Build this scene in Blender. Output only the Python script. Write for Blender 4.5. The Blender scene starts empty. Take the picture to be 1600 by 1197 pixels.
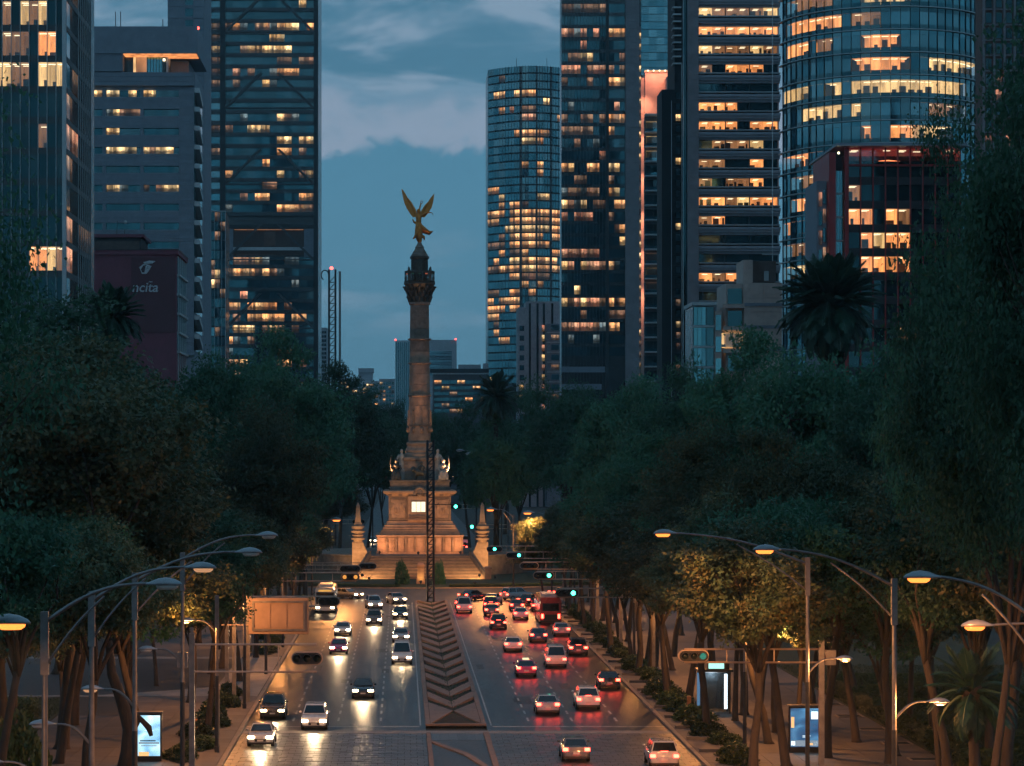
import bpy, math, random
import numpy as np
from mathutils import Vector, Matrix

# ---------------------------------------------------------------- camera, sky, light, exposure
scene = bpy.context.scene
COL = scene.collection
EYE = 19.25                      # camera height above the avenue
F = 4000.0                       # focal length in photograph pixels
VX, VY = 628.0, 715.0            # vanishing point of the avenue in the photograph

cam_data = bpy.data.cameras.new('camera')
cam_data.sensor_width = 36.0
cam_data.lens = 90.0
cam_data.shift_x = 0.1075
cam_data.shift_y = 0.0728
cam_data.clip_start = 1.0
cam_data.clip_end = 30000.0
cam = bpy.data.objects.new('camera', cam_data)
COL.objects.link(cam)
cam.location = (0, 0, EYE)
cam.rotation_euler = (math.radians(90), 0, 0)
scene.camera = cam

SUN_EL, SUN_ROT = math.radians(1.5), math.radians(155)
world = bpy.data.worlds.new('World')
scene.world = world
world.cycles.sampling_method = 'MANUAL'; world.cycles.sample_map_resolution = 256
world.use_nodes = True
wn, wl = world.node_tree.nodes, world.node_tree.links
wn.clear()
def W(t, **kw):
    n = wn.new(t)
    for k, v in kw.items(): setattr(n, k, v)
    return n
sky = W('ShaderNodeTexSky', sky_type='NISHITA', sun_disc=False)
sky.sun_elevation = SUN_EL; sky.sun_rotation = SUN_ROT; sky.altitude = 2240
tc = W('ShaderNodeTexCoord')
sep = W('ShaderNodeSeparateXYZ'); wl.new(tc.outputs['Generated'], sep.inputs[0])
grad = W('ShaderNodeValToRGB')
cr = grad.color_ramp
cr.elements[0].position = 0.0; cr.elements[0].color = (0.105, 0.285, 0.42, 1)
cr.elements[1].position = 1.0; cr.elements[1].color = (0.066, 0.220, 0.355, 1)
for p, c in ((0.05, (0.092, 0.252, 0.385)), (0.12, (0.080, 0.235, 0.365)), (0.19, (0.078, 0.232, 0.365)), (0.45, (0.070, 0.228, 0.365))):
    e = cr.elements.new(p); e.color = c + (1,)
wl.new(sep.outputs['Z'], grad.inputs['Fac'])
mixs = W('ShaderNodeMix', data_type='RGBA'); mixs.inputs['Factor'].default_value = 0.90
nscale = W('ShaderNodeMix', data_type='RGBA', blend_type='MULTIPLY'); nscale.inputs['Factor'].default_value = 1
nscale.inputs['B'].default_value = (0.045, 0.07, 0.09, 1)
wl.new(sky.outputs[0], nscale.inputs['A'])
wl.new(nscale.outputs['Result'], mixs.inputs['A']); wl.new(grad.outputs['Color'], mixs.inputs['B'])
# cloud decks: noise stretched along the horizon
def cloud(scale, zs, detail, lo, hi, off, rough=0.55):
    mp = W('ShaderNodeMapping'); mp.inputs['Scale'].default_value = (scale, scale, scale*zs)
    mp.inputs['Location'].default_value = off
    wl.new(tc.outputs['Generated'], mp.inputs['Vector'])
    nz = W('ShaderNodeTexNoise'); nz.inputs['Scale'].default_value = 1; nz.inputs['Detail'].default_value = detail
    nz.inputs['Roughness'].default_value = rough; nz.inputs['Distortion'].default_value = 0.35
    wl.new(mp.outputs[0], nz.inputs['Vector'])
    mr = W('ShaderNodeMapRange', interpolation_type='SMOOTHSTEP'); mr.inputs['From Min'].default_value = lo; mr.inputs['From Max'].default_value = hi
    wl.new(nz.outputs['Fac'], mr.inputs['Value'])
    return mr.outputs['Result']
def over(base, fac, colr, amt):
    m = W('ShaderNodeMath', operation='MULTIPLY'); m.inputs[1].default_value = amt; wl.new(fac, m.inputs[0])
    x = W('ShaderNodeMix', data_type='RGBA'); wl.new(m.outputs[0], x.inputs['Factor']); wl.new(base, x.inputs['A'])
    x.inputs['B'].default_value = colr + (1,)
    return x.outputs['Result']
c0 = mixs.outputs['Result']
def wmath(op, a, b, clamp=False):
    n = W('ShaderNodeMath', operation=op, use_clamp=clamp)
    for i, v in enumerate((a, b)):
        if isinstance(v, (int, float)): n.inputs[i].default_value = v
        else: wl.new(v, n.inputs[i])
    return n.outputs[0]
def step(v, lo, hi):
    mr = W('ShaderNodeMapRange', interpolation_type='SMOOTHSTEP'); mr.inputs['From Min'].default_value = lo; mr.inputs['From Max'].default_value = hi
    wl.new(v, mr.inputs['Value']); return mr.outputs['Result']
# height of the cloud decks wavers with a billowing noise
bill = cloud(22.0, 1.6, 4, 0.2, 0.8, (3.4, 0.4, 0.9), 0.55)
zz = wmath('ADD', sep.outputs['Z'], wmath('MULTIPLY', wmath('SUBTRACT', bill, 0.5), 0.030))
soft = cloud(11.0, 4.0, 4, 0.44, 0.60, (7.1, 2.2, 0.35), 0.6)
# a pale band of high cloud above a sharp-topped blue bank, broken wisps over it
band = wmath('MULTIPLY', step(zz, 0.118, 0.124), wmath('SUBTRACT', 1.0, step(zz, 0.128, 0.150)))
c1 = over(c0, band, (0.27, 0.345, 0.455), 0.85)
upper = wmath('MULTIPLY', step(zz, 0.138, 0.150), soft)
c2 = over(c1, upper, (0.26, 0.35, 0.46), 0.7)
slate = wmath('MULTIPLY', step(zz, 0.140, 0.152), wmath('SUBTRACT', 1.0, soft))
c2 = over(c2, slate, (0.066, 0.170, 0.260), 0.6)
low = wmath('MULTIPLY', wmath('MULTIPLY', step(zz, 0.035, 0.06), wmath('SUBTRACT', 1.0, step(zz, 0.062, 0.085))), soft)
c2 = over(c2, low, (0.19, 0.31, 0.42), 0.6)
bg = W('ShaderNodeBackground'); bg.inputs['Strength'].default_value = 1.08
wl.new(c2, bg.inputs['Color'])
out = W('ShaderNodeOutputWorld'); wl.new(bg.outputs[0], out.inputs['Surface'])

sun_data = bpy.data.lights.new('sun', 'SUN')
sun_data.energy = 0.02; sun_data.angle = math.radians(25); sun_data.color = (1.0, 0.82, 0.72)
sun = bpy.data.objects.new('sun', sun_data); COL.objects.link(sun)
sun.rotation_euler = (math.radians(72), 0, math.radians(-25))

vs = scene.view_settings
vs.view_transform = 'Standard'; vs.look = 'None'; vs.exposure = 0.0; vs.gamma = 1.0
try: vs.use_curve_mapping = False
except Exception: pass
scene.cycles.max_bounces = 3
scene.cycles.diffuse_bounces = 2
scene.cycles.glossy_bounces = 2
scene.cycles.transparent_max_bounces = 8
scene.cycles.sample_clamp_indirect = 3.0
scene.cycles.use_adaptive_sampling = True
scene.cycles.adaptive_threshold = 0.035
scene.cycles.adaptive_min_samples = 12

R = random.Random(11)
def X(px, Y): return (px - VX) * Y / F
def Z(py, Y): return EYE + (VY - py) * Y / F

# ---------------------------------------------------------------- materials
MATS = {}
def nodes_of(m):
    m.use_nodes = True
    return m.node_tree.nodes, m.node_tree.links
def mat(name, col, rough=0.6, metal=0.0, var=0.25, scale=1.0, bump=0.0, bscale=None, spec=0.5, stretch=(1, 1, 1), objcol=False, randv=0.0, coat=0.0, ior=None):
    if name in MATS: return MATS[name]
    m = bpy.data.materials.new(name); N, L = nodes_of(m)
    b = N['Principled BSDF']
    b.inputs['Roughness'].default_value = rough; b.inputs['Metallic'].default_value = metal
    b.inputs['Specular IOR Level'].default_value = spec
    if ior: b.inputs['IOR'].default_value = ior
    if coat: b.inputs['Coat Weight'].default_value = coat; b.inputs['Coat Roughness'].default_value = 0.05
    g = N.new('ShaderNodeNewGeometry')
    mp = N.new('ShaderNodeMapping'); mp.inputs['Scale'].default_value = stretch; L.new(g.outputs['Position'], mp.inputs['Vector'])
    nz = N.new('ShaderNodeTexNoise'); nz.inputs['Scale'].default_value = scale; nz.inputs['Detail'].default_value = 3; nz.inputs['Roughness'].default_value = 0.65
    L.new(mp.outputs[0], nz.inputs['Vector'])
    mr = N.new('ShaderNodeMapRange'); mr.inputs['From Min'].default_value = 0.3; mr.inputs['From Max'].default_value = 0.7
    mr.inputs['To Min'].default_value = 1 - var; mr.inputs['To Max'].default_value = 1 + var
    L.new(nz.outputs['Fac'], mr.inputs['Value'])
    val = mr.outputs['Result']
    oi = None
    if randv or objcol: oi = N.new('ShaderNodeObjectInfo')
    if randv:
        r2 = N.new('ShaderNodeMapRange'); r2.inputs['To Min'].default_value = 1 - randv; r2.inputs['To Max'].default_value = 1 + randv
        L.new(oi.outputs['Random'], r2.inputs['Value'])
        mm = N.new('ShaderNodeMath'); mm.operation = 'MULTIPLY'; L.new(val, mm.inputs[0]); L.new(r2.outputs['Result'], mm.inputs[1]); val = mm.outputs[0]
    vm = N.new('ShaderNodeVectorMath'); vm.operation = 'SCALE'; vm.inputs[0].default_value = col
    if objcol: L.new(oi.outputs['Color'], vm.inputs[0])
    L.new(val, vm.inputs['Scale']); L.new(vm.outputs['Vector'], b.inputs['Base Color'])
    # roughness wear
    rr = N.new('ShaderNodeMapRange'); rr.inputs['To Min'].default_value = max(0.02, rough - 0.12); rr.inputs['To Max'].default_value = min(1, rough + 0.12)
    L.new(nz.outputs['Fac'], rr.inputs['Value']); L.new(rr.outputs['Result'], b.inputs['Roughness'])
    if bump:
        n2 = N.new('ShaderNodeTexNoise'); n2.inputs['Scale'].default_value = bscale or scale*4; n2.inputs['Detail'].default_value = 2
        L.new(mp.outputs[0], n2.inputs['Vector'])
        bp = N.new('ShaderNodeBump'); bp.inputs['Strength'].default_value = bump; bp.inputs['Distance'].default_value = 0.05
        L.new(n2.outputs['Fac'], bp.inputs['Height']); L.new(bp.outputs[0], b.inputs['Normal'])
    MATS[name] = m
    return m
def emit(name, col, strength, sample=True, body=(0.02, 0.02, 0.02)):
    if name in MATS: return MATS[name]
    m = bpy.data.materials.new(name); N, L = nodes_of(m); b = N['Principled BSDF']
    b.inputs['Base Color'].default_value = body + (1,)
    b.inputs['Emission Color'].default_value = col + (1,); b.inputs['Emission Strength'].default_value = strength
    b.inputs['Roughness'].default_value = 0.2
    if not sample: m.cycles.emission_sampling = 'NONE'
    MATS[name] = m
    return m
def glass_mat(name, col, rough=0.06, ior=1.9, var=0.35, wave=0.02):
    """dark facade glass that mirrors the evening sky, each pane slightly out of true"""
    if name in MATS: return MATS[name]
    m = bpy.data.materials.new(name); N, L = nodes_of(m); b = N['Principled BSDF']
    b.inputs['Roughness'].default_value = rough; b.inputs['IOR'].default_value = ior
    oi = N.new('ShaderNodeObjectInfo'); g = N.new('ShaderNodeNewGeometry')
    nz = N.new('ShaderNodeTexNoise'); nz.inputs['Scale'].default_value = 0.22; nz.inputs['Detail'].default_value = 2; L.new(g.outputs['Position'], nz.inputs['Vector'])
    ad = N.new('ShaderNodeMath'); ad.operation = 'ADD'; L.new(oi.outputs['Random'], ad.inputs[0]); L.new(nz.outputs['Fac'], ad.inputs[1])
    mr = N.new('ShaderNodeMapRange'); mr.inputs['From Max'].default_value = 1.6; mr.inputs['To Min'].default_value = 1 - var; mr.inputs['To Max'].default_value = 1 + var*1.4
    L.new(ad.outputs[0], mr.inputs['Value'])
    vm = N.new('ShaderNodeVectorMath'); vm.operation = 'SCALE'; vm.inputs[0].default_value = col; L.new(mr.outputs['Result'], vm.inputs['Scale'])
    L.new(vm.outputs['Vector'], b.inputs['Base Color'])
    sp = N.new('ShaderNodeVectorMath'); sp.operation = 'SCALE'; sp.inputs[0].default_value = (0.40, 0.92, 1.0); L.new(mr.outputs['Result'], sp.inputs['Scale'])
    L.new(sp.outputs['Vector'], b.inputs['Specular Tint'])
    # every pane tilts a little
    rv = N.new('ShaderNodeTexWhiteNoise'); rv.noise_dimensions = '1D'; L.new(oi.outputs['Random'], rv.inputs['W'])
    sb = N.new('ShaderNodeVectorMath'); sb.operation = 'SUBTRACT'; sb.inputs[1].default_value = (0.5, 0.5, 0.5); L.new(rv.outputs['Color'], sb.inputs[0])
    sc = N.new('ShaderNodeVectorMath'); sc.operation = 'SCALE'; sc.inputs['Scale'].default_value = wave; L.new(sb.outputs[0], sc.inputs[0])
    av = N.new('ShaderNodeVectorMath'); av.operation = 'ADD'; L.new(g.outputs['Normal'], av.inputs[0]); L.new(sc.outputs[0], av.inputs[1])
    nm = N.new('ShaderNodeVectorMath'); nm.operation = 'NORMALIZE'; L.new(av.outputs[0], nm.inputs[0]); L.new(nm.outputs[0], b.inputs['Normal'])
    MATS[name] = m
    return m
def lit_mat(name, hue, strength):
    """pane of a lit office: blinds, brighter ceiling zone, furniture against the light"""
    if name in MATS: return MATS[name]
    m = bpy.data.materials.new(name); N, L = nodes_of(m); b = N['Principled BSDF']
    b.inputs['Base Color'].default_value = (0.02, 0.03, 0.035, 1); b.inputs['Roughness'].default_value = 0.08
    tcn = N.new('ShaderNodeTexCoord'); g = N.new('ShaderNodeNewGeometry'); oi = N.new('ShaderNodeObjectInfo')
    s = N.new('ShaderNodeSeparateXYZ'); L.new(tcn.outputs['Generated'], s.inputs[0])
    def math_(op, a, c, clamp=False):
        n = N.new('ShaderNodeMath'); n.operation = op; n.use_clamp = clamp
        for i, v in enumerate((a, c)):
            if v is None: continue
            if isinstance(v, (int, float)): n.inputs[i].default_value = v
            else: L.new(v, n.inputs[i])
        return n.outputs[0]
    def noise(sx, sz, detail=2):
        mp = N.new('ShaderNodeMapping'); mp.inputs['Scale'].default_value = (sx, sx, sz); L.new(g.outputs['Position'], mp.inputs['Vector'])
        n = N.new('ShaderNodeTexNoise'); n.inputs['Scale'].default_value = 1; n.inputs['Detail'].default_value = detail; L.new(mp.outputs[0], n.inputs['Vector'])
        return n.outputs['Fac']
    def rng(v, a, c, d, e):
        n = N.new('ShaderNodeMapRange'); L.new(v, n.inputs['Value'])
        for k, q in zip(('From Min', 'From Max', 'To Min', 'To Max'), (a, c, d, e)): n.inputs[k].default_value = q
        return n.outputs['Result']
    blinds = rng(noise(0.9, 0.02, 3), 0.40, 0.60, 0.22, 1.3)
    ceil = rng(s.outputs['Z'], 0.25, 0.95, 0.62, 1.25)
    clutter = rng(math_('SUBTRACT', math_('MULTIPLY', noise(1.6, 0.9, 4), 0.95), s.outputs['Z']), -0.12, 0.06, 1.0, 0.22)
    spots = rng(noise(0.7, 2.2, 1), 0.62, 0.72, 1.0, 1.9)
    orand = rng(oi.outputs['Random'], 0, 1, 0.25, 1.35)
    v = math_('MULTIPLY', math_('MULTIPLY', blinds, ceil), math_('MULTIPLY', clutter, math_('MULTIPLY', spots, orand)))
    v = math_('MULTIPLY', v, strength)
    mixc = N.new('ShaderNodeMix'); mixc.data_type = 'RGBA'; mixc.inputs['A'].default_value = hue[0] + (1,); mixc.inputs['B'].default_value = hue[1] + (1,)
    L.new(rng(noise(0.35, 0.35, 1), 0.35, 0.65, 0, 1), mixc.inputs['Factor'])
    L.new(mixc.outputs['Result'], b.inputs['Emission Color']); L.new(v, b.inputs['Emission Strength'])
    m.cycles.emission_sampling = 'NONE'
    MATS[name] = m
    return m
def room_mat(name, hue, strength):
    """inside of a lit room: its lamplight painted in as a mottled glow on every face"""
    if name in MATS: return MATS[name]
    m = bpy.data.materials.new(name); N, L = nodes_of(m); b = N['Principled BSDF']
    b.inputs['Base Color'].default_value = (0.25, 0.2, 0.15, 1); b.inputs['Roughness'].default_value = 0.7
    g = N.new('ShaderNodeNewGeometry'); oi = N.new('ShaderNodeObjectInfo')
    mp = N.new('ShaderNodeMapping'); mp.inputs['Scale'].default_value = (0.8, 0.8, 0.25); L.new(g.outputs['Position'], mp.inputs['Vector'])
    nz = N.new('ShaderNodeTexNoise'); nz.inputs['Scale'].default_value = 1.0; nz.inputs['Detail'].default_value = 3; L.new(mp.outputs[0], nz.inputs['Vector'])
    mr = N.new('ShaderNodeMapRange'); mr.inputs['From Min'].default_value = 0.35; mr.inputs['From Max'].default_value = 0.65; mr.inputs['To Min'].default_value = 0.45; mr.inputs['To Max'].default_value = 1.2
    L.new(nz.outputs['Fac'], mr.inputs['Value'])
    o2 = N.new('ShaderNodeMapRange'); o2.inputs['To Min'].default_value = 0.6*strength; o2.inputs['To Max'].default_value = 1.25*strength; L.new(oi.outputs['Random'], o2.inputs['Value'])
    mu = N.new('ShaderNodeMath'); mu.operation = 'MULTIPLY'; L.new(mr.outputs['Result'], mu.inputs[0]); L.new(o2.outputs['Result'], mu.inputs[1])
    b.inputs['Emission Color'].default_value = hue + (1,); L.new(mu.outputs[0], b.inputs['Emission Strength'])  # walls, floor and ceiling emit in place of lamplight
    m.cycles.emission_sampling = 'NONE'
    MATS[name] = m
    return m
def pane_mat(name, tint=(0.75, 0.9, 0.95), refl=0.14):
    if name in MATS: return MATS[name]
    m = bpy.data.materials.new(name); N, L = nodes_of(m); N.clear()
    o = N.new('ShaderNodeOutputMaterial'); t = N.new('ShaderNodeBsdfTransparent'); t.inputs['Color'].default_value = tint + (1,)
    gl = N.new('ShaderNodeBsdfGlossy'); gl.inputs['Roughness'].default_value = 0.05; gl.inputs['Color'].default_value = (0.7, 0.95, 1, 1)
    mx = N.new('ShaderNodeMixShader'); mx.inputs[0].default_value = refl
    L.new(t.outputs[0], mx.inputs[1]); L.new(gl.outputs[0], mx.inputs[2]); L.new(mx.outputs[0], o.inputs['Surface'])
    MATS[name] = m
    return m

# ---------------------------------------------------------------- mesh building
WLOC = {}
class MB:
    def __init__(s): s.v = []; s.f = []
    def add(s, vs, fs):
        o = len(s.v); s.v += [tuple(p) for p in vs]; s.f += [tuple(i + o for i in q) for q in fs]; return s
    def box(s, x0, x1, y0, y1, z0, z1):
        return s.add([(x0,y0,z0),(x1,y0,z0),(x1,y1,z0),(x0,y1,z0),(x0,y0,z1),(x1,y0,z1),(x1,y1,z1),(x0,y1,z1)],
                     [(0,3,2,1),(4,5,6,7),(0,1,5,4),(1,2,6,5),(2,3,7,6),(3,0,4,7)])
    def prism(s, poly, z0, z1, top=None):
        n = len(poly); t = top or poly
        vs = [(x, y, z0) for x, y in poly] + [(x, y, z1) for x, y in t]
        return s.add(vs, [tuple(range(n-1, -1, -1)), tuple(range(n, 2*n))] + [(i, (i+1) % n, n+(i+1) % n, n+i) for i in range(n)])
    def slabxz(s, poly, y0, y1):
        n = len(poly)
        vs = [(x, y0, z) for x, z in poly] + [(x, y1, z) for x, z in poly]
        return s.add(vs, [tuple(range(n)), tuple(range(2*n-1, n-1, -1))] + [(i, n+i, n+(i+1) % n, (i+1) % n) for i in range(n)])
    def slabyz(s, poly, x0, x1):
        n = len(poly)
        vs = [(x0, y, z) for y, z in poly] + [(x1, y, z) for y, z in poly]
        return s.add(vs, [tuple(range(n)), tuple(range(2*n-1, n-1, -1))] + [(i, n+i, n+(i+1) % n, (i+1) % n) for i in range(n)])
    def rings(s, rings, cap=True):
        n = len(rings[0]); o = []
        for r in rings: o += list(r)
        fs = []
        for k in range(len(rings)-1):
            for i in range(n):
                fs.append((k*n+i, k*n+(i+1) % n, (k+1)*n+(i+1) % n, (k+1)*n+i))
        if cap: fs += [tuple(range(n-1, -1, -1)), tuple(range((len(rings)-1)*n, len(rings)*n))]
        return s.add(o, fs)
    def lathe(s, prof, n=24, c=(0, 0), sq=False):
        a0 = math.pi/4 if sq else 0
        if sq: n = 4
        k = math.sqrt(2) if sq else 1
        return s.rings([[(c[0]+r*k*math.cos(a0+2*math.pi*i/n), c[1]+r*k*math.sin(a0+2*math.pi*i/n), z) for i in range(n)] for r, z in prof])
    def tube(s, pts, rad, n=8, flat=1.0):
        pts = [Vector(p) for p in pts]; m = len(pts)
        if isinstance(rad, (int, float)): rad = [rad]*m
        rs = []; up = Vector((0.01, 0.02, 1))
        prev = None
        for i in range(m):
            d = (pts[min(i+1, m-1)] - pts[max(i-1, 0)]).normalized()
            if prev is None:
                a = d.cross(up)
                if a.length < 0.05: a = d.cross(Vector((0, 1, 0.02)))
            else: a = prev - d*prev.dot(d)
            a.normalize(); prev = a; bb = a.cross(d)
            rs.append([pts[i] + (a*math.cos(2*math.pi*k/n)*flat + bb*math.sin(2*math.pi*k/n))*rad[i] for k in range(n)])
        return s.rings(rs)
    def ball(s, c, r, n=10, m=7):
        if isinstance(r, (int, float)): r = (r, r, r)
        rs = []
        for j in range(m+1):
            t = math.pi*(j+0.02)/(m+0.04); zz = -math.cos(t); q = math.sin(t)
            rs.append([(c[0]+r[0]*q*math.cos(2*math.pi*i/n), c[1]+r[1]*q*math.sin(2*math.pi*i/n), c[2]+r[2]*zz) for i in range(n)])
        return s.rings(rs)
    def mesh(s, name, m=None, smooth=False):
        me = bpy.data.meshes.new(name); me.from_pydata(s.v, [], s.f)
        if m: me.materials.append(m)
        if smooth: me.polygons.foreach_set('use_smooth', [True]*len(me.polygons))
        me.update(); return me
    def build(s, name, m, parent=None, smooth=False, bevel=0.0, kind=None):
        return link(name, s.mesh(name, m, smooth), parent, bevel, kind)
def link(name, me, parent=None, bevel=0.0, kind=None):
    o = bpy.data.objects.new(name, me); COL.objects.link(o)
    WLOC[o] = Vector((0, 0, 0))
    if parent is not None:
        o.parent = parent; o.matrix_parent_inverse = Matrix.Translation(-WLOC[parent])
    if bevel:
        b = o.modifiers.new('bevel', 'BEVEL'); b.width = bevel; b.segments = 2; b.limit_method = 'ANGLE'; b.angle_limit = 0.6
    if kind: o['kind'] = kind
    return o
UNIT = {}
def ubox(name, m, parent, x0, x1, y0, y1, z0, z1, rz=0.0):
    """one box-shaped piece as an object of its own; all pieces of a material share one mesh"""
    key = m.name
    if key not in UNIT: UNIT[key] = MB().box(-.5, .5, -.5, .5, -.5, .5).mesh('piece_' + key, m)
    o = bpy.data.objects.new(name, UNIT[key]); COL.objects.link(o)
    o.location = ((x0+x1)/2, (y0+y1)/2, (z0+z1)/2); o.scale = (x1-x0, y1-y0, z1-z0); o.rotation_euler = (0, 0, rz)
    if parent is not None:
        o.parent = parent; o.matrix_parent_inverse = Matrix.Translation(-WLOC[parent])
    return o
def thing(name, label, cat, loc=(0, 0, 0), group=None):
    o = bpy.data.objects.new(name, None); COL.objects.link(o)
    o.location = loc; o.empty_display_size = 0.5
    WLOC[o] = Vector(loc)
    o['label'] = label; o['category'] = cat
    if group: o['group'] = group
    return o
def tag(o, label, cat, group=None):
    o['label'] = label; o['category'] = cat
    if group: o['group'] = group
    return o
def copy_tree(o, parent=None):
    c = o.copy(); COL.objects.link(c)
    if parent is not None: c.parent = parent
    WLOC[c] = Vector(WLOC.get(o, Vector((0, 0, 0))))
    for ch in list(o.children):
        if ch.type != 'LIGHT': copy_tree(ch, c)
    return c
def lamp(name, kind, loc, energy, col, parent=None, target=None, radius=0.25, size=2.4, blend=0.6):
    d = bpy.data.lights.new(name, kind); d.energy = energy; d.color = col; d.shadow_soft_size = radius
    if kind == 'SPOT': d.spot_size = size; d.spot_blend = blend
    o = bpy.data.objects.new(name, d); COL.objects.link(o); o.location = loc
    if target is not None:
        o.rotation_euler = (Vector(target) - Vector(loc)).to_track_quat('-Z', 'Y').to_euler()
    if parent is not None:
        o.parent = parent; o.matrix_parent_inverse = Matrix.Translation(-WLOC[parent])
    return o
SODIUM = (1.0, 0.37, 0.10)
WARM = (1.0, 0.55, 0.24)
ORD = ['first', 'second', 'third', 'fourth', 'fifth', 'sixth', 'seventh', 'eighth', 'ninth', 'tenth', 'eleventh', 'twelfth', 'thirteenth', 'fourteenth', 'fifteenth', 'sixteenth', 'seventeenth', 'eighteenth', 'nineteenth', 'twentieth',
       'twenty-first', 'twenty-second', 'twenty-third', 'twenty-fourth', 'twenty-fifth', 'twenty-sixth', 'twenty-seventh', 'twenty-eighth', 'twenty-ninth', 'thirtieth']
# ---------------------------------------------------------------- materials in use
M = dict(
    earth=mat('earth', (0.035, 0.032, 0.025), 0.95, var=0.4, scale=0.3, bump=0.6),
    asphalt=mat('asphalt', (0.022, 0.0225, 0.024), 0.41, var=0.55, scale=0.9, bump=0.25, bscale=9.0, stretch=(1, 0.10, 1), spec=0.5),
    asphalt2=mat('asphalt_side', (0.045, 0.046, 0.05), 0.6, var=0.3, scale=0.5, bump=0.25, bscale=10),
    paver=mat('paver_stone', (0.075, 0.076, 0.078), 0.42, var=0.25, scale=2.0, randv=0.35, bump=0.25, bscale=6),
    slab=mat('pavement_slab', (0.105, 0.095, 0.092), 0.75, var=0.18, scale=1.2, randv=0.16, bump=0.2, bscale=8),
    kerb=mat('kerb_stone', (0.20, 0.165, 0.14), 0.7, var=0.25, scale=1.5, randv=0.12, bump=0.2),
    chev=mat('chevron_stone', (0.22, 0.145, 0.115), 0.72, var=0.25, scale=1.0, randv=0.1, bump=0.25, bscale=5),
    soil=mat('dark_soil', (0.012, 0.012, 0.010), 0.95, var=0.4, scale=1.2, bump=0.8),
    paint=mat('road_paint', (0.42, 0.41, 0.39), 0.6, var=0.5, scale=2.2, bump=0.1),
    joint=mat('mortar', (0.03, 0.029, 0.028), 0.85, var=0.3, scale=1.0),
    grass=mat('grass_base', (0.020, 0.034, 0.014), 0.95, var=0.4, scale=0.6, bump=0.8, bscale=6),
    concrete=mat('concrete', (0.24, 0.22, 0.205), 0.75, var=0.2, scale=0.8, bump=0.2),
    metal=mat('galvanised_steel', (0.21, 0.20, 0.20), 0.42, 0.75, var=0.2, scale=2.5),
    dark_metal=mat('dark_painted_steel', (0.030, 0.032, 0.036), 0.45, 0.3, var=0.3, scale=2.0),
    black=mat('black_plastic', (0.012, 0.012, 0.013), 0.4, var=0.2),
    rubber=mat('tyre_rubber', (0.012, 0.012, 0.012), 0.85, var=0.2),
)
ROAD_L, ROAD_R = -11.2, 18.9
MED_L, MED_R = 1.7, 6.05
Y0, Y1 = 120.0, 362.0
MX, MY = 2.95, 428.0            # monument axis
def structure(o): o['kind'] = 'structure'; return o

structure(MB().add([(-3000, -300, -0.16), (3000, -300, -0.16), (3000, 6000, -0.16), (-3000, 6000, -0.16)], [(0, 1, 2, 3)]).build('ground', M['earth']))

# roadway of the avenue, ring road round the monument, avenue beyond
road = MB()
road.box(ROAD_L, MED_L, 180.5, Y1, -0.15, 0.0)
road.box(MED_R, ROAD_R, 180.5, Y1, -0.15, 0.0)
road = structure(road.build('avenue_roadway', M['asphalt']))
structure(MB().box(MED_L, MED_R, 342.0, Y1, -0.15, 0.0).build('road_gap', M['asphalt']))
def ring(r0, r1, c, z0, z1, n=96):
    m = MB(); vs = []; fs = []
    for i in range(n):
        a = 2*math.pi*i/n
        for r, z in ((r0, z0), (r1, z0), (r1, z1), (r0, z1)): vs.append((c[0]+r*math.cos(a), c[1]+r*math.sin(a), z))
    for i in range(n):
        j = (i+1) % n
        for k in range(4): fs.append((i*4+k, j*4+k, j*4+(k+1) % 4, i*4+(k+1) % 4))
    return m.add(vs, fs)
ISL_R, RING_R = 46.0, 66.5
RC = (MX, 422.0)
structure(ring(ISL_R, RING_R, RC, -0.14, 0.006).build('ring_road', M['asphalt']))
structure(MB().box(-10.5, 18.0, 486, 1500, -0.15, 0.004).build('far_avenue', M['asphalt2']))
structure(MB().lathe([(ISL_R-0.3, -0.15), (ISL_R-0.3, 0.10)], 96, RC).build('lawn', M['grass']))
structure(ring(ISL_R-0.35, ISL_R, RC, -0.15, 0.16).build('island_kerb', M['kerb']))

# dashed lane lines
for xs in ((-7.95, -4.65, -1.55), (9.25, 12.45, 15.7)):
    for x in xs:
        y = 187.0
        while y < 338:
            ubox('lane_dash', M['paint'], road, x-0.075, x+0.075, y, y+2.4, 0.0002, 0.005); y += 5.2
for x0, x1 in ((ROAD_L+0.1, MED_L-0.45), (MED_R+0.45, ROAD_R-0.1)):
    ubox('stop_line', M['paint'], road, x0, x1, 183.0, 183.35, 0.0003, 0.0055)
ubox('edge_line', M['paint'], road, MED_L-0.42, MED_L-0.32, 184, 340, 0.0003, 0.0045)
ubox('edge_line', M['paint'], road, MED_R+0.32, MED_R+0.42, 184, 340, 0.0003, 0.0045)

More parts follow.
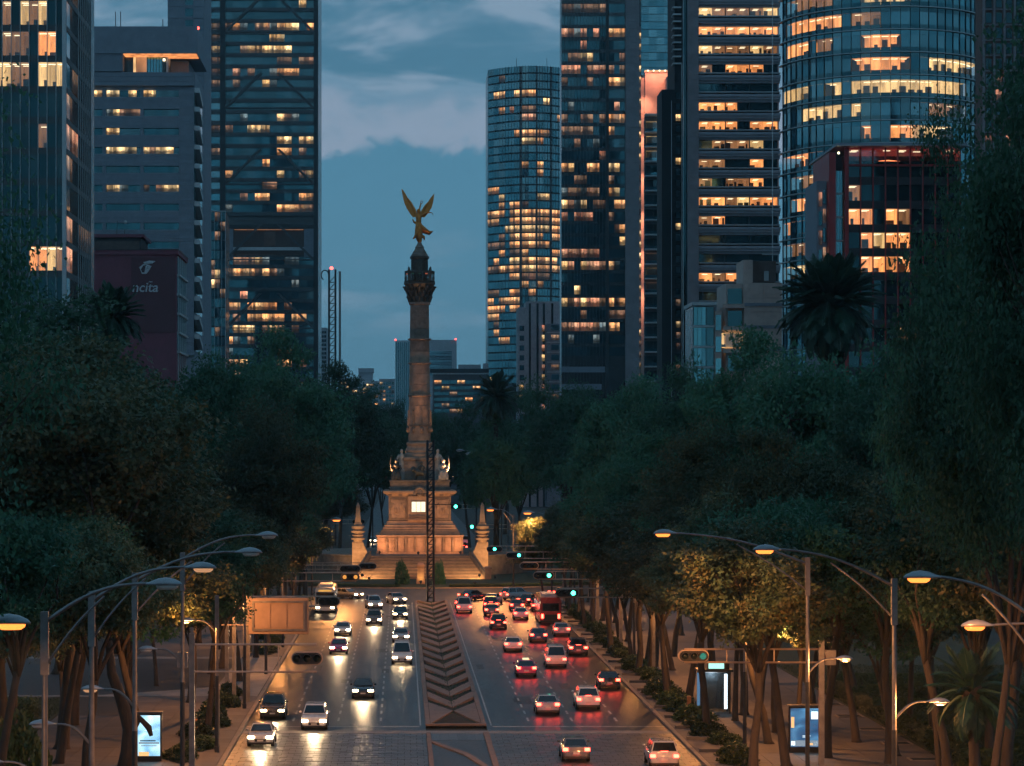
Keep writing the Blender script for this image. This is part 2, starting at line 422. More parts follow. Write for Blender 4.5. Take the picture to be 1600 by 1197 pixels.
# paved crossing in the foreground: big stone setts laid in courses
cross = structure(MB().box(ROAD_L, ROAD_R, Y0, 180.48, -0.15, -0.02).build('paved_crossing', M['joint']))
ubox('band_stone', M['concrete'], cross, ROAD_L+0.02, ROAD_R-0.02, 178.7, 180.46, -0.05, 0.002)
course = 0; y = 178.62; n_p = 0; rest = MB()
while y > 148:
    d = 1.02
    x = ROAD_L + 0.03 - (0.42 if course % 2 else 0.0)
    while x < ROAD_R - 0.05:
        w = 0.84
        xa, xb = max(x, ROAD_L+0.03), min(x+w-0.035, ROAD_R-0.03)
        if xa < MED_L < xb: xb = MED_L-0.03
        if xa < MED_R < xb: xa = MED_R+0.03
        if xb - xa > 0.12 and not MED_L-0.02 < (xa+xb)/2 < MED_R+0.02:
            h = R.uniform(-0.012, 0.004)
            if y < 176.8 and y > 160.0 and n_p < 300 and (-9.8 < xa < 17.5):
                ubox('paver', M['paver'], cross, xa, xb, y-d+0.045, y, -0.06, h); n_p += 1
            elif y > 150:
                rest.box(xa, xb, y-d+0.045, y, -0.06, h)
        x += w
    y -= d; course += 1
rest.build('far_pavers', M['paver'], cross)['kind'] = 'stuff'
# refuge between the carriageways: rippled stone bed with sloping kerb bands
refuge = structure(MB().box(MED_L, MED_R, 150, 178.6, -0.05, 0.0).build('refuge_bed', mat('rippled_stone', (0.05, 0.052, 0.055), 0.45, var=0.6, scale=1.6, bump=1.0, bscale=4.0, stretch=(0.5, 2.2, 1))))
ubox('kerb_band', M['chev'], refuge, MED_R-0.38, MED_R, 150, 178.6, -0.02, 0.13)
ubox('kerb_band', M['chev'], refuge, MED_L, MED_L+0.3, 150, 178.6, -0.02, 0.11)
band = MB().prism([(MED_L+0.3, 173.6), (MED_L+0.3, 172.4), (4.0, 165.2), (5.1, 158.4), (5.45, 158.6), (4.35, 165.9)], -0.01, 0.10).build('kerb_band', M['chev'], refuge)
for i in range(6):
    ubox('paver', M['paver'], refuge, MED_L+0.35+i*0.6, MED_L+0.35+i*0.6+0.57, 174.3, 178.5, 0.0, 0.012)

# median with its row of chevron beds
med = structure(MB().box(MED_L, MED_R, 183.4, 342, -0.1, 0.03).build('median_bed', M['soil']))
for xa, xb in ((MED_L, MED_L+0.33), (MED_R-0.33, MED_R)):
    y = 183.4
    while y < 341.5:
        ubox('kerb_stone', M['chev'], med, xa, xb, y, min(y+3.16, 342), -0.1, 0.16+R.uniform(-.004, .004)); y += 3.19
ubox('kerb_stone', M['chev'], med, MED_L+0.33, MED_R-0.33, 183.4, 183.85, -0.1, 0.17)
mc = (MED_L+MED_R)/2; hw = (MED_R-MED_L)/2-0.36
for k in range(16):
    yc = 196.5 + k*9.15           # apex nearest the camera; arms sweep away towards the kerbs
    for s in (-1, 1):
        m = MB(); L = 5.1; dv = 6.6
        pts = [(mc+s*0.03, yc), (mc+s*hw, yc+dv), (mc+s*hw, yc+dv+L), (mc+s*0.03, yc+L)]
        if s < 0: pts = pts[::-1]
        zt = [0.10, 0.30, 0.24, 0.05]
        if s < 0: zt = zt[::-1]
        vs = [(x, y, 0.0) for x, y in pts] + [(x, min(y, 341.8), z) for (x, y), z in zip(pts, zt)]
        m.add(vs, [(3, 2, 1, 0), (4, 5, 6, 7)] + [(i, (i+1) % 4, 4+(i+1) % 4, 4+i) for i in range(4)])
        m.build('chevron_block', M['chev'], med)
# end of the median: two triangular slabs and a planted triangle
for s in (-1, 1):
    p = [(mc+s*hw, 184.0), (mc+s*hw, 200.0), (mc+s*0.03, 193.2)]
    if s < 0: p = p[::-1]
    MB().prism(p, 0.0, 0.15).build('end_slab', M['chev'], med)
MB().prism([(mc-hw+0.05, 183.9), (mc+hw-0.05, 183.9), (mc, 192.4)], 0.0, 0.08).build('planted_triangle', M['soil'], med)

# pavements, kerbs, lawns
pr = structure(MB().box(ROAD_R+0.3, 60, 100, 352, -0.15, 0.10).build('pavement_right', M['joint']))
pl = structure(MB().box(-60, ROAD_L-0.3, 100, 352, -0.15, 0.10).build('pavement_left', M['joint']))
for side, x0, x1, par in ((1, ROAD_R, ROAD_R+0.3, pr), (-1, ROAD_L-0.3, ROAD_L, pl)):
    y = 140.0
    while y < 350:
        st = 2.4 if y < 240 else 10
        ubox('kerb_stone', M['kerb'], par, x0, x1, y, min(y+st-0.02, 352), -0.15, 0.15+R.uniform(-.004, .004)); y += st
def slabs(par, xs, y0, y1, d, z, skip=None):
    y = y0; n = 0
    while y < y1:
        for a, b in zip(xs[:-1], xs[1:]):
            if skip and skip((a+b)/2, y+d/2): continue
            ubox('pavement_slab', M['slab'], par, a+0.012, b-0.012, y+0.012, y+d-0.012, z-0.06, z+R.uniform(-.004, .004)); n += 1
        y += d
    return n
slabs(pr, [19.22+0.0, 20.9, 23.1, 25.3, 27.5, 29.7, 31.9, 34.2], 150, 216, 2.6, 0.14)
slabs(pl, [-25.5, -23.3, -21.1, -18.9, -16.9, -14.9, -13.2, -11.52], 148, 204, 2.6, 0.14, lambda x, y: x < -22 and y > 190)
for par, a, b in ((pr, 19.24, 34.2), (pl, -25.5, -11.54)):
    y = 216 if par is pr else 246
    while y < 350:
        ubox('pavement_slab', M['slab'], par, a, b, y+.02, min(y+9.6, 351)-0.02, 0.09, 0.14+R.uniform(-.003, .003)); y += 9.6
structure(MB().box(34.3, 60, 100, 350, -0.1, 0.16).build('lawn_right', M['grass']))
structure(MB().box(-60, -25.6, 100, 203, -0.1, 0.15).build('lawn_left', M['grass']))
structure(MB().prism([(-60, 206), (-25, 206), (-19.5, 210), (-15.5, 214), (-15.5, 243), (-60, 243)], 0.0, 0.147).build('side_street', M['asphalt2']))
structure(MB().box(-60, -11.6, 205.0, 246, -0.1, 0.125).build('side_street_apron', M['concrete']))

# manholes and resurfaced patches
r3 = random.Random(4)
patch = mat('asphalt_patch', (0.017, 0.018, 0.020), 0.5, var=0.3, scale=2.0, bump=0.3, bscale=12)
for k in range(16):
    x = r3.choice((r3.uniform(-10.6, 0), r3.uniform(7, 17.6))); y = r3.uniform(187, 330); w_, l_ = r3.uniform(0.5, 1.3), r3.uniform(2, 7)
    ubox('road_patch', patch, road, x-w_/2, x+w_/2, y, y+l_, 0.0001, 0.0032)
for k in range(9):
    x = r3.choice((r3.uniform(-10, 0), r3.uniform(7, 17.5))); y = r3.uniform(187, 300)
    MB().tube([(x, y, 0.0002), (x, y, 0.007)], 0.36, 16).build('manhole_cover', M['dark_metal'], road)
# ---------------------------------------------------------------- the column monument
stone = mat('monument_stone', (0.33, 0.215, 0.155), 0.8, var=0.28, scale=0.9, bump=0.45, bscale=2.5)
stone_d = mat('monument_stone_weathered_and_shade_lines', (0.20, 0.145, 0.115), 0.85, var=0.35, scale=1.1, bump=0.5, bscale=2.5)
bronze = mat('dark_bronze', (0.075, 0.070, 0.062), 0.5, 0.5, var=0.4, scale=2.5, bump=0.3)
marble = mat('pale_marble', (0.42, 0.36, 0.31), 0.6, var=0.25, scale=2.0, bump=0.2)
gold = mat('gilded_bronze', (0.50, 0.185, 0.045), 0.34, 0.9, var=0.35, scale=3.5, bump=0.25, bscale=8)
mon = thing('column_monument', 'tall stone victory column with golden winged figure, lit amber at its stepped base', 'monument', (MX, MY, 0))
mx, my = MX, MY
def sq(prof): return MB().lathe(prof, c=(mx, my), sq=True)
# terrace and stairs
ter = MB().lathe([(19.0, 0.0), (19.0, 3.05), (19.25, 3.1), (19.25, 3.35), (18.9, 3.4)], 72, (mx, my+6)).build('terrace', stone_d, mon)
for i in range(6):    # course joints of the terrace wall stand slightly proud
    ring(18.9, 19.05, (mx, my+6), 0.08+i*0.5, 0.5+i*0.5, 72).build('stone_course', stone_d, ter)
NST = 14
for i in range(NST):
    t = i/(NST-1); hwid = 10.2-2.3*t
    ubox('stair_step', stone_d if i % 2 else stone, mon, mx-hwid, mx+hwid, 404.0+i*0.75, 416.5, 0.04+i*0.233, 0.04+(i+1)*0.233)  # alternating darker stone puts the nosing shadow lines into the colour
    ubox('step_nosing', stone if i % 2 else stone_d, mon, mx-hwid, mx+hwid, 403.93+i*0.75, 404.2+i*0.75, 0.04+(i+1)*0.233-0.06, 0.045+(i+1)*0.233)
for s in (-1, 1):
    # front walls beside the stairs: high at the pedestal, sweeping down in a concave curve
    cv = [(mx+s*11.0, 0.0), (mx+s*11.0, 5.6), (mx+s*9.25, 5.6)]
    for k in range(1, 8):
        t = k/7; cv.append((mx+s*(9.25-1.25*t), 5.6-2.1*math.sin(t*math.pi/2)))
    cv.append((mx+s*7.9, 0.0))
    w = MB().slabxz(cv if s < 0 else cv[::-1], 413.6, 416.2).build('flank_wall', stone, mon, bevel=0.05)
    for k in range(6):
        xa, xb = sorted((mx+s*(8.25 if k < 4 else 9.35), mx+s*10.92))
        for q in range(2): ubox('stone_block', stone, w, xa+(xb-xa)*q/2+0.03, xa+(xb-xa)*(q+1)/2-0.03, 413.5+0.012*q, 413.62, 0.1+k*0.9, 0.1+k*0.9+0.84)
    # sloping stair parapet, flaring outwards to the foot
    pv = []
    for yq, zq, hq in ((403.6, 0.0, 10.3), (414.0, 3.4, 7.95)):
        pv += [(mx+s*hq, yq, 0.0), (mx+s*(hq+0.45), yq, 0.0), (mx+s*(hq+0.45), yq, zq+0.75), (mx+s*hq, yq, zq+0.75)]
    MB().add(pv, [(0, 1, 2, 3), (7, 6, 5, 4), (0, 4, 5, 1), (1, 5, 6, 2), (2, 6, 7, 3), (3, 7, 4, 0)]).build('stair_parapet', stone_d, mon)
    MB().lathe([(0.5, 0.0), (0.5, 1.7), (0.62, 1.75), (0.62, 1.95), (0.3, 2.1)], c=(mx+s*10.6, 403.3), sq=True).build('newel_block', stone_d, mon)
    MB().tube([(mx+s*10.1, 403.8, 1.2), (mx+s*7.8, 414.2, 4.5)], 0.05, 6).build('handrail', M['dark_metal'], mon)
    # lamp pedestals with banded drums and little obelisks
    px_ = mx+s*10.05
    pd = MB()
    pd.lathe([(0.72, 5.5), (0.72, 5.9), (1.05, 5.95), (1.12, 6.25), (0.75, 6.35), (0.75, 6.55), (1.0, 6.6), (1.0, 6.75), (0.72, 6.8), (0.72, 7.05),
              (1.1, 7.1), (1.16, 7.4), (0.8, 7.5), (0.8, 7.75), (1.05, 7.8), (1.05, 8.2), (0.7, 8.3)], 20, (px_, 414.0))
    pe = pd.build('banded_pedestal', stone, mon)
    MB().lathe([(0.62, 8.3), (0.62, 8.65), (0.48, 8.7), (0.26, 11.5), (0.05, 12.0)], c=(px_, 414.0), sq=True).build('obelisk', stone, mon)
# podium
low = sq([(7.2, 3.3), (7.2, 3.7), (7.0, 3.75), (7.0, 6.2), (7.25, 6.25), (7.25, 6.5), (6.9, 6.55)]).build('lower_podium', stone, mon)
for i in range(9):
    x = mx-6.2+i*1.55
    ubox('podium_panel', stone, low, x-0.5, x+0.5, my-7.12, my-6.9, 3.85, 6.1)
    ubox('podium_rib', stone_d, low, x+0.62, x+0.92, my-7.3, my-6.9, 3.72, 6.2)
for i, (h, z0, z1) in enumerate(((6.6, 6.55, 6.95), (6.35, 6.95, 7.3), (6.1, 7.3, 7.7))):
    sq([(h, z0), (h, z1)]).build('podium_step', stone, mon)
sq([(5.85, 7.7), (5.85, 8.1), (5.6, 8.25), (5.4, 8.6), (5.4, 8.75)]).build('podium_base', stone, mon)
ped = sq([(5.15, 8.75), (5.15, 12.9)]).build('podium', stone, mon)
for a, b in ((-5.0, -2.15), (2.15, 5.0)):
    ubox('relief_panel', stone, ped, mx+a+0.35, mx+b-0.35, my-5.27, my-5.1, 9.3, 12.3)
    for za, zb in ((9.0, 9.2), (12.4, 12.6)): ubox('panel_frame', stone_d, ped, mx+a, mx+b, my-5.3, my-5.1, za, zb)
    for xa in (a, b-0.2): ubox('panel_frame', stone_d, ped, mx+xa, mx+xa+0.2, my-5.3, my-5.1, 9.2, 12.4)
avant = MB().box(mx-1.95, mx+1.95, my-5.75, my-5.1, 8.76, 12.88).build('centre_bay', stone, ped, bevel=0.05)
# lit triple window in the centre bay
win = MB().box(mx-1.45, mx+1.05, my-5.83, my-5.74, 10.15, 12.1).build('doorway_window', stone_d, mon)
litw = emit('lit_monument_window', (1.0, 0.86, 0.60), 1.5, False)
for i in range(3): ubox('pane', litw, win, mx-1.33+i*0.77, mx-1.33+i*0.77+0.70, my-5.87, my-5.80, 10.3, 11.95)
for z0, z1 in ((9.0, 9.25), (9.5, 9.68)): ubox('ledge', stone_d, ped, mx-1.9, mx+1.9, my-5.95, my-5.7, z0, z1)
MB().tube([(mx-0.9+0.9*(1-math.cos(a))-0.0, my-5.9, 13.0+1.25*math.sin(a)) for a in [math.pi*k/8 for k in range(9)]], 0.3, 6).build('cartouche', stone_d, ped)
MB().ball((mx, my-5.95, 13.4), (0.55, 0.3, 0.75)).build('cartouche_boss', stone_d, ped, True)
sq([(5.2, 12.9), (5.35, 13.0), (5.5, 13.15), (5.9, 13.3), (6.05, 13.45), (6.05, 13.75), (5.6, 13.9)]).build('cornice', stone, mon)
sq([(5.1, 13.9), (5.1, 14.3), (4.9, 14.35), (4.9, 15.2), (5.05, 15.25), (5.05, 15.5)]).build('attic', stone_d, mon)
sq([(2.75, 15.5), (2.75, 16.0), (2.6, 16.1), (2.6, 18.7), (2.85, 18.85), (2.85, 19.2), (2.6, 19.3)]).build('column_pedestal', stone, mon)
MB().lathe([(2.6, 19.3), (2.6, 19.8), (2.35, 20.1), (2.45, 20.4), (2.15, 20.9), (2.1, 21.3), (2.25, 21.4), (2.25, 21.7), (1.95, 21.9)], 32, (mx, my)).build('column_base', stone, mon)
# shaft: drums with recessed joints, ring bands, garlands
zb, zt = 21.9, 44.7
edges = [21.9, 23.2, 24.6, 26.2, 27.9, 29.6, 31.4, 33.2, 35.0, 36.9, 38.8, 40.7, 42.7, 44.7]
for a, b in zip(edges[:-1], edges[1:]):
    def rr(z): return 1.86-0.30*(z-zb)/(zt-zb)
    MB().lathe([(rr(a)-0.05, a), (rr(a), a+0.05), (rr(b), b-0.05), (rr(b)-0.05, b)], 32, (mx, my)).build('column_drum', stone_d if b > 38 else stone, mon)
for z in (24.6, 29.6, 35.0, 39.0):
    MB().lathe([(1.8, z-0.16), (1.98, z-0.1), (1.98, z+0.1), (1.75, z+0.16)], 32, (mx, my)).build('ring_band', stone_d, mon)
for k in range(8):
    a = 2*math.pi*k/8+0.2
    c = (mx+1.9*math.cos(a), my+1.9*math.sin(a))
    MB().ball((c[0], c[1], 23.9), (0.35, 0.35, 0.55), 8, 5).build('wreath', stone_d, mon, True)
    MB().tube([(c[0], c[1], 24.6), (c[0], c[1], 27.2)], [0.18, 0.12], 6).build('palm_relief', stone_d, mon)
MB().lathe([(1.55, 44.7), (1.78, 44.8), (1.78, 45.15), (1.6, 45.25)], 32, (mx, my)).build('necking', stone_d, mon)
# capital with volutes and leaves
cap = MB().lathe([(1.62, 45.25), (1.65, 46.0), (1.8, 46.8), (2.1, 47.6), (2.5, 48.1), (2.62, 48.2), (2.62, 48.5), (2.4, 48.55)], 32, (mx, my)).build('capital', bronze, mon)
for row, (r, z, n, h) in enumerate(((1.78, 45.7, 12, 0.95), (2.02, 46.7, 12, 0.95), (2.4, 47.5, 12, 0.7))):
    for k in range(n):
        a = 2*math.pi*(k+0.5*row)/n
        MB().tube([(mx+(r-0.1)*math.cos(a), my+(r-0.1)*math.sin(a), z-h/2), (mx+(r+0.12)*math.cos(a), my+(r+0.12)*math.sin(a), z+h*0.2), (mx+(r+0.38)*math.cos(a), my+(r+0.38)*math.sin(a), z+h*0.42), (mx+(r+0.42)*math.cos(a), my+(r+0.42)*math.sin(a), z+h*0.22)], [0.24, 0.22, 0.13, 0.06], 6).build('capital_leaf', bronze, cap)
# balcony with balusters and perched eagles
bal = MB().lathe([(2.55, 48.55), (2.6, 48.75), (2.45, 48.8)], 24, (mx, my)).build('balcony_floor', bronze, mon)
ring(2.34, 2.52, (mx, my), 50.15, 50.4, 24).build('balcony_rail', bronze, mon)
for k in range(28):
    a = 2*math.pi*k/28
    MB().lathe([(0.06, 48.8), (0.11, 49.2), (0.06, 49.6), (0.09, 50.15)], 6, (mx+2.43*math.cos(a), my+2.43*math.sin(a))).build('baluster', bronze, bal)
for k in range(4):
    a = math.pi/4+math.pi/2*k
    cx, cy = mx+2.5*math.cos(a), my+2.5*math.sin(a)
    e = MB().box(cx-0.25, cx+0.25, cy-0.25, cy+0.25, 48.8, 50.45)
    e.tube([(cx, cy, 50.4), (cx, cy, 50.75), (cx+0.1*math.cos(a), cy+0.1*math.sin(a), 51.05)], [0.26, 0.2, 0.08], 6)
    e.build('corner_eagle', bronze, bal)
for k in range(5):
    a = -math.pi/2+(k-2)*0.45
    ubox('banner', emit('banner_lamp', (1.0, 0.25, 0.12), 0.35, False) if k in (0, 3) else mat('banner_green', (0.05, 0.16, 0.09), 0.7), bal, mx+2.56*math.cos(a)-0.2, mx+2.56*math.cos(a)+0.2, my+2.56*math.sin(a)-0.03, my+2.56*math.sin(a)+0.03, 49.75, 49.95)
up = MB().lathe([(1.45, 48.8), (1.45, 49.2), (1.36, 49.3), (1.36, 52.3), (1.5, 52.4), (1.62, 52.55), (1.62, 52.85), (1.5, 52.9)], 28, (mx, my)).build('upper_drum', bronze, mon)
for k in range(24):
    a = 2*math.pi*k/24
    ubox('flute', bronze, up, mx+1.37*math.cos(a)-0.05, mx+1.37*math.cos(a)+0.05, my+1.37*math.sin(a)-0.05, my+1.37*math.sin(a)+0.05, 49.5, 52.2, rz=a)
MB().lathe([(1.42, 52.9), (1.38, 53.15), (1.15, 53.45), (1.12, 53.7), (0.98, 53.75), (0.78, 54.1), (0.72, 54.3), (0.82, 54.35), (0.62, 54.6), (0.42, 54.9), (0.30, 55.25)], 28, (mx, my)).build('dome_cap', stone_d, mon)

# ---- the golden figure
st = MB()
zf = 55.2
def ell(cx, cy, z, rx, ry, n=16, lobes=0, amp=0.0):
    o = []
    for i in range(n):
        a = 2*math.pi*i/n; q = 1+amp*math.sin(lobes*a+z*2)
        o.append((mx+cx+rx*q*math.cos(a), my+cy+ry*q*math.sin(a), z))
    return o
st.rings([ell(0.02, 0, zf, 0.28, 0.28), ell(0.0, 0, zf+0.25, 0.42, 0.4, 16, 5, .12), ell(-0.12, 0, zf+0.8, 0.55, 0.5, 16, 6, .14), ell(-0.15, 0.0, zf+1.5, 0.66, 0.55, 16, 6, .14),
          ell(-0.12, 0, zf+2.2, 0.68, 0.55, 16, 5, .1), ell(-0.1, 0, zf+2.8, 0.60, 0.48, 16, 5, .06), ell(-0.12, 0, zf+3.3, 0.42, 0.36), ell(-0.15, -0.03, zf+3.8, 0.47, 0.38),
          ell(-0.18, -0.05, zf+4.25, 0.52, 0.36), ell(-0.2, -0.04, zf+4.6, 0.40, 0.28), ell(-0.22, -0.04, zf+4.8, 0.17, 0.17), ell(-0.22, -0.06, zf+5.0, 0.15, 0.15)])
st.ball((mx-0.24, my-0.1, zf+5.3), (0.26, 0.29, 0.34), 12, 8)
st.ball((mx-0.22, my+0.12, zf+5.36), (0.24, 0.24, 0.28), 10, 6)
# free leg stepping back, legs showing under the robe
st.tube([(mx-0.35, my-0.1, zf+1.9), (mx-0.62, my-0.1, zf+1.1), (mx-0.95, my+0.1, zf+0.75), (mx-1.15, my+0.15, zf+0.62)], [0.36, 0.25, 0.17, 0.09], 8)
st.tube([(mx+0.1, my-0.2, zf+1.6), (mx+0.15, my-0.2, zf+0.7), (mx+0.25, my-0.25, zf+0.12)], [0.32, 0.22, 0.12], 8)
# raised arm with wreath, other arm held out
st.tube([(mx+0.1, my-0.1, zf+4.4), (mx+0.05, my-0.2, zf+4.95), (mx-0.02, my-0.2, zf+5.5), (mx+0.12, my-0.2, zf+6.15), (mx+0.28, my-0.2, zf+6.6)], [0.24, 0.19, 0.16, 0.13, 0.1], 8)
st.tube([(mx+0.2, my-0.05, zf+4.35), (mx+0.75, my-0.1, zf+4.75), (mx+1.3, my-0.15, zf+5.0), (mx+1.95, my-0.2, zf+5.0)], [0.22, 0.18, 0.14, 0.09], 8)
# robe swept out behind on the right, sash fluttering left
for k in range(4):
    t = k/3
    st.tube([(mx+0.2, my+0.1*k, zf+2.7-0.35*t), (mx+0.9, my+0.12*k, zf+2.15-0.35*t), (mx+1.6, my+0.1*k, zf+1.75-0.25*t), (mx+2.25-0.45*t, my+0.1*k, zf+1.85-0.5*t)], [0.42, 0.36, 0.25, 0.07], 8)
st.tube([(mx-0.5, my, zf+3.2), (mx-0.95, my+0.1, zf+3.45), (mx-1.2, my+0.1, zf+4.0)], [0.26, 0.2, 0.08], 7)
st.tube([(mx+0.3, my, zf+1.1), (mx+0.75, my, zf+0.9), (mx+0.8, my, zf+0.35)], [0.3, 0.26, 0.1], 7)
body = st.build('winged_figure', gold, mon, True)
rm = body.modifiers.new('remesh', 'REMESH'); rm.mode = 'VOXEL'; rm.voxel_size = 0.07; rm.use_smooth_shade = True
sm = body.modifiers.new('smooth', 'SMOOTH'); sm.iterations = 2
ring_pts = [(mx+0.33+0.22*math.cos(a), my-0.22, zf+6.72+0.22*math.sin(a)) for a in [2*math.pi*k/12 for k in range(13)]]
MB().tube(ring_pts, 0.06, 6).build('laurel_wreath', gold, body)
MB().tube([(mx+1.9, my-0.2, zf+5.02), (mx+2.15, my-0.2, zf+4.85), (mx+2.32, my-0.2, zf+4.5)], [0.06, 0.05, 0.03], 6).build('broken_chain', gold, body)
def wing(s, root, tip, n=17, wid=1.32):
    """layered feathers fanning from the shoulder: each a thin blade with thickness"""
    m = MB(); root = Vector(root); tip = Vector(tip)
    ax = (tip-root); L = ax.length; ax.normalize(); out = Vector((s*-ax.z, 0, s*ax.x)) * -1
    if out.z > 0: out = -out
    for k in range(n):
        t = k/(n-1)
        p = root + ax*(L*(0.10+0.72*t)) + Vector((0, 0.25+0.04*k % 0.12, 0))
        ln = wid*(1.15-0.45*abs(t-0.45)) * (0.75+0.35*t)
        d = (out*(1-t)**0.9 + ax*(0.25+1.25*t)).normalized()
        q = p + d*ln*(0.75+0.5*t)
        w = 0.17+0.05*(1-t); sd = d.cross(Vector((0, 1, 0)))
        vs = [p-sd*w, p+sd*w, p+d*ln*0.5+sd*w*1.15, q+sd*w*0.35, q-sd*w*0.35, p+d*ln*0.5-sd*w*1.15]
        th = Vector((0, 0.05+0.01*(k % 3), 0))
        vv = [v+th for v in vs] + [v-th for v in vs]
        m.add(vv, [tuple(range(6)), tuple(range(11, 5, -1))] + [(i, 6+i, 6+(i+1) % 6, (i+1) % 6) for i in range(6)])
    m.tube([root, root+ax*L*0.3-out*0.18+Vector((0, .25, 0)), root+ax*L*0.6-out*0.2+Vector((0, .25, 0)), root+ax*L*0.9-out*0.02+Vector((0, .25, 0))], [0.3, 0.26, 0.2, 0.07], 8)
    return m
wing(-1, (mx-0.35, my+0.25, zf+4.2), (mx-2.62, my+0.5, zf+8.35)).build('wing', gold, body)
wing(1, (mx+0.1, my+0.25, zf+4.3), (mx+1.95, my+0.5, zf+7.35)).build('wing', gold, body)

# ---- seated figures at the podium corners, lion group at the centre
def seated(name, cx, cy, z, s, mt):
    m = MB()
    m.box(cx-0.75, cx+0.75, cy-0.55, cy+0.7, z, z+1.1)
    m.tube([(cx, cy+0.1, z+1.0), (cx, cy+0.15, z+1.7), (cx, cy+0.1, z+2.45), (cx, cy+0.05, z+2.85)], [0.62, 0.52, 0.58, 0.22], 10)
    m.ball((cx, cy-0.02, z+3.2), (0.3, 0.32, 0.38))
    for q in (-1, 1):
        m.tube([(cx+q*0.28, cy, z+1.25), (cx+q*0.36, cy-0.85, z+1.3), (cx+q*0.36, cy-0.95, z+0.55), (cx+q*0.36, cy-1.1, z+0.08)], [0.36, 0.3, 0.24, 0.14], 8)
        m.tube([(cx+q*0.5, cy+0.1, z+2.5), (cx+q*0.8, cy-0.1, z+1.95), (cx+q*0.62, cy-0.6, z+1.6)], [0.22, 0.19, 0.12], 8)
    m.tube([(cx+s*0.75, cy-0.4, z+1.5), (cx+s*0.95, cy-0.45, z+2.7), (cx+s*0.85, cy-0.4, z+4.2)], [0.1, 0.14, 0.05], 6)
    for k in range(5): m.tube([(cx-0.6+0.3*k, cy-0.5, z+1.3), (cx-0.65+0.33*k, cy-0.95, z+0.7), (cx-0.7+0.35*k, cy-0.95, z+0.05)], [0.16, 0.2, 0.16], 6)
    o = m.build(name, mt, mon, True)
    r = o.modifiers.new('remesh', 'REMESH'); r.mode = 'VOXEL'; r.voxel_size = 0.09; r.use_smooth_shade = True
    return o
for s in (-1, 1):
    seated('seated_statue', mx+s*3.9, my-3.9, 15.5, s, bronze if s < 0 else marble)
    seated('seated_statue', mx+s*3.9, my+3.9, 15.5, s, bronze)
for s in (-1, 1):   # standing heroes on the flanking plinths
    m = MB(); cx, cy, z = mx+s*3.0, my-2.4, 15.5
    m.box(cx-0.5, cx+0.5, cy-0.5, cy+0.5, z, z+1.8)
    m.tube([(cx, cy, z+1.8), (cx, cy, z+3.0), (cx, cy, z+3.9), (cx, cy, z+4.5)], [0.45, 0.42, 0.5, 0.2], 10)
    m.ball((cx, cy, z+4.85), (0.27, 0.28, 0.34))
    m.tube([(cx+s*0.4, cy, z+4.2), (cx+s*0.75, cy-0.2, z+3.6), (cx+s*0.6, cy-0.4, z+3.0)], [0.2, 0.17, 0.1], 7)
    o = m.build('standing_statue', marble, mon, True); r = o.modifiers.new('remesh', 'REMESH'); r.mode = 'VOXEL'; r.voxel_size = 0.09; r.use_smooth_shade = True
lion = MB(); cx, cy, z = mx+0.1, my-4.0, 15.5
lion.tube([(cx+1.0, cy+0.2, z+0.95), (cx+0.3, cy, z+1.25), (cx-0.6, cy-0.1, z+1.35), (cx-1.0, cy-0.25, z+1.6)], [0.5, 0.55, 0.62, 0.4], 10)
lion.ball((cx-1.15, cy-0.35, z+1.8), (0.45, 0.5, 0.5)); lion.ball((cx-1.35, cy-0.7, z+1.65), (0.22, 0.28, 0.2))
for q, w in ((-0.8, -0.2), (-0.55, 0.25), (0.75, -0.1), (1.0, 0.35)): lion.tube([(cx+q, cy+w-0.2, z+1.1), (cx+q-0.08, cy+w-0.35, z+0.5), (cx+q-0.15, cy+w-0.5, z+0.05)], [0.28, 0.18, 0.16], 7)
lion.tube([(cx+1.2, cy+0.2, z+1.1), (cx+1.7, cy+0.1, z+1.0), (cx+1.75, cy, z+0.4)], [0.12, 0.08, 0.1], 6)
lion.tube([(cx+0.2, cy-0.2, z+1.6), (cx+0.25, cy-0.2, z+2.3), (cx+0.2, cy-0.2, z+2.6)], [0.3, 0.34, 0.12], 8); lion.ball((cx+0.2, cy-0.22, z+2.85), (0.2, 0.22, 0.25))
for q in (-1, 1): lion.tube([(cx+0.2+q*0.3, cy-0.2, z+2.35), (cx+0.2+q*0.55, cy-0.4, z+2.0), (cx+0.2+q*0.3, cy-0.5, z+1.7)], [0.15, 0.13, 0.1], 6)
lo = lion.build('lion_and_child_group', bronze, mon, True); r = lo.modifiers.new('remesh', 'REMESH'); r.mode = 'VOXEL'; r.voxel_size = 0.08; r.use_smooth_shade = True

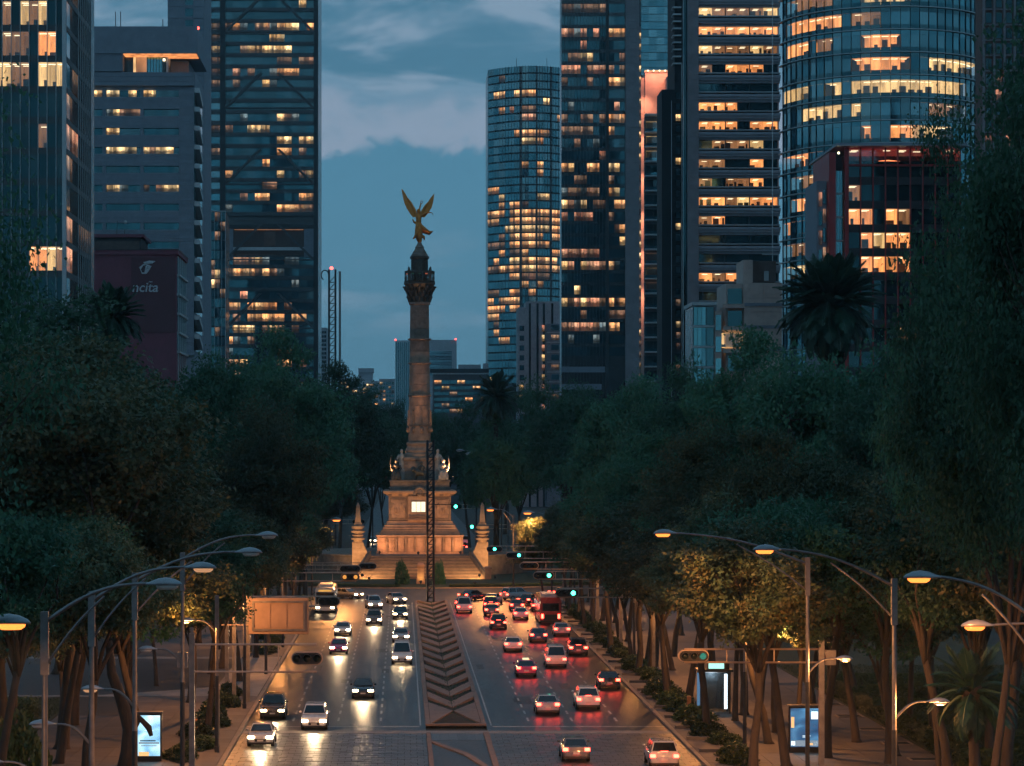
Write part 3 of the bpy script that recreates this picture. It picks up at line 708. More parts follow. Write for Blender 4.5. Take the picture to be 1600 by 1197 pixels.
# floodlights of the monument: a housing, a lens and its light
def floodlight(loc, target, energy, label, col=(1.0, 0.52, 0.22), size=1.6):
    t = thing('floodlight', label, 'floodlight', loc, 'floodlights round the monument')
    d = (Vector(target)-Vector(loc)).normalized(); L = Vector(loc)
    MB().tube([L+Vector((0, 0, -0.35)), L], 0.06, 6).build('stand', M['dark_metal'], t)
    h = MB().tube([L-d*0.25, L-d*0.05, L+d*0.08], [0.12, 0.2, 0.24], 10).build('housing', M['dark_metal'], t)
    MB().tube([L+d*0.085, L+d*0.1], 0.2, 10).build('lens', emit('flood_lens', (1, 0.6, 0.3), 6.0, False), t)
    lamp('flood_light', 'SPOT', L+d*0.3, energy, col, t, target, 0.15, size, 0.7)
for s, w in ((-1, 'left'), (1, 'right')):
    floodlight((mx+s*9.2, 400.2, 0.9), (mx+s*5.5, 409.5, 2.0), 2700, 'small floodlight at the %s foot of the monument stairs' % w, (1.0, 0.55, 0.2), 1.7)
    floodlight((mx+s*11.8, 404.6, 0.4), (mx+s*9.9, 413.6, 4.2), 6200, 'floodlight beside the %s stair parapet aimed at the flank wall' % w, (1.0, 0.55, 0.2), 1.1)
    floodlight((mx+s*6.6, 417.6, 3.8), (mx+s*3.5, 423, 9.5), 1150, 'small floodlight on the terrace at the %s of the podium' % w, (1.0, 0.42, 0.16), 2.3)
    floodlight((mx+s*5.5, 423.0, 16.0), (mx, my, 31), 6200, 'small floodlight on the attic ledge, %s of the column' % w, (1.0, 0.48, 0.2), 1.1)
floodlight((mx-0.3, 416.3, 3.75), (mx, 422, 8.5), 850, 'small floodlight at the top of the stairs before the podium', (1.0, 0.42, 0.16), 2.4)
floodlight((mx-8.0, 395.0, 0.6), (mx, my, 58.5), 15000, 'low floodlight on the lawn aimed up at the golden figure', (1.0, 0.55, 0.25), 0.22)

# stele, cone shrubs and uplight in front of the stairs
stl = thing('stone_stele', 'small stone stele lit from below before the monument stairs', 'stele', (mx-0.1, 388, 0))
MB().box(mx-0.75, mx+0.55, 387.5, 388.5, 0.1, 0.9).build('plinth', stone, stl, bevel=0.05)
MB().lathe([(0.55, 0.9), (0.5, 2.6), (0.6, 2.7), (0.6, 3.0), (0.3, 3.3)], c=(mx-0.1, 388), sq=True).build('shaft', stone, stl)
floodlight((mx-0.1, 386.2, 0.5), (mx-0.1, 388, 1.6), 90, 'tiny uplight in front of the small stele', (1.0, 0.6, 0.15), 1.4)
floodlight((mx+8.0, 385.0, 0.45), (mx+11, 388, 0.4), 200, 'ground floodlight glowing on the lawn right of the stele', (1.0, 0.6, 0.2), 2.0)

# ashlar joints on the podium: each block face a slightly raised slab
rq = random.Random(12)
for row in range(4):
    z0 = 8.95+row*0.98
    for s_ in (-1, 1):
        x0, x1 = sorted((mx+s_*4.62, mx+s_*5.12))
        ubox('quoin_block', stone if row % 2 else stone_d, ped, x0, x1, my-5.24-rq.uniform(0, .03), my-5.1, z0, z0+0.92)
for k in range(7):
    ubox('dentil', stone_d, mon, mx-5.2+k*1.7, mx-4.6+k*1.7, my-5.75, my-5.4, 12.95, 13.2)
for k in range(5):
    for s_ in (-1, 1):
        MB().ball((mx+s_*(2.6+0.45*k), my-5.3, 10.8+0.5*math.sin(k*1.9)), (0.22, 0.12, 0.55), 8, 5).build('relief_figure', stone, ped, True)
# ---------------------------------------------------------------- buildings
G_TEAL = glass_mat('glass_teal', (0.003, 0.026, 0.038), ior=2.1)
G_BLUE = glass_mat('glass_blue', (0.004, 0.046, 0.072), ior=2.9)
G_DARK = glass_mat('glass_dark', (0.003, 0.012, 0.017), ior=1.65)
G_SKY = glass_mat('glass_sky', (0.008, 0.06, 0.085), ior=3.3, wave=0.03)
FIN = mat('aluminium_fin', (0.36, 0.40, 0.42), 0.4, 0.5, var=0.1)
DFIN = mat('dark_mullion', (0.010, 0.022, 0.028), 0.5, 0.2, var=0.1)
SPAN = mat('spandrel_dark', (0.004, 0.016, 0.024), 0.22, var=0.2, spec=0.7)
STONE_G = mat('grey_stone_cladding', (0.175, 0.21, 0.255), 0.7, var=0.14, scale=0.6, randv=0.06)
STONE_L = mat('pale_blue_cladding', (0.25, 0.27, 0.31), 0.65, var=0.12, scale=0.6, randv=0.05)
STONE_P = mat('pink_grey_cladding', (0.19, 0.185, 0.205), 0.7, var=0.14, scale=0.6, randv=0.06)
BEIGE = mat('beige_panel', (0.46, 0.37, 0.33), 0.75, var=0.12, scale=0.8, randv=0.05)
MAROON = mat('maroon_render', (0.17, 0.05, 0.075), 0.75, var=0.14, scale=0.7)
REDSTEEL = mat('red_steel', (0.30, 0.018, 0.022), 0.45, var=0.2, scale=1)
BRACE = mat('brace_steel', (0.055, 0.065, 0.072), 0.5, 0.3, var=0.2)
BROWN_D = mat('brown_louvre', (0.075, 0.055, 0.05), 0.7, var=0.3, scale=1.5)
LIT = [lit_mat('office_amber', ((1.0, 0.38, 0.12), (1.0, 0.56, 0.24)), 1.35),
       lit_mat('office_yellow', ((1.0, 0.55, 0.20), (1.0, 0.70, 0.34)), 1.35),
       lit_mat('office_dim', ((0.75, 0.36, 0.20), (0.85, 0.5, 0.28)), 0.34),
       lit_mat('office_rose', ((1.0, 0.36, 0.19), (1.0, 0.52, 0.30)), 0.85),
       lit_mat('office_cool', ((0.5, 0.72, 0.8), (0.75, 0.85, 0.8)), 0.22)]
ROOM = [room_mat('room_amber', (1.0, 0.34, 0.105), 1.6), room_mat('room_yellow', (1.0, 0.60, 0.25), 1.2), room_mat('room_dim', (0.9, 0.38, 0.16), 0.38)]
TUBE_L = emit('ceiling_lamp', (1.0, 0.80, 0.52), 3.2, False)
FURN = mat('furniture_dark', (0.03, 0.022, 0.018), 0.7)
CLEAR = pane_mat('window_glass', (0.9, 0.92, 0.9), 0.08)

class Bld:
    def __init__(s, name, label, Y, group=None, cat='building', px=None):
        s.Y = Y; s.o = thing(name, label, cat, (X(px if px else VX, Y), Y, 0), group)
    def x(s, px): return X(px, s.Y)
    def z(s, py): return Z(py, s.Y)
    def box(s, name, m, px0, px1, py0, py1, d0=0.0, d1=20.0, par=None, bevel=0.0):
        """px0..px1, py0 (top)..py1 (bottom); py1=None reaches the ground"""
        z1 = s.z(py0); z0 = 0.0 if py1 is None else s.z(py1)
        return MB().box(s.x(px0), s.x(px1), s.Y+d0, s.Y+d1, z0, z1).build(name, m, par or s.o, bevel=bevel)
    def u(s, name, m, px0, px1, py0, py1, d0, d1, par=None):
        z1 = s.z(py0); z0 = 0.0 if py1 is None else s.z(py1)
        return ubox(name, m, par or s.o, s.x(px0), s.x(px1), s.Y+d0, s.Y+d1, z0, z1)
def in_spans(cx, spans):
    for sp in spans:
        if sp[0] <= cx <= sp[1]: return sp[2] if len(sp) > 2 else 0
    return None
def room(par, x0, x1, y, z0, z1, m, depth=3.2, seed=0, furn=True):
    """lit room behind a pane: walls, ceiling with lamp rows, furniture"""
    r = random.Random(seed)
    b = MB(); yb = y+depth
    b.add([(x0, y, z0), (x0, yb, z0), (x0, yb, z1), (x0, y, z1), (x1, y, z0), (x1, yb, z0), (x1, yb, z1), (x1, y, z1)],
          [(1, 5, 6, 2), (3, 2, 6, 7), (0, 4, 5, 1), (0, 1, 2, 3), (4, 7, 6, 5)])
    o = b.build('lit_room', m, par)
    l = MB(); n = max(1, int((x1-x0)/2.2))
    for k in range(n):
        xc = x0+(k+0.5)*(x1-x0)/n
        for q in (0.25, 0.7):
            if r.random() < 0.75: l.box(xc-0.55, xc+0.55, y+depth*q-0.09, y+depth*q+0.09, z1-0.16, z1-0.1)
    if l.f: l.build('ceiling_lamp', TUBE_L, o)
    if furn:
        f = MB(); xx = x0+r.uniform(0.1, 0.6)
        while xx < x1-0.4:
            w = r.uniform(0.3, 1.3); h = r.choice((0.5, 0.7, 0.75, 0.95, 1.1, 1.45)); yy = y+r.uniform(0.3, depth-0.7)
            f.box(xx, min(xx+w, x1-0.05), yy, yy+0.45, z0+0.02, z0+h); xx += w+r.uniform(0.2, 1.4)
        if f.f: f.build('furniture', FURN, o)
    return o
SEED = [0]
def floors(b, py0, dpy, n, frac, edges, lit, glass, d=0.0, mode='pane', span=None, span_d=-0.15, span_px=None, noise_p=0.0, rng=None, only=None, pane_name='window_pane'):
    """storeys of windows: py0 = centre of the first row, edges = pane edges in photo columns, lit = {row centre: spans}"""
    rng = rng or random.Random(int(py0*7+edges[0]))
    for i in range(n):
        pc = py0+i*dpy; top = pc-dpy*frac/2; bot = pc+dpy*frac/2
        if b.z(bot) < 2: break
        spans = []
        for k, v in lit.items():
            if abs(k-pc) < dpy*0.5: spans = spans + list(v)
        for a, c in zip(edges[:-1], edges[1:]):
            kind = in_spans((a+c)/2, spans)
            if kind is None and rng.random() < noise_p: kind = rng.choice((2, 4, 4, 3))
            if kind is not None:
                q_ = rng.random()
                if q_ < 0.10: kind = None
                elif q_ < 0.22: kind = 2
                elif q_ < 0.32: kind = 1
                elif q_ < 0.37 and mode == 'pane': kind = 4
            if only and not only(i, a, c): continue
            SEED[0] += 1
            if kind is None: b.u(pane_name, glass, a+0.15*0, c, top, bot, d, d+0.12)
            elif mode == 'room':
                b.u(pane_name, CLEAR, a, c, top, bot, d, d+0.05)
                room(b.o, b.x(a)+0.03, b.x(c)-0.03, b.Y+d+0.1, b.z(bot)+0.02, b.z(top)-0.02, ROOM[min(kind, 2)], seed=SEED[0])
            else: b.u(pane_name, LIT[kind], a, c, top, bot, d, d+0.12)
        if span:
            p0, p1 = span_px or (edges[0], edges[-1])
            b.u('spandrel', span, p0, p1, bot, pc+dpy-dpy*frac/2, span_d, 0.3)
def lin(a, c, n): return [a+(c-a)*i/n for i in range(n+1)]

# ---- left: glass tower with bright vertical fins
b = Bld('glass_office_tower', 'dark glass tower with pale vertical fins at the left edge, a few lit offices', 330, px=60)
b.box('core', SPAN, -60, 103.6, -160, None, 3.6, 30)
e = [-24+14*i for i in range(10)]   # -24 .. 102
e[-1] = 103.0
litB1 = {20: [(0, 15, 2), (27, 72, 1)], 68: [(0, 40, 2), (62, 100, 0)], 116: [(-10, 40, 1), (66, 100, 1)], 284: [(15, 97, 2)], 332: [(92, 97, 0)], 404: [(48, 100, 0)], 212: [(60, 75, 2)]}
floors(b, -28, 48, 19, 0.78, e, litB1, G_DARK, d=0.0, mode='room', span=SPAN, span_d=-0.05, span_px=(-24, 103))
for p in e[1:-1]: b.u('fin', FIN, p-0.45, p+0.45, -160, None, -0.35, 0.0)
b.u('corner_pier', FIN, 97.5, 103.4, -160, None, -0.32, 0.4)
# side towards the avenue: storeys of dark glass and dense fins
sx = b.x(103.6)
for i in range(19):
    pc = -28+i*48
    if b.z(pc+20) < 2: break
    for k, (ya, yb) in enumerate(((0.4, 6), (6, 11.7))):
        m = LIT[3] if (i in (8, 9) and k == 0) or i == 5 else (LIT[2] if R.random() < 0.25 else G_TEAL)
        ubox('window_pane', m, b.o, sx-0.2, sx+0.0, b.Y+ya, b.Y+yb-0.1, b.z(pc+19), b.z(pc-19))
    ubox('window_pane', LIT[2] if i == 8 else G_SKY, b.o, sx-0.2, sx+0.0, b.Y+11.8, b.Y+26, b.z(pc+19), b.z(pc-19))
    ubox('spandrel', DFIN, b.o, sx-0.25, sx+0.06, b.Y+0.4, b.Y+26, b.z(pc+28.5), b.z(pc+19.5))
for k in range(7):
    y = b.Y+11.8+k*2.3
    ubox('fin', FIN, b.o, sx+0.0, sx+0.11, y, y+0.2, 0, b.z(-160))

# ---- left: grey stone office block with ribbon windows and roof loggia
b = Bld('stone_office_block', 'grey stone office block with ribbon windows and an open lit loggia under its roof', 540, px=230)
b.box('body', STONE_G, 120, 303.5, 112, None, 1.0, 26)
# crown storey built round the opening
b.box('crown', STONE_G, 120, 309, 42, 84, -0.6, 26)
b.box('crown', STONE_G, 120, 192, 84.1, 111.8, -0.3, 26)
lg = b.box('loggia_back', LIT[2], 192, 262, 84.2, 111.8, 6.0, 6.3)
for px0, px1, m in ((192, 206, SPAN), (206, 210, ROOM[1]), (210, 227, ROOM[2]), (227, 252, G_SKY), (252, 258, SPAN), (258, 261, FIN)):
    b.u('loggia_screen', m, px0, px1, 86, 110, 3.0, 3.3, lg)
b.u('loggia_soffit', ROOM[0], 193, 307, 84.2, 85.2, -0.3, 5.8)
for k in range(6):
    b.u('loggia_mullion', DFIN, 228+k*4.6, 228.6+k*4.6, 86, 110, 2.8, 3.0, lg)
b.u('loggia_lamp', TUBE_L, 253, 256.5, 89, 92.5, 2.2, 2.6)
b.box('crown_end', STONE_G, 262, 290, 86, 111.8, 8, 26)
litB2 = {146: [(145, 158, 1), (166, 211, 1), (224, 246, 1)], 175.6: [(166, 185, 1), (186, 217, 2)], 205.2: [(166, 184, 1)], 234.8: [(166, 209, 1), (224, 271, 1)], 294: [(166, 205, 1), (224, 276, 1)]}
eB2 = [145, 151, 159, 166, 176, 186, 200, 213, 219, 224, 233, 243, 252, 262, 271, 279]
floors(b, 146, 29.6, 14, 0.36, eB2, litB2, G_TEAL, d=0.75, mode='pane')
for i in range(14):
    pc = 146+i*29.6
    # cladding courses between the ribbon windows stand forward of the glass
    for k in range(4):
        t = pc+29.6*0.18+k*4.75
        if b.z(t+4.6) < 1: continue
        b.u('stone_course', STONE_G, 140, 279.2, t+0.15, t+4.7, 0.0, 0.9)
    for p in (162.5, 221.5): b.u('window_pier', STONE_G, p-2.6, p+2.6, pc-5.3, pc+5.3, 0.1, 0.9)
    for k in range(6):
        t = pc-5.3+k*4.93
        if b.z(t+4.8) > 1: b.u('stone_course', STONE_G, 279.6, 302.6, t+0.12, t+4.8, 0.0, 0.9)
    # slanted balconies on the avenue side
    if b.z(pc+20) > 2:
        xs = b.x(303.6); m = MB()
        zt, zb_ = b.z(pc-9), b.z(pc+14)
        m.slabyz([(b.Y+0.4, zt), (b.Y+0.4, zt-1.0), (b.Y+9.5, zb_), (b.Y+9.5, zb_+1.0)], xs, xs+1.1)
        m.build('slanted_balcony', FIN, b.o)
        ubox('window_pane', G_DARK, b.o, xs-0.05, xs+0.12, b.Y+0.5, b.Y+20, b.z(pc+17), b.z(pc-3))
for k in range(3):
    t = 113+k*7; b.u('stone_course', STONE_G, 140, 302.6, t, t+6.8, -0.1+0.05*k, 0.9)
for px_ in (174, 182, 249):
    MB().tube([(b.x(px_), b.Y+8, b.z(42)), (b.x(px_), b.Y+8, b.z(8 if px_ < 200 else 20))], 0.09, 5).build('roof_antenna', M['dark_metal'], b.o)
BEACON = emit('red_beacon', (1.0, 0.08, 0.06), 7, False)
MB().ball((b.x(314-5), b.Y, b.z(44)), 0.35).build('roof_beacon', BEACON, b.o)

# ---- left: pale grey shaft rising behind the stone block
b = Bld('grey_shaft_tower', 'pale grey panelled tower with one column of small dark windows behind the stone block', 640, px=290)
b.box('body', STONE_G, 262, 319, -170, None, 0.4, 24)
for i in range(22):
    pc = -16+i*17.8
    if b.z(pc+9) < 2: break
    b.u('window_pane', G_TEAL, 289.5, 301.5, pc-6, pc+6, 0.15, 0.5)
    b.u('stone_panel', STONE_G, 262, 289, pc-8.6, pc+8.6, 0.0, 0.45)
    b.u('stone_panel', STONE_G, 302, 318.6, pc-8.6, pc+8.6, 0.0, 0.45)
    b.u('stone_panel', STONE_G, 289.2, 301.8, pc+6.2, pc+11.5, 0.0, 0.45)

# ---- left: maroon building with a sign
b = Bld('maroon_sign_building', 'maroon rendered building with silver lettering and emblem, half hidden by a palm', 420, px=220)
b.box('body', MAROON, 100, 276, 398, None, 0, 18)
b.box('parapet', MAROON, 100, 279, 391, 398, -0.3, 18.2)
b.u('parapet_cap', M['dark_metal'], 100, 280, 389.6, 391, -0.4, 18.3)
b.box('panel_recess', mat('maroon_dark', (0.10, 0.035, 0.048), 0.7, var=0.15), 205, 274, 402, 520, -0.12, 0)
b.box('roof_house', mat('roof_house', (0.03, 0.03, 0.035), 0.8), 100, 216, 366, 391, 4, 16)
b.u('roof_house_cap', MAROON, 100, 221, 363, 368, 3.5, 16.5)
b.u('roof_house_louvre', BROWN_D, 145, 214, 374, 390, 3.7, 4.0)
sxx = b.x(276)
for i in range(5):
    z1 = b.z(402+i*30); ubox('window_pane', G_SKY, b.o, sxx-0.1, sxx+0.12, b.Y+1, b.Y+16, z1-2.6, z1)
    ubox('balcony_slab', FIN, b.o, sxx, sxx+0.5, b.Y+0.6, b.Y+17, z1-3.05, z1-2.75)
for k in range(5):
    ubox('side_mullion', FIN, b.o, sxx+0.1, sxx+0.3, b.Y+1+k*3.6, b.Y+1.15+k*3.6, 4, b.z(400))
for px_, t in ((176, 340), (188, 352)): MB().tube([(b.x(px_), b.Y+6, b.z(366)), (b.x(px_+1), b.Y+6, b.z(t))], 0.06, 5).build('roof_antenna', M['dark_metal'], b.o)
MB().ball((b.x(190), b.Y+6, b.z(342)), (0.3, 0.12, 0.3)).build('dish', FIN, b.o)
silver = mat('silver_letters', (0.55, 0.58, 0.62), 0.3, 0.8, var=0.1)
def text_mesh(s, size, mtl, loc, par, name, shear=0.0, depth=0.03):
    c = bpy.data.curves.new(name, 'FONT'); c.body = s; c.size = size; c.extrude = depth; c.shear = shear; c.align_x = 'LEFT'; c.offset = size*0.008
    o = bpy.data.objects.new('tmp_text', c); COL.objects.link(o)
    dg = bpy.context.evaluated_depsgraph_get(); me = bpy.data.meshes.new_from_object(o.evaluated_get(dg))
    bpy.data.objects.remove(o)
    me.transform(Matrix.Translation(loc) @ Matrix.Rotation(math.radians(90), 4, 'X'))
    me.materials.clear(); me.materials.append(mtl)
    return link(name, me, par)
text_mesh('ncita', 2.25, silver, (b.x(206), b.Y-0.2, b.z(456)), b.o, 'sign_lettering', 0.15, 0.09)
# emblem: slanted bowl-shaped stroke with a flag over it
MB().slabxz([(b.x(p), b.z(q)) for p, q in ((218, 418), (224, 413), (231, 413.5), (237, 416), (233, 423), (229, 428), (222, 428))][::-1], b.Y-0.35, b.Y-0.14).build('sign_emblem', silver, b.o)
MB().slabxz([(b.x(p), b.z(q)) for p, q in ((220.5, 421), (224.5, 415), (228, 415), (226, 426), (222.5, 426))][::-1], b.Y-0.42, b.Y-0.36).build('sign_emblem', mat('emblem_dark', (0.05, 0.02, 0.03), 0.5), b.o)
MB().slabxz([(b.x(p), b.z(q)) for p, q in ((224, 410), (234, 407.5), (243, 408.5), (238, 412), (226, 412.5))][::-1], b.Y-0.35, b.Y-0.14).build('sign_emblem', silver, b.o)
b.u('sign_accent', silver, 232.5, 238.5, 440, 441.2, -0.3, -0.14)

# ---- left: slender glazed annex with thin white mullions
b = Bld('white_mullion_annex', 'slim glass block with thin white mullions at the foot of the braced tower', 760, px=331)
b.box('core', SPAN, 311.5, 351.5, 332, None, 1.2, 20)
r2 = random.Random(5)
for i in range(18):
    pc = 338+i*15
    if b.z(pc+7) < 2: break
    for a, c in zip(lin(311.5, 351.5, 5)[:-1], lin(311.5, 351.5, 5)[1:]):
        b.u('window_pane', LIT[2] if r2.random() < 0.14 else (LIT[1] if r2.random() < 0.03 else (G_SKY if i in (12, 15) else G_TEAL)), a, c, pc-6.6, pc+6.6, 0.9, 1.0)
    b.u('spandrel', DFIN, 311.5, 351.5, pc+6.7, pc+8.3, 0.75, 1.1)
for p in lin(311.5, 352, 7): b.u('mullion', FIN, p-0.25, p+0.25, 330, None, 0.35, 0.8)
b.u('top_rail', FIN, 311, 352.4, 329, 330.2, 0.3, 1.4)

# ---- left: tall braced tower
b = Bld('braced_glass_tower', 'tall dark glass tower with big diagonal braces and many amber floors, left of the sky', 900, px=408)
b.box('core', SPAN, 319, 496.5, -180, None, 2.2, 42)
b.u('edge_pier', DFIN, 343.5, 352, -180, None, -0.4, 2.6)
b.u('edge_pier', DFIN, 490, 497, -180, None, -0.4, 2.6)
b.u('edge_pier', DFIN, 318.4, 324.8, -180, None, -0.4, 2.6)
litB3 = {41: [(353, 383, 0), (387, 457, 0), (480, 490, 0)], 61: [(424, 441, 1)], 78: [(378, 456, 1)], 95: [(437, 487, 2)], 110: [(361, 397, 3), (438, 464, 0)], 128: [(413, 421, 1), (423, 438, 2)],
         180: [(436, 473, 2)], 197: [(353, 360, 0), (385, 424, 1), (430, 436, 1)], 216: [(438, 452, 1), (461, 487, 1)], 234: [(438, 458, 0), (463, 478, 2)], 252: [(408, 417, 0)], 269: [(353, 368, 0), (437, 445, 1), (470, 488, 2)], 287: [(400, 432, 2)],
         305: [(376, 389, 3), (400, 416, 0), (456, 488, 0)], 323: [(437, 490, 0)], 341: [(357, 375, 1), (386, 454, 1)], 413: [(360, 428, 2), (446, 455, 0)], 431: [(353, 434, 0)],
         484: [(355, 378, 0), (389, 434, 0), (440, 456, 1)], 502: [(366, 383, 3), (386, 484, 0)], 520: [(354, 433, 1), (436, 472, 2)], 537: [(353, 361, 0), (384, 410, 0)], 555: [(436, 454, 0)], 573: [(353, 382, 0), (438, 458, 0)]}
eB3 = lin(352, 490, 12)
floors(b, -12.0, 17.75, 20, 0.66, eB3, litB3, G_TEAL, d=1.0, span=SPAN, span_d=0.4, span_px=(352, 490), noise_p=0.06)
floors(b, 407.5, 17.75, 13, 0.66, eB3, litB3, G_TEAL, d=1.0, span=SPAN, span_d=0.4, span_px=(352, 490), noise_p=0.06)
litc = {43: [(324, 345, 2)], 61: [(324, 345, 2)], 78.5: [(324, 345, 1)], 96: [(324, 345, 2)], 114: [(324, 345, 2)], 132: [(324, 345, 2)], 198: [(324, 345, 1)], 233: [(324, 345, 1)]}
floors(b, -12.0, 17.75, 20, 0.6, [325, 343.4], litc, G_BLUE, d=1.0, span=SPAN, span_d=0.4)
# plant floor: a deep open bay
b.u('plant_bay_wall', BROWN_D, 352, 490, 352, 398, 2.0, 2.2)
b.u('plant_bay_wall', mat('plant_bay_box', (0.13, 0.075, 0.06), 0.7), 412, 430, 362, 384, 1.2, 1.9)
b.u('plant_bay_end', STONE_G, 352, 364, 354, 404, 0.6, 1.9); b.u('plant_bay_end', STONE_G, 475, 490, 356, 402, 0.6, 1.9)
b.u('plant_bay_rail', FIN, 364, 475, 386, 391, 0.7, 0.9); b.u('plant_bay_lintel', DFIN, 352, 490, 351, 357, 0.2, 1.9)
b.u('plant_bay_lamp', ROOM[2], 366, 474, 358, 359, 1.0, 1.5)
for base in (49, 168, 287, 405, 512):
    for s, pb in ((-1, 353), (1, 489)):
        zt_, zb_ = b.z(base-54), b.z(base); xt, xb = b.x(421+s*14), b.x(pb); w = 0.55
        MB().slabxz([(xb-w, zb_), (xb+w, zb_), (xt+w, zt_), (xt-w, zt_)], b.Y-0.1, b.Y+0.5).build('diagonal_brace', BRACE, b.o)
    b.u('brace_tie', BRACE, 352, 490, base-0.4, base+1.4, -0.05, 0.45)

# ---- slender lattice masts
def lattice(name, label, px0, px1, pyt, Y, w=0.28, third=None):
    x0, x1 = X(px0, Y), X(px1, Y); zt_ = Z(pyt, Y)
    t = thing(name, label, 'mast', ((x0+x1)/2, Y, 0))
    for xx in (x0, x1):
        for yy in (Y, Y+abs(x1-x0)): MB().tube([(xx, yy, 0), (xx, yy, zt_)], w/2, 6).build('mast_leg', M['dark_metal'], t)
    h = abs(x1-x0)*1.1; z = 0.5
    while z < zt_-h:
        ubox('rung', M['dark_metal'], t, x0, x1, Y-0.05, Y+0.05, z, z+w*0.45)
        MB().tube([(x0, Y, z), (x1, Y, z+h)], w*0.22, 4).build('lacing', M['dark_metal'], t)
        z += h
    if third: MB().tube([(X(third, Y), Y+0.3, 0), (X(third, Y), Y+0.3, Z(pyt+3, Y))], w*0.6, 6).build('conduit', M['metal'], t)
    return t
t = lattice('lattice_mast', 'tall dark lattice mast with a red beacon left of the column', 514, 524, 421, 560, 0.42, 531)
MB().ball((X(518, 560), 560, Z(419, 560)), 0.35).build('red_beacon', BEACON, t)
MB().tube([(X(512, 560)+0.8*math.cos(a)-0.6, 560, Z(430, 560)+1.1*math.sin(a)) for a in [0.3+0.5*k for k in range(9)]], 0.14, 6).build('hook', M['dark_metal'], t)
t = lattice('lattice_mast', 'dark camera mast standing at the far end of the chevron median before the monument', 668, 677.5, 688, 341, 0.3)
ubox('mast_arm', M['dark_metal'], t, X(650, 341), X(668, 341), 340.9, 341.1, Z(772.5, 341), Z(771, 341))
ubox('mast_arm', M['dark_metal'], t, X(678, 341), X(712, 341), 340.9, 341.1, Z(789, 341), Z(787.6, 341))

# ---- centre, far behind: towers and low blocks
def far_block(name, label, Y, px0, px1, py, wallm, rows=6, cols=6, glass=G_TEAL, p=0.1, d=30, seed=1, py_first=None, dpy=None, vertical=False):
    b = Bld(name, label, Y, px=(px0+px1)/2)
    b.box('body', wallm, px0, px1, py, None, 0.5, d)
    r = random.Random(seed); py_first = py_first or py+7; dpy = dpy or 7
    if vertical:
        for a in lin(px0+0.5, px1-0.5, cols): b.u('rib', FIN, a-0.5, a+0.5, py+2, None, 0.0, 0.6)
        for a, c in zip(lin(px0+1, px1-1, cols)[:-1], lin(px0+1, px1-1, cols)[1:]): b.u('window_strip', glass, a, c, py+3, None, 0.3, 0.7)
    else:
        for i in range(rows):
            for a, c in zip(lin(px0+1, px1-1, cols)[:-1], lin(px0+1, px1-1, cols)[1:]):
                m = r.choice((LIT[0], LIT[2], LIT[1])) if r.random() < p else glass
                b.u('window_pane', m, a+0.4, c-0.4, py_first+i*dpy-dpy*0.3, py_first+i*dpy+dpy*0.3, 0.3, 0.7)
    return b
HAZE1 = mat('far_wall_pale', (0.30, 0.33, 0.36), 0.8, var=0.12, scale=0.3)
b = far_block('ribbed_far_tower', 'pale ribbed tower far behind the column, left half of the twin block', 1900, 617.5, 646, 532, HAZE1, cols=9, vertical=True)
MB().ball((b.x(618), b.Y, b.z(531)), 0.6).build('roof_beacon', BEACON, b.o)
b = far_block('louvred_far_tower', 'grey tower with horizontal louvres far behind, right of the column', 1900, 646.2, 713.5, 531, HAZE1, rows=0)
for i in range(16): b.u('louvre', G_BLUE, 652, 706, 549+i*2.4, 550.4+i*2.4, 0.2, 0.7)
MB().ball((b.x(712), b.Y, b.z(530)), 0.6).build('roof_beacon', BEACON, b.o)
b = far_block('low_office_slab', 'low dark office slab with a few lit windows left of the round tower', 1100, 677, 764, 583, mat('slab_dark', (0.07, 0.085, 0.10), 0.7), rows=6, cols=7, p=0.28, seed=4, py_first=597, dpy=9)
b.u('roof_rim', FIN, 675, 764, 583, 585, -0.4, 0.5); b.u('roof_rim', DFIN, 672, 764, 576, 582, 0.6, 8)
b.box('roof_plant', HAZE1, 717, 752, 569, 577, 6, 14); b.box('roof_plant', HAZE1, 756, 764, 567, 577, 6, 14)
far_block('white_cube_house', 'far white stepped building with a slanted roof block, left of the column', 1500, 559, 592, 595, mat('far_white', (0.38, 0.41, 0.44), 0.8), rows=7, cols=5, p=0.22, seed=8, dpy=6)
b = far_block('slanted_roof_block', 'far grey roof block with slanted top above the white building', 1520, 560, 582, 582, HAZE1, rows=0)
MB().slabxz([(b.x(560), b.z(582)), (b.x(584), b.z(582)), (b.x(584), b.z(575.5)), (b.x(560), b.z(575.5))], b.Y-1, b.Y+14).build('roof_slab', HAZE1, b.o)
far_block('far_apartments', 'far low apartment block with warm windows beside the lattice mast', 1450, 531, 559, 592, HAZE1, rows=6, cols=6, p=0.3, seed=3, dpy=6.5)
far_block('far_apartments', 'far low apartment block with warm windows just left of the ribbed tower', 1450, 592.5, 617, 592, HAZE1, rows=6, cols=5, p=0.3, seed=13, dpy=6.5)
far_block('far_highrise', 'slim pale high-rise right behind the braced tower, beside the lattice mast', 1350, 497.5, 511, 512, HAZE1, rows=14, cols=3, p=0.08, seed=23, dpy=6.6)

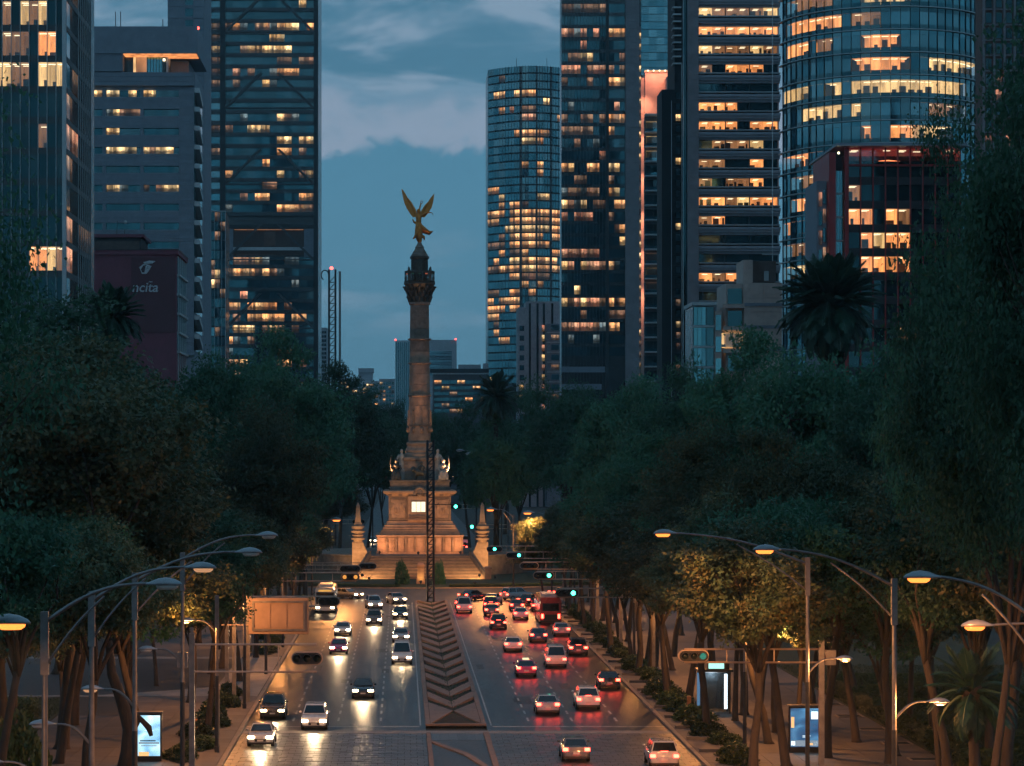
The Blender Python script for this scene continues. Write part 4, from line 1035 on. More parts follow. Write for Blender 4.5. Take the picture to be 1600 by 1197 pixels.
# ---- right of the sky: dark round-fronted tower
b = Bld('round_front_tower', 'dark teal tower with gently bowed front and rows of amber windows, right of the sky', 1280, px=820)
cx_, Wd = b.x(828), b.x(900)-b.x(764)
def bow(px):  # depth of the bowed facade at a column
    t = (px-832)/68.0
    return 14.0*(t*t)
ring_ = []
for px_ in lin(764, 900, 16): ring_.append((b.x(px_), b.Y+1.0+bow(px_)))
poly = ring_ + [(b.x(900), b.Y+50), (b.x(764), b.Y+50)]
MB().prism(poly, 0, b.z(103)).build('core', SPAN, b.o)
MB().prism([(b.x(800), b.Y+12), (b.x(868), b.Y+12), (b.x(862), b.Y+34), (b.x(806), b.Y+34)], b.z(103), b.z(99.5)).build('roof_plant', SPAN, b.o)
for p in (812, 860):
    MB().ball((b.x(p), b.Y+12, b.z(100)), 0.4).build('roof_beacon', BEACON, b.o)
    MB().tube([(b.x(p-3), b.Y+14, b.z(101)), (b.x(p-3), b.Y+14, b.z(84))], 0.12, 4).build('roof_antenna', M['dark_metal'], b.o)
litB4 = {146: [(770, 780), (785, 790), (803, 836, 0)], 160: [(847, 856, 1)], 174: [(780, 790, 0), (797, 802, 3), (816, 836, 2)], 187: [(816, 834, 3), (868, 877)], 204: [(805, 856, 0)], 216: [(812, 837, 1), (840, 852, 0)],
         258: [(812, 821, 0), (843, 848, 0)], 270: [(838, 852, 0)], 294: [(764, 777, 0)], 307: [(780, 792, 1), (844, 857, 1)], 319: [(782, 791), (797, 811), (814, 827, 2)], 332: [(764, 780), (782, 792), (795, 812), (816, 837), (840, 859), (863, 880)],
         345: [(764, 780), (795, 812), (816, 837), (840, 859, 0), (863, 880)], 357: [(792, 812, 1), (815, 837, 1), (840, 859, 1), (863, 880)], 369: [(799, 812), (815, 837), (840, 853), (863, 880)], 382: [(766, 792, 2), (795, 812), (815, 837), (840, 859)],
         395: [(780, 790), (799, 812, 2), (815, 830), (863, 880)], 407: [(770, 780), (795, 812, 1), (815, 837), (840, 859), (863, 874)], 419: [(766, 780, 2), (780, 812), (815, 837, 1), (840, 859), (863, 875)], 431: [(795, 812), (815, 832, 2), (840, 855, 2)],
         444: [(815, 828), (843, 852)], 462: [(766, 780, 2), (795, 812), (822, 835)], 474: [(766, 774), (782, 812)], 487: [(767, 780), (782, 792), (795, 810)], 500: [(765, 780, 0)], 512: [(774, 780, 2)], 525: [(774, 781)], 537: [(780, 797, 0)], 550: [(764, 772), (773, 781), (783, 792)], 590: [(765, 777, 1)]}
wcol = [764, 773, 781, 790, 797, 804, 812, 816, 826, 837, 840, 849, 859, 863, 871, 879]
for i in range(40):
    pc = 108+i*12.45
    spans = []
    for k, v in litB4.items():
        if abs(k-pc) < 6.2: spans = v
    for a, c in zip(wcol[:-1], wcol[1:]):
        kd = in_spans((a+c)/2, spans)
        if kd is None and R.random() < 0.02: kd = 2
        m = LIT[kd] if kd is not None else G_BLUE
        ya, yc = bow(a), bow(c); ang = math.atan2(yc-ya, b.x(c)-b.x(a)); wl_ = math.hypot(yc-ya, b.x(c)-b.x(a))
        mxp, myp = (b.x(a)+b.x(c))/2, b.Y+(ya+yc)/2
        if c-a < 5: m = SPAN
        ubox('window_pane', m, b.o, mxp-wl_/2, mxp+wl_/2, myp-0.1, myp+0.35, b.z(pc+4.9), b.z(pc-4.9), rz=ang)
for px_ in lin(764.3, 878, 26):
    y_ = b.Y+bow(px_)
    ubox('mullion', DFIN, b.o, b.x(px_)-0.08, b.x(px_)+0.08, y_-0.25, y_+0.4, 0, b.z(102))

# ---- low concrete block in front of the round tower
b = Bld('striped_concrete_block', 'pale concrete block with dark vertical strips and a lit stair column', 1000, px=843)
CPALE = mat('pale_concrete', (0.27, 0.29, 0.32), 0.8, var=0.15, scale=0.5)
b.box('body', CPALE, 822, 877, 471, None, 0.5, 20); b.box('wing', CPALE, 810, 822, 480, None, 0.6, 20)
for p in (828, 840, 850, 863): b.u('window_strip', G_DARK, p-1.6, p+1.6, 474, None, 0.2, 0.6)
b.box('lower_wing', mat('blue_grey_panel', (0.10, 0.13, 0.16), 0.7), 853, 879, 507, None, -6, 0.3)
for i in range(10):
    pc = 513+i*15.4
    if b.z(pc+7) < 1: break
    b.u('window_pane', LIT[1] if i % 2 else LIT[3], 847, 851, pc-5, pc+5, 0.1, 0.45)
    b.u('window_pane', LIT[2] if i % 3 == 1 else G_BLUE, 860, 872, pc-4, pc+4, -6.3, -5.9)
    b.u('sill', FIN, 853, 879, pc+7, pc+8, -6.4, -5.8)
    b.u('window_pane', LIT[1] if i in (6, 7) else G_BLUE, 812, 819, pc-4, pc+4, 0.3, 0.7)

# ---- right: dark slab tower with stone spine
b = Bld('dark_slab_tower', 'tall dark glass tower with a pale stone spine, amber floors, right of the round tower', 760, px=938)
b.box('core', SPAN, 877.5, 977, -170, None, 0.8, 9)
litB5 = {11: [(877, 945, 2)], 53: [(877, 945, 3), (952, 976, 0)], 91: [(889, 928, 2)], 110: [(877, 945, 3), (952, 973, 2)], 130: [(880, 890, 2), (913, 927, 2), (952, 976, 0)], 178: [(881, 890, 2), (904, 930, 2), (934, 947, 1), (952, 974, 0)], 197: [(877, 930, 2), (952, 963, 0)],
         253: [(881, 896, 0), (920, 932, 0), (952, 968, 1)], 288: [(902, 921, 2)], 306: [(877, 932, 2), (952, 976, 0)], 325: [(880, 946, 2), (952, 976, 0)], 344: [(877, 930, 3), (952, 960, 2)], 361: [(960, 977, 0)], 380: [(952, 977, 1)],
         399: [(877, 930, 3)], 417: [(880, 947, 3), (952, 968, 0)], 456: [(900, 905, 2), (921, 926, 1)], 474: [(877, 942, 3), (952, 976, 0)], 490: [(903, 930, 2), (953, 973, 2)], 506: [(880, 922, 3), (930, 946, 2), (952, 966, 0)], 525: [(887, 896, 0)]}
floors(b, -6.4, 19.15, 30, 0.70, lin(877.5, 946.5, 7), litB5, G_TEAL, d=0.3, span=SPAN, span_d=0.1, noise_p=0.06)
floors(b, -6.4, 19.15, 30, 0.70, lin(951.5, 976.5, 3), litB5, G_TEAL, d=0.3, span=SPAN, span_d=0.1, noise_p=0.07)
b.u('corner_pier', DFIN, 946.6, 951.4, -170, None, -0.1, 0.9)
for p in lin(877.5, 946.5, 14)[1:-1]: b.u('mullion', DFIN, p-0.22, p+0.22, -170, None, 0.02, 0.3)
sp = b.box('stone_spine', STONE_P, 977, 998.5, -170, None, -1.0, 40)
for i in range(58):
    t = -20+i*11
    if b.z(t+10.6) > 1: b.u('stone_course', STONE_P, 977.3, 998.2, t+0.2, t+10.6, -1.15, -0.95, sp)
for i in range(36):
    pc = 55+i*17.2
    if b.z(pc+5) < 2: break
    b.u('window_pane', LIT[1] if R.random() < 0.62 else LIT[2], 998.6, 1002, pc-4.5, pc+4.5, 1.0, 1.4)
b.u('stair_wall', STONE_P, 998.55, 1002.5, 40, None, 1.45, 8)
for p0, p1, py in ((877, 945, 573), (877, 940, 600)): b.u('podium_band', STONE_G, p0, p1, py, py+9, -0.6, 0.2)

# ---- right: blue glass tower behind, salmon-lit roof house below it
b = Bld('blue_glass_tower', 'blue glass tower rising behind the salmon lit block at the top', 1050, px=1028)
b.box('core', SPAN, 999, 1062, -170, None, 0.6, 30)
for i in range(12):
    pc = -20+i*12
    for a, c in zip(lin(1002, 1050, 4)[:-1], lin(1002, 1050, 4)[1:]): b.u('window_pane', G_SKY, a, c, pc-5.5, pc+5.5, 0.2, 0.5)
    for k in range(2): b.u('louvre_fin', FIN, 1052, 1064, pc-4+k*6, pc-2.5+k*6, -0.8, 0.4)
b = Bld('salmon_lit_block', 'windowless block glowing salmon pink under a row of roof lights', 850, px=1035)
SALMON = mat('salmon_cladding', (0.42, 0.30, 0.25), 0.8, var=0.12, scale=0.5)
b.box('body', SALMON, 1008, 1064, 113, None, 0, 25); b.box('wing', SALMON, 1000.5, 1008, 121, None, 1, 25)
b.u('roof_rim', ROOM[1], 1008, 1050, 108.5, 111.5, 1.5, 2.5); b.u('parapet', SALMON, 1006, 1066, 111.8, 113.5, -0.4, 1)
for k in range(5):
    px_ = 1012+k*9
    MB().ball((b.x(px_), b.Y-0.9, b.z(111)), 0.28).build('roof_lamp', TUBE_L, b.o)
for px_, e_ in ((1013, 7000), (1030, 7000), (1050, 5000)):
    lamp('roof_wash_light', 'SPOT', (b.x(px_), b.Y-5, b.z(103)), e_*0.8, (1.0, 0.36, 0.22), b.o, (b.x(px_), b.Y+0.2, b.z(135)), 0.4, 1.6, 0.9)
b.box('front_house', SALMON, 1038, 1064, 125, None, -8, -0.5)
for k in range(6):
    lamp('strip_wash_light', 'SPOT', (b.x(1004)-1.5, b.Y-6, b.z(150+k*60)), 9000, (1.0, 0.40, 0.24), b.o, (b.x(1004), b.Y+1, b.z(175+k*60)), 0.4, 1.5, 0.9)

# ---- right: balconied apartment strip
b = Bld('balcony_apartment_block', 'narrow apartment block with stacked glazed balconies, a few lit rooms', 690, px=1020)
b.box('core', mat('apartment_core', (0.06, 0.07, 0.08), 0.7), 1008.5, 1034, 181, None, 1.5, 4.4)
for i in range(20):
    pc = 197+i*22.9
    if b.z(pc+11) < 2: break
    kd = {0: 1, 1: 1, 2: 1, 6: None, 9: 2, 10: 1, 11: 2, 13: None}.get(i)
    if kd is not None:
        b.u('window_pane', CLEAR, 1010, 1032, pc-7.5, pc+7, 0.9, 0.95); room(b.o, b.x(1010), b.x(1032), b.Y+1.0, b.z(pc+7), b.z(pc-7.5), ROOM[kd], seed=i+900)
    else:
        b.u('window_pane', G_DARK, 1010, 1021, pc-7.5, pc+7, 0.9, 1.1); b.u('window_pane', G_DARK, 1021.3, 1032, pc-7.5, pc+7, 0.9, 1.1)
    b.u('balcony_slab', FIN, 1008, 1033, pc+8.6, pc+10.6, -0.9, 1.4)
    b.u('balcony_glass', G_SKY, 1009, 1032.5, pc+4.2, pc+8.5, -0.8, -0.72)
    b.u('side_pane', G_SKY, 1007.6, 1009.6, pc-7, pc+8.5, 0.4, 1.2)
b.u('roof_rim', FIN, 1008, 1034, 178, 181, -0.8, 2)

# ---- right: black slab
b = Bld('black_slab_building', 'black narrow slab building with sparse lit windows between apartments and stone tower', 640, px=1050)
BLK = mat('black_cladding', (0.006, 0.010, 0.014), 0.55, var=0.2, scale=0.5, spec=0.12)
b.box('body', BLK, 1034, 1074, 140, None, 0, 12); b.box('front_fin', BLK, 1032.5, 1047, 158, None, -3, -0.1); b.u('light_edge', FIN, 1046.8, 1047.6, 160, None, -3.2, -2.8)
for i in range(26):
    pc = 150+i*17
    if b.z(pc+6) < 2: break
    kd = LIT[1] if R.random() < 0.22 else (LIT[2] if R.random() < 0.2 else G_DARK)
    b.u('window_pane', kd, 1056, 1063, pc-5, pc+5, -0.2, 0.1)
    b.u('spandrel', BLK, 1048.5, 1064.5, pc+6, pc+10, -0.35, 0.05)
b.u('edge_fin', FIN, 1064.6, 1065.4, 100, None, -0.8, -0.1)
for i in range(9): b.u('roof_louvre', FIN, 1053, 1066, 8+i*11, 10+i*11, 2, 6)
b.box('upper_shaft', BLK, 1056, 1070, -170, 140, 3, 20)

# ---- right: stone tower with recessed office bays
b = Bld('stone_bay_tower', 'tall stone office tower with deep horizontal window bays glowing orange', 540, px=1140)
b.box('core', STONE_G, 1090, 1222, -170, None, 4.6, 14)
pier = b.box('stone_pier', STONE_P, 1074.5, 1091, -170, None, -1.2, 4.5)
for i in range(76):
    t = -30+i*8.2
    if b.z(t+8) > 1: b.u('stone_course', STONE_P, 1074.8, 1090.7, t+0.15, t+8.05, -1.3, -1.1, pier)
b.u('pier_glass', G_DARK, 1068.5, 1074.4, -170, None, 1.0, 1.6)
litB8 = {-12: [(1093, 1215, 2)], 18: [(1093, 1215, 2)], 47.6: [(1093, 1215, 0)], 77.3: [(1093, 1172, 2), (1173, 1215, 2)], 107: [(1093, 1110, 2), (1134, 1196, 0)], 166: [(1093, 1134, 0), (1134, 1156, 0)], 195.9: [(1093, 1157, 0), (1172, 1215, 0)], 225.5: [(1093, 1171, 2), (1171, 1196, 2)],
         255.2: [(1093, 1134, 2), (1134, 1160, 2), (1172, 1196, 0)], 284.8: [(1093, 1172, 2), (1172, 1185, 0)], 314.4: [(1093, 1215, 0)], 344: [(1093, 1112, 2), (1112, 1132, 0)], 433: [(1093, 1158, 0)]}
eB8 = [1093, 1113.5, 1134, 1153, 1172, 1194, 1216]
floors(b, -41.6, 29.65, 21, 0.44, eB8, litB8, G_TEAL, d=1.0, mode='room')
for i in range(21):
    pc = -41.6+i*29.65
    if b.z(pc+20) < 2: break
    b.u('bay_sill', FIN, 1092, 1219, pc+6.9, pc+8.6, -0.3, 1.2)
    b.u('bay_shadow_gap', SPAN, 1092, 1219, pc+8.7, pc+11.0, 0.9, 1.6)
    b.u('stone_band', STONE_L, 1090, 1219.5, pc+11.2, pc+15.2, -0.5, 1.6)
    b.u('stone_band', STONE_L, 1091, 1219.3, pc+15.4, pc+19.2, -0.2, 1.6)
    b.u('bay_lintel', STONE_L, 1092, 1219, pc+19.4, pc+23, 0.35, 1.6)
for p in (1134, 1172): b.u('bay_mullion', DFIN, p-0.7, p+0.7, -170, None, 0.7, 0.98)
b.u('roof_louvre', FIN, 1190, 1216, 397, 399, -1.2, -0.6)

# ---- right: big curved glass tower
b = Bld('curved_glass_tower', 'big curved glass tower with thin floor ledges and bright yellow office floors, upper right', 457, px=1375)
CXp, HW = 1383.0, 168.0
rX = 18.7; cX = 89.0; cY = b.Y+rX*1.05
def cpt(px, off=0.0):
    t = max(-0.995, min(0.995, (px-CXp)/HW)); a = math.asin(t)
    return (cX+(rX+off)*math.sin(a), cY-(rX+off)*1.05*math.cos(a)), a
fl = lin(1217.5, 1549, 1)
angs = lin(-1.40, 1.40, 30)
def cp(a, off=0.0): return (cX+(rX+off)*math.sin(a), cY-(rX*1.05+off)*math.cos(a))
poly = [cp(a, -3.6) for a in lin(-1.45, 1.45, 24)]
MB().prism(poly, 0, b.z(-160)).build('core', mat('tower_core', (0.05, 0.055, 0.06), 0.8), b.o)
litB9 = {-8: [(1230, 1300, 2), (1340, 1420, 1)], 27.5: [(1232, 1264, 0), (1268, 1297, 0), (1303, 1316, 2), (1330, 1382, 2)], 62.5: [(1230, 1262, 0), (1275, 1302, 2), (1350, 1400, 0)], 98: [(1328, 1421, 0), (1445, 1500, 1), (1500, 1532, 1)], 133.5: [(1225, 1265, 1), (1285, 1320, 1), (1325, 1440, 1), (1443, 1510, 1)],
         169: [(1258, 1320, 1), (1328, 1338, 1), (1456, 1510, 2)], 204.5: [(1338, 1368, 0), (1388, 1438, 0), (1443, 1486, 1)], 240: [(1226, 1264, 0)], 275.5: [(1236, 1264, 2), (1262, 1292, 1)], 311: [(1234, 1262, 0)], 346.5: [(1224, 1238, 0)], 382: [(1222, 1284, 2)], 417: [(1222, 1285, 1)]}
for i in range(19):
    pc = -43.5+i*35.5
    zt_, zb_ = b.z(pc-9.5), b.z(pc+10)
    if zb_ < 2: break
    spans = []
    for k, v in litB9.items():
        if abs(k-pc) < 17: spans = v
    ring_o = MB()
    for a0, a1 in zip(angs[:-1], angs[1:]):
        am = (a0+a1)/2; pcx = CXp+HW*math.sin(am)
        # photo column of this pane as seen from the avenue
        q = cp(am); pcx = VX+q[0]*F/q[1]
        p0, p1 = cp(a0), cp(a1); w = math.hypot(p1[0]-p0[0], p1[1]-p0[1])-0.09; ang = math.atan2(p1[1]-p0[1], p1[0]-p0[0])
        mxp, myp = (p0[0]+p1[0])/2, (p0[1]+p1[1])/2
        kd = in_spans(pcx, spans)
        if kd is None:
            ubox('window_pane', G_SKY if pcx > 1490 else G_BLUE, b.o, mxp-w/2, mxp+w/2, myp-0.05, myp+0.07, zb_, zt_, rz=ang)
        else:
            ubox('window_pane', CLEAR, b.o, mxp-w/2, mxp+w/2, myp-0.02, myp+0.02, zb_, zt_, rz=ang)
            i0, i1 = cp(a0, -3.4), cp(a1, -3.4); p0i, p1i = cp(a0+0.002, -0.15), cp(a1-0.002, -0.15)
            rm_ = MB().add([(p0i[0], p0i[1], zb_), (i0[0], i0[1], zb_), (i0[0], i0[1], zt_), (p0i[0], p0i[1], zt_), (p1i[0], p1i[1], zb_), (i1[0], i1[1], zb_), (i1[0], i1[1], zt_), (p1i[0], p1i[1], zt_)],
                     [(1, 5, 6, 2), (3, 2, 6, 7), (0, 4, 5, 1)] + ([(0, 1, 2, 3)] if R.random() < 0.3 else [])).build('lit_room', ROOM[kd], b.o)
            q0 = cp(am, -1.6)
            if R.random() < 0.8: ubox('ceiling_lamp', TUBE_L, rm_, q0[0]-0.6, q0[0]+0.6, q0[1]-0.1, q0[1]+0.1, zt_-0.14, zt_-0.08, rz=ang)
            if R.random() < 0.7:
                h = R.choice((0.7, 0.9, 1.3, 1.5)); ubox('furniture', FURN, rm_, q0[0]-R.uniform(.2, .7), q0[0]+R.uniform(.2, .6), q0[1]-0.2, q0[1]+0.2, zb_+0.01, zb_+h, rz=ang)
        # spandrel glass above and below with thin ledge between
        for za, zc, m in ((b.z(pc+17.3), zb_-0.03, G_TEAL), (zt_+0.03, b.z(pc-17.3), G_BLUE if i % 2 else G_TEAL)):
            ubox('spandrel_pane', m, b.o, mxp-w/2, mxp+w/2, myp-0.1, myp+0.1, za, zc, rz=ang)
    o_ = MB(); zz = b.z(pc+17.75); vs = []; fs = []; al = lin(-1.5, 1.5, 36)
    for a in al:
        for off, z in ((-0.4, zz-0.12), (0.55, zz-0.1), (0.55, zz+0.06), (-0.4, zz+0.12)): q = cp(a, off); vs.append((q[0], q[1], z))
    for k in range(len(al)-1):
        for j in range(4): fs.append((k*4+j, (k+1)*4+j, (k+1)*4+(j+1) % 4, k*4+(j+1) % 4))
    o_.add(vs, fs).build('floor_ledge', FIN, b.o)
for a in angs[::1]:
    q = cp(a, 0.12); ubox('mullion', DFIN, b.o, q[0]-0.028, q[0]+0.028, q[1]-0.12, q[1]+0.12, 0, b.z(-150), rz=a)
b.u('end_fin', FIN, 1217, 1218, -170, None, 8, 8.4)

# ---- right: beige block with terraces
b = Bld('beige_terraced_block', 'beige stepped block with corner windows, one lit, before the stone tower', 430, px=1150)
bod = b.box('body', BEIGE, 1163, 1222, 442, None, 0, 14)
for k in range(6):
    t = 444+k*22; 
    for a, c in ((1163.3, 1192), (1192.4, 1221.5)): b.u('wall_panel', BEIGE, a, c, t+0.3, t+21.3, -0.12, 0.02, bod)
for t in (475, 510, 545): b.u('string_course', STONE_G, 1163, 1222, t-1.5, t+3.5, -0.3, -0.1)
b.box('roof_house', BEIGE, 1165, 1180, 404, 442, 3, 12); b.box('roof_house', BROWN_D, 1178, 1218, 405, 438, 4, 12)
b.u('roof_door', FIN, 1199, 1206, 421, 436, 3.7, 3.95)
b.box('stair_tower', BEIGE, 1136, 1163, 442, None, 2, 14)
for i, kd in enumerate((None, None, 0, None)):
    pc = 462+i*35
    if kd is None: b.u('window_pane', G_TEAL, 1139, 1161, pc-12, pc+12, 1.5, 1.9)
    else:
        b.u('window_pane', CLEAR, 1128, 1161, pc-12, pc+10, 1.2, 1.25); room(b.o, b.x(1128), b.x(1161), b.Y+1.3, b.z(pc+10), b.z(pc-12), ROOM[1], depth=2.6, seed=77)
    b.u('balcony_band', BEIGE, 1130, 1163.5, pc+13, pc+19, 0.2, 2)
b.box('glass_corner', SPAN, 1083, 1116, 478, None, 0.5, 12); b.u('corner_roof', FIN, 1081, 1120, 472, 477.5, -0.6, 12)
for i in range(4):
    for a, c in zip(lin(1084, 1103, 3)[:-1], lin(1084, 1103, 3)[1:]): b.u('window_pane', G_SKY, a+0.3, c-0.3, 480+i*32, 508+i*32, 0.2, 0.45)
    b.u('window_pane', G_TEAL, 1104, 1115, 480+i*32, 508+i*32, 0.2, 0.45); b.u('spandrel', FIN, 1083, 1116.5, 508.6+i*32, 511.4+i*32, 0.1, 0.5)
b.box('pale_bay', BEIGE, 1117, 1128, 486, None, 0.4, 10)
for i in range(3): b.u('window_pane', G_SKY, 1118.5, 1127, 492+i*34, 516+i*34, 0.25, 0.5)

# ---- right: red framed glass building under the trees
b = Bld('red_framed_building', 'glass building with red steel frame and red lit top floor, half behind trees at right', 400, px=1390)
b.box('core', mat('red_building_core', (0.03, 0.02, 0.02), 0.8), 1322, 1500, 240, None, 3.6, 24)
b.u('roof_plate', STONE_G, 1303, 1505, 226.5, 229.5, -2.6, 24); b.u('roof_edge', FIN, 1302, 1506, 229.6, 231, -2.8, 24)
eB11 = lin(1325, 1500, 9)
floors(b, 338-37-37, 37.2, 11, 0.66, eB11, {338: [(1325, 1420, 0)], 375: [(1345, 1430, 0)], 412: [(1345, 1430, 0)], 301: [(1330, 1345, 2)], 529: [(1385, 1460, 0)]}, G_DARK, d=0.2, mode='room', span=M['dark_metal'], span_d=0.0, span_px=(1322, 1500))
for a, c in zip(eB11[:-1], eB11[1:]):
    b.u('top_pane', CLEAR, a, c, 234, 256, 0.2, 0.25)
redroom = room_mat('room_red', (0.8, 0.06, 0.05), 0.16)
room(b.o, b.x(1325), b.x(1500), b.Y+0.4, b.z(257), b.z(233), redroom, seed=5)
MB().tube([(b.x(1375), b.Y+1.2, b.z(251)), (b.x(1390), b.Y+1.2, b.z(249.5)), (b.x(1410), b.Y+1.2, b.z(251.5))], 0.09, 5).build('neon_tube', emit('neon_orange', (1.0, 0.22, 0.08), 3.5, False), b.o)
for p in eB11: b.u('steel_post', REDSTEEL, p-0.8, p+0.8, 231, None, -0.3, 0.2)
b.u('steel_beam', REDSTEEL, 1322, 1500, 257, 260, -0.32, 0.18)
b.u('red_wall', REDSTEEL, 1293, 1303.5, 240, None, -1.5, 14); b.u('corner_post', REDSTEEL, 1319.5, 1324, 231, None, -0.6, 0.6)
for i in range(7):
    b.u('side_pane', G_SKY, 1305, 1319, 266+i*37, 300+i*37, 1.0, 1.3); b.u('side_rail', FIN, 1304, 1319.5, 300.5+i*37, 302.5+i*37, 0.9, 1.4)
    for k in range(2): b.u('side_mullion', FIN, 1309+k*5, 1309.6+k*5, 266+i*37, 300+i*37, 0.85, 1.0)
b.u('side_wall', STONE_G, 1277, 1292.5, 282, None, 0.6, 12)
for i in range(6): b.u('side_window', LIT[3] if i % 2 == 0 else G_TEAL, 1280, 1285, 300+i*30, 322+i*30, 0.4, 0.62); 
for i in range(6): b.u('side_window', LIT[2] if i % 2 else G_TEAL, 1287, 1291, 296+i*30, 318+i*30, 0.4, 0.62)
MB().ball((b.x(1309), b.Y-0.8, b.z(240)), 0.2).build('soffit_lamp', TUBE_L, b.o)

# ---- far right edge: brown stone building
b = Bld('brown_edge_building', 'brown stone building with small windows at the right edge behind trees', 360, px=1580)
b.box('body', mat('brown_stone', (0.13, 0.085, 0.075), 0.8, var=0.2), 1534, 1720, -150, None, 0, 4)
for i in range(18):
    pc = -20+i*24
    for k in range(7): b.u('window_pane', LIT[3] if R.random() < 0.12 else G_DARK, 1540+k*16, 1549+k*16, pc-8, pc+8, -0.1, 0.1)
    b.u('string_course', STONE_P, 1534, 1720, pc+10, pc+12, -0.35, 0.05)
for k in range(8): b.u('rib', STONE_P, 1535+k*16, 1538+k*16, -150, None, -0.5, -0.02)
# ---------------------------------------------------------------- street lamps
LENS_ON = emit('sodium_lens', (1.0, 0.21, 0.035), 3.0, False)
LENS_LOW = emit('sodium_lens_weak', (1.0, 0.5, 0.25), 0.55, False)
LENS_OFF = mat('lamp_lens_unlit', (0.55, 0.53, 0.5), 0.3)
HEADM = mat('lamp_head_paint', (0.30, 0.31, 0.33), 0.38, 0.4, var=0.15)
def lamp_head(par, c, d, s, lens):
    """shallow dome luminaire whose nose points along d (+1/-1 in x)"""
    cx, cy, cz = c; rs = []
    for t, w, h0, h1 in ((-0.85, 0.06, -0.03, 0.05), (-0.6, 0.20, -0.05, 0.12), (-0.25, 0.36, -0.06, 0.26), (0.1, 0.42, -0.06, 0.31), (0.45, 0.38, -0.06, 0.25), (0.72, 0.24, -0.06, 0.13), (0.85, 0.06, -0.05, 0.0)):
        r = []
        for k in range(12):
            a = 2*math.pi*k/12; zz = math.sin(a)
            r.append((cx+d*t*s, cy+w*s*math.cos(a), cz+s*(h1*zz if zz > 0 else -h0*zz)))
        rs.append(r)
    h = MB().rings(rs).build('lamp_head', HEADM, par, True)
    MB().rings([[(cx+d*s*0.16+0.52*q_*s*math.cos(2*math.pi*k/14), cy+0.32*q_*s*math.sin(2*math.pi*k/14), cz-z_*s) for k in range(14)] for z_, q_ in ((0.05, 1.0), (0.15, 0.95), (0.25, 0.68))]).build('lens', lens, h, True)
    return h
def arc(p0, p1, bulge, n=8):
    p0, p1 = Vector(p0), Vector(p1); o = []
    for i in range(n+1):
        t = i/n; p = p0.lerp(p1, t); p.z += bulge*math.sin(math.pi*t); o.append(p)
    return o
def street_lamp(x, y, hx, zp, zh, label, lens, power=0.0, low=None, s=1.0, low_lens=None, group=None, brace=True, top=True, low_power=0):
    d = 1 if hx > x else -1
    t = thing('street_lamp', label, 'street lamp', (x, y, 0.14), group)
    MB().tube([(x, y, 0.14), (x, y, 0.5), (x, y, 0.52), (x, y, zp*0.5)], [0.16, 0.16, 0.13, 0.125], 10).build('pole_foot', M['dark_metal'], t)
    MB().tube([(x, y, zp*0.5), (x, y, zp*0.78), (x, y, zp)], [0.11, 0.10, 0.095], 10).build('pole', M['metal'], t)
    ubox('pole_sleeve', M['metal'], t, x-0.13, x+0.13, y-0.13, y+0.13, zp-2.0, zp+0.12)
    head_c = (hx, y, zh); arm_end = (hx-d*0.75*s, y, zh+0.02)
    if not top: brace = False; power = 0
    if top: MB().tube(arc((x, y, zp-0.25), arm_end, 0.38), [0.07]*3+[0.06]*3+[0.05]*3, 8).build('arm', M['metal'], t)
    if brace: MB().tube(arc((x, y, zp-1.75), (x+(hx-x)*0.5, y, zp-0.25+(zh-zp)*0.5+0.36), 0.18), 0.045, 6).build('brace', M['metal'], t)
    if top: lamp_head(t, head_c, d, s, lens)
    if power: lamp('lamp_light', 'SPOT', (hx+d*0.15, y, zh-0.3), power, SODIUM, t, (hx+d*0.2, y, 0), 0.25, 3.0, 0.15)
    if low:
        lx, lz = low; dd = 1 if lx > x else -1
        MB().tube(arc((x, y, lz-0.85), (lx-dd*0.55, y, lz), 0.28), [0.06]*5+[0.045]*4, 7).build('low_arm', M['metal'], t)
        lamp_head(t, (lx, y, lz), dd, 0.62, low_lens or LENS_OFF)
        if low_power: lamp('low_lamp_light', 'POINT', (lx+dd*0.1, y, lz-0.3), low_power, SODIUM, t, None, 0.2)
    return t
# left kerb
LY = [66, 86, 99, 115, 140, 166, 195, 226, 258, 290, 322]
nl = ['leaning into the frame at the far left with a glowing lamp', 'nearest whole pole on the left with a dark dome lamp', 'second whole pole on the left, dome lamp pale underneath', 'third pole on the left, long arm reaching over the road']
for i, y in enumerate(LY):
    on = i in (0,)
    lab = 'street lamp ' + nl[i] if i < 4 else 'grey street lamp on the left kerb, %s pole counted from the monument' % ORD[len(LY)-1-i]
    hx = {0: -10.2, 1: -8.0, 2: -7.8, 3: -6.9}.get(i, -7.4)
    top = i < 5
    street_lamp(-12.0 if i else -14.5, y, hx, 13.95 if top else 10.2, 15.0, lab, LENS_ON if on else (LENS_LOW if i in (2, 5, 8) else LENS_OFF), 9000 if on else (3500 if i in (3, 8) else 0), (-13.9, 9.1-0.08*i) if i else None, 0.74, LENS_LOW if i in (3, 5, 7) else None, 'street lamps along the left kerb', top=top, low_power=0 if top else 3200)
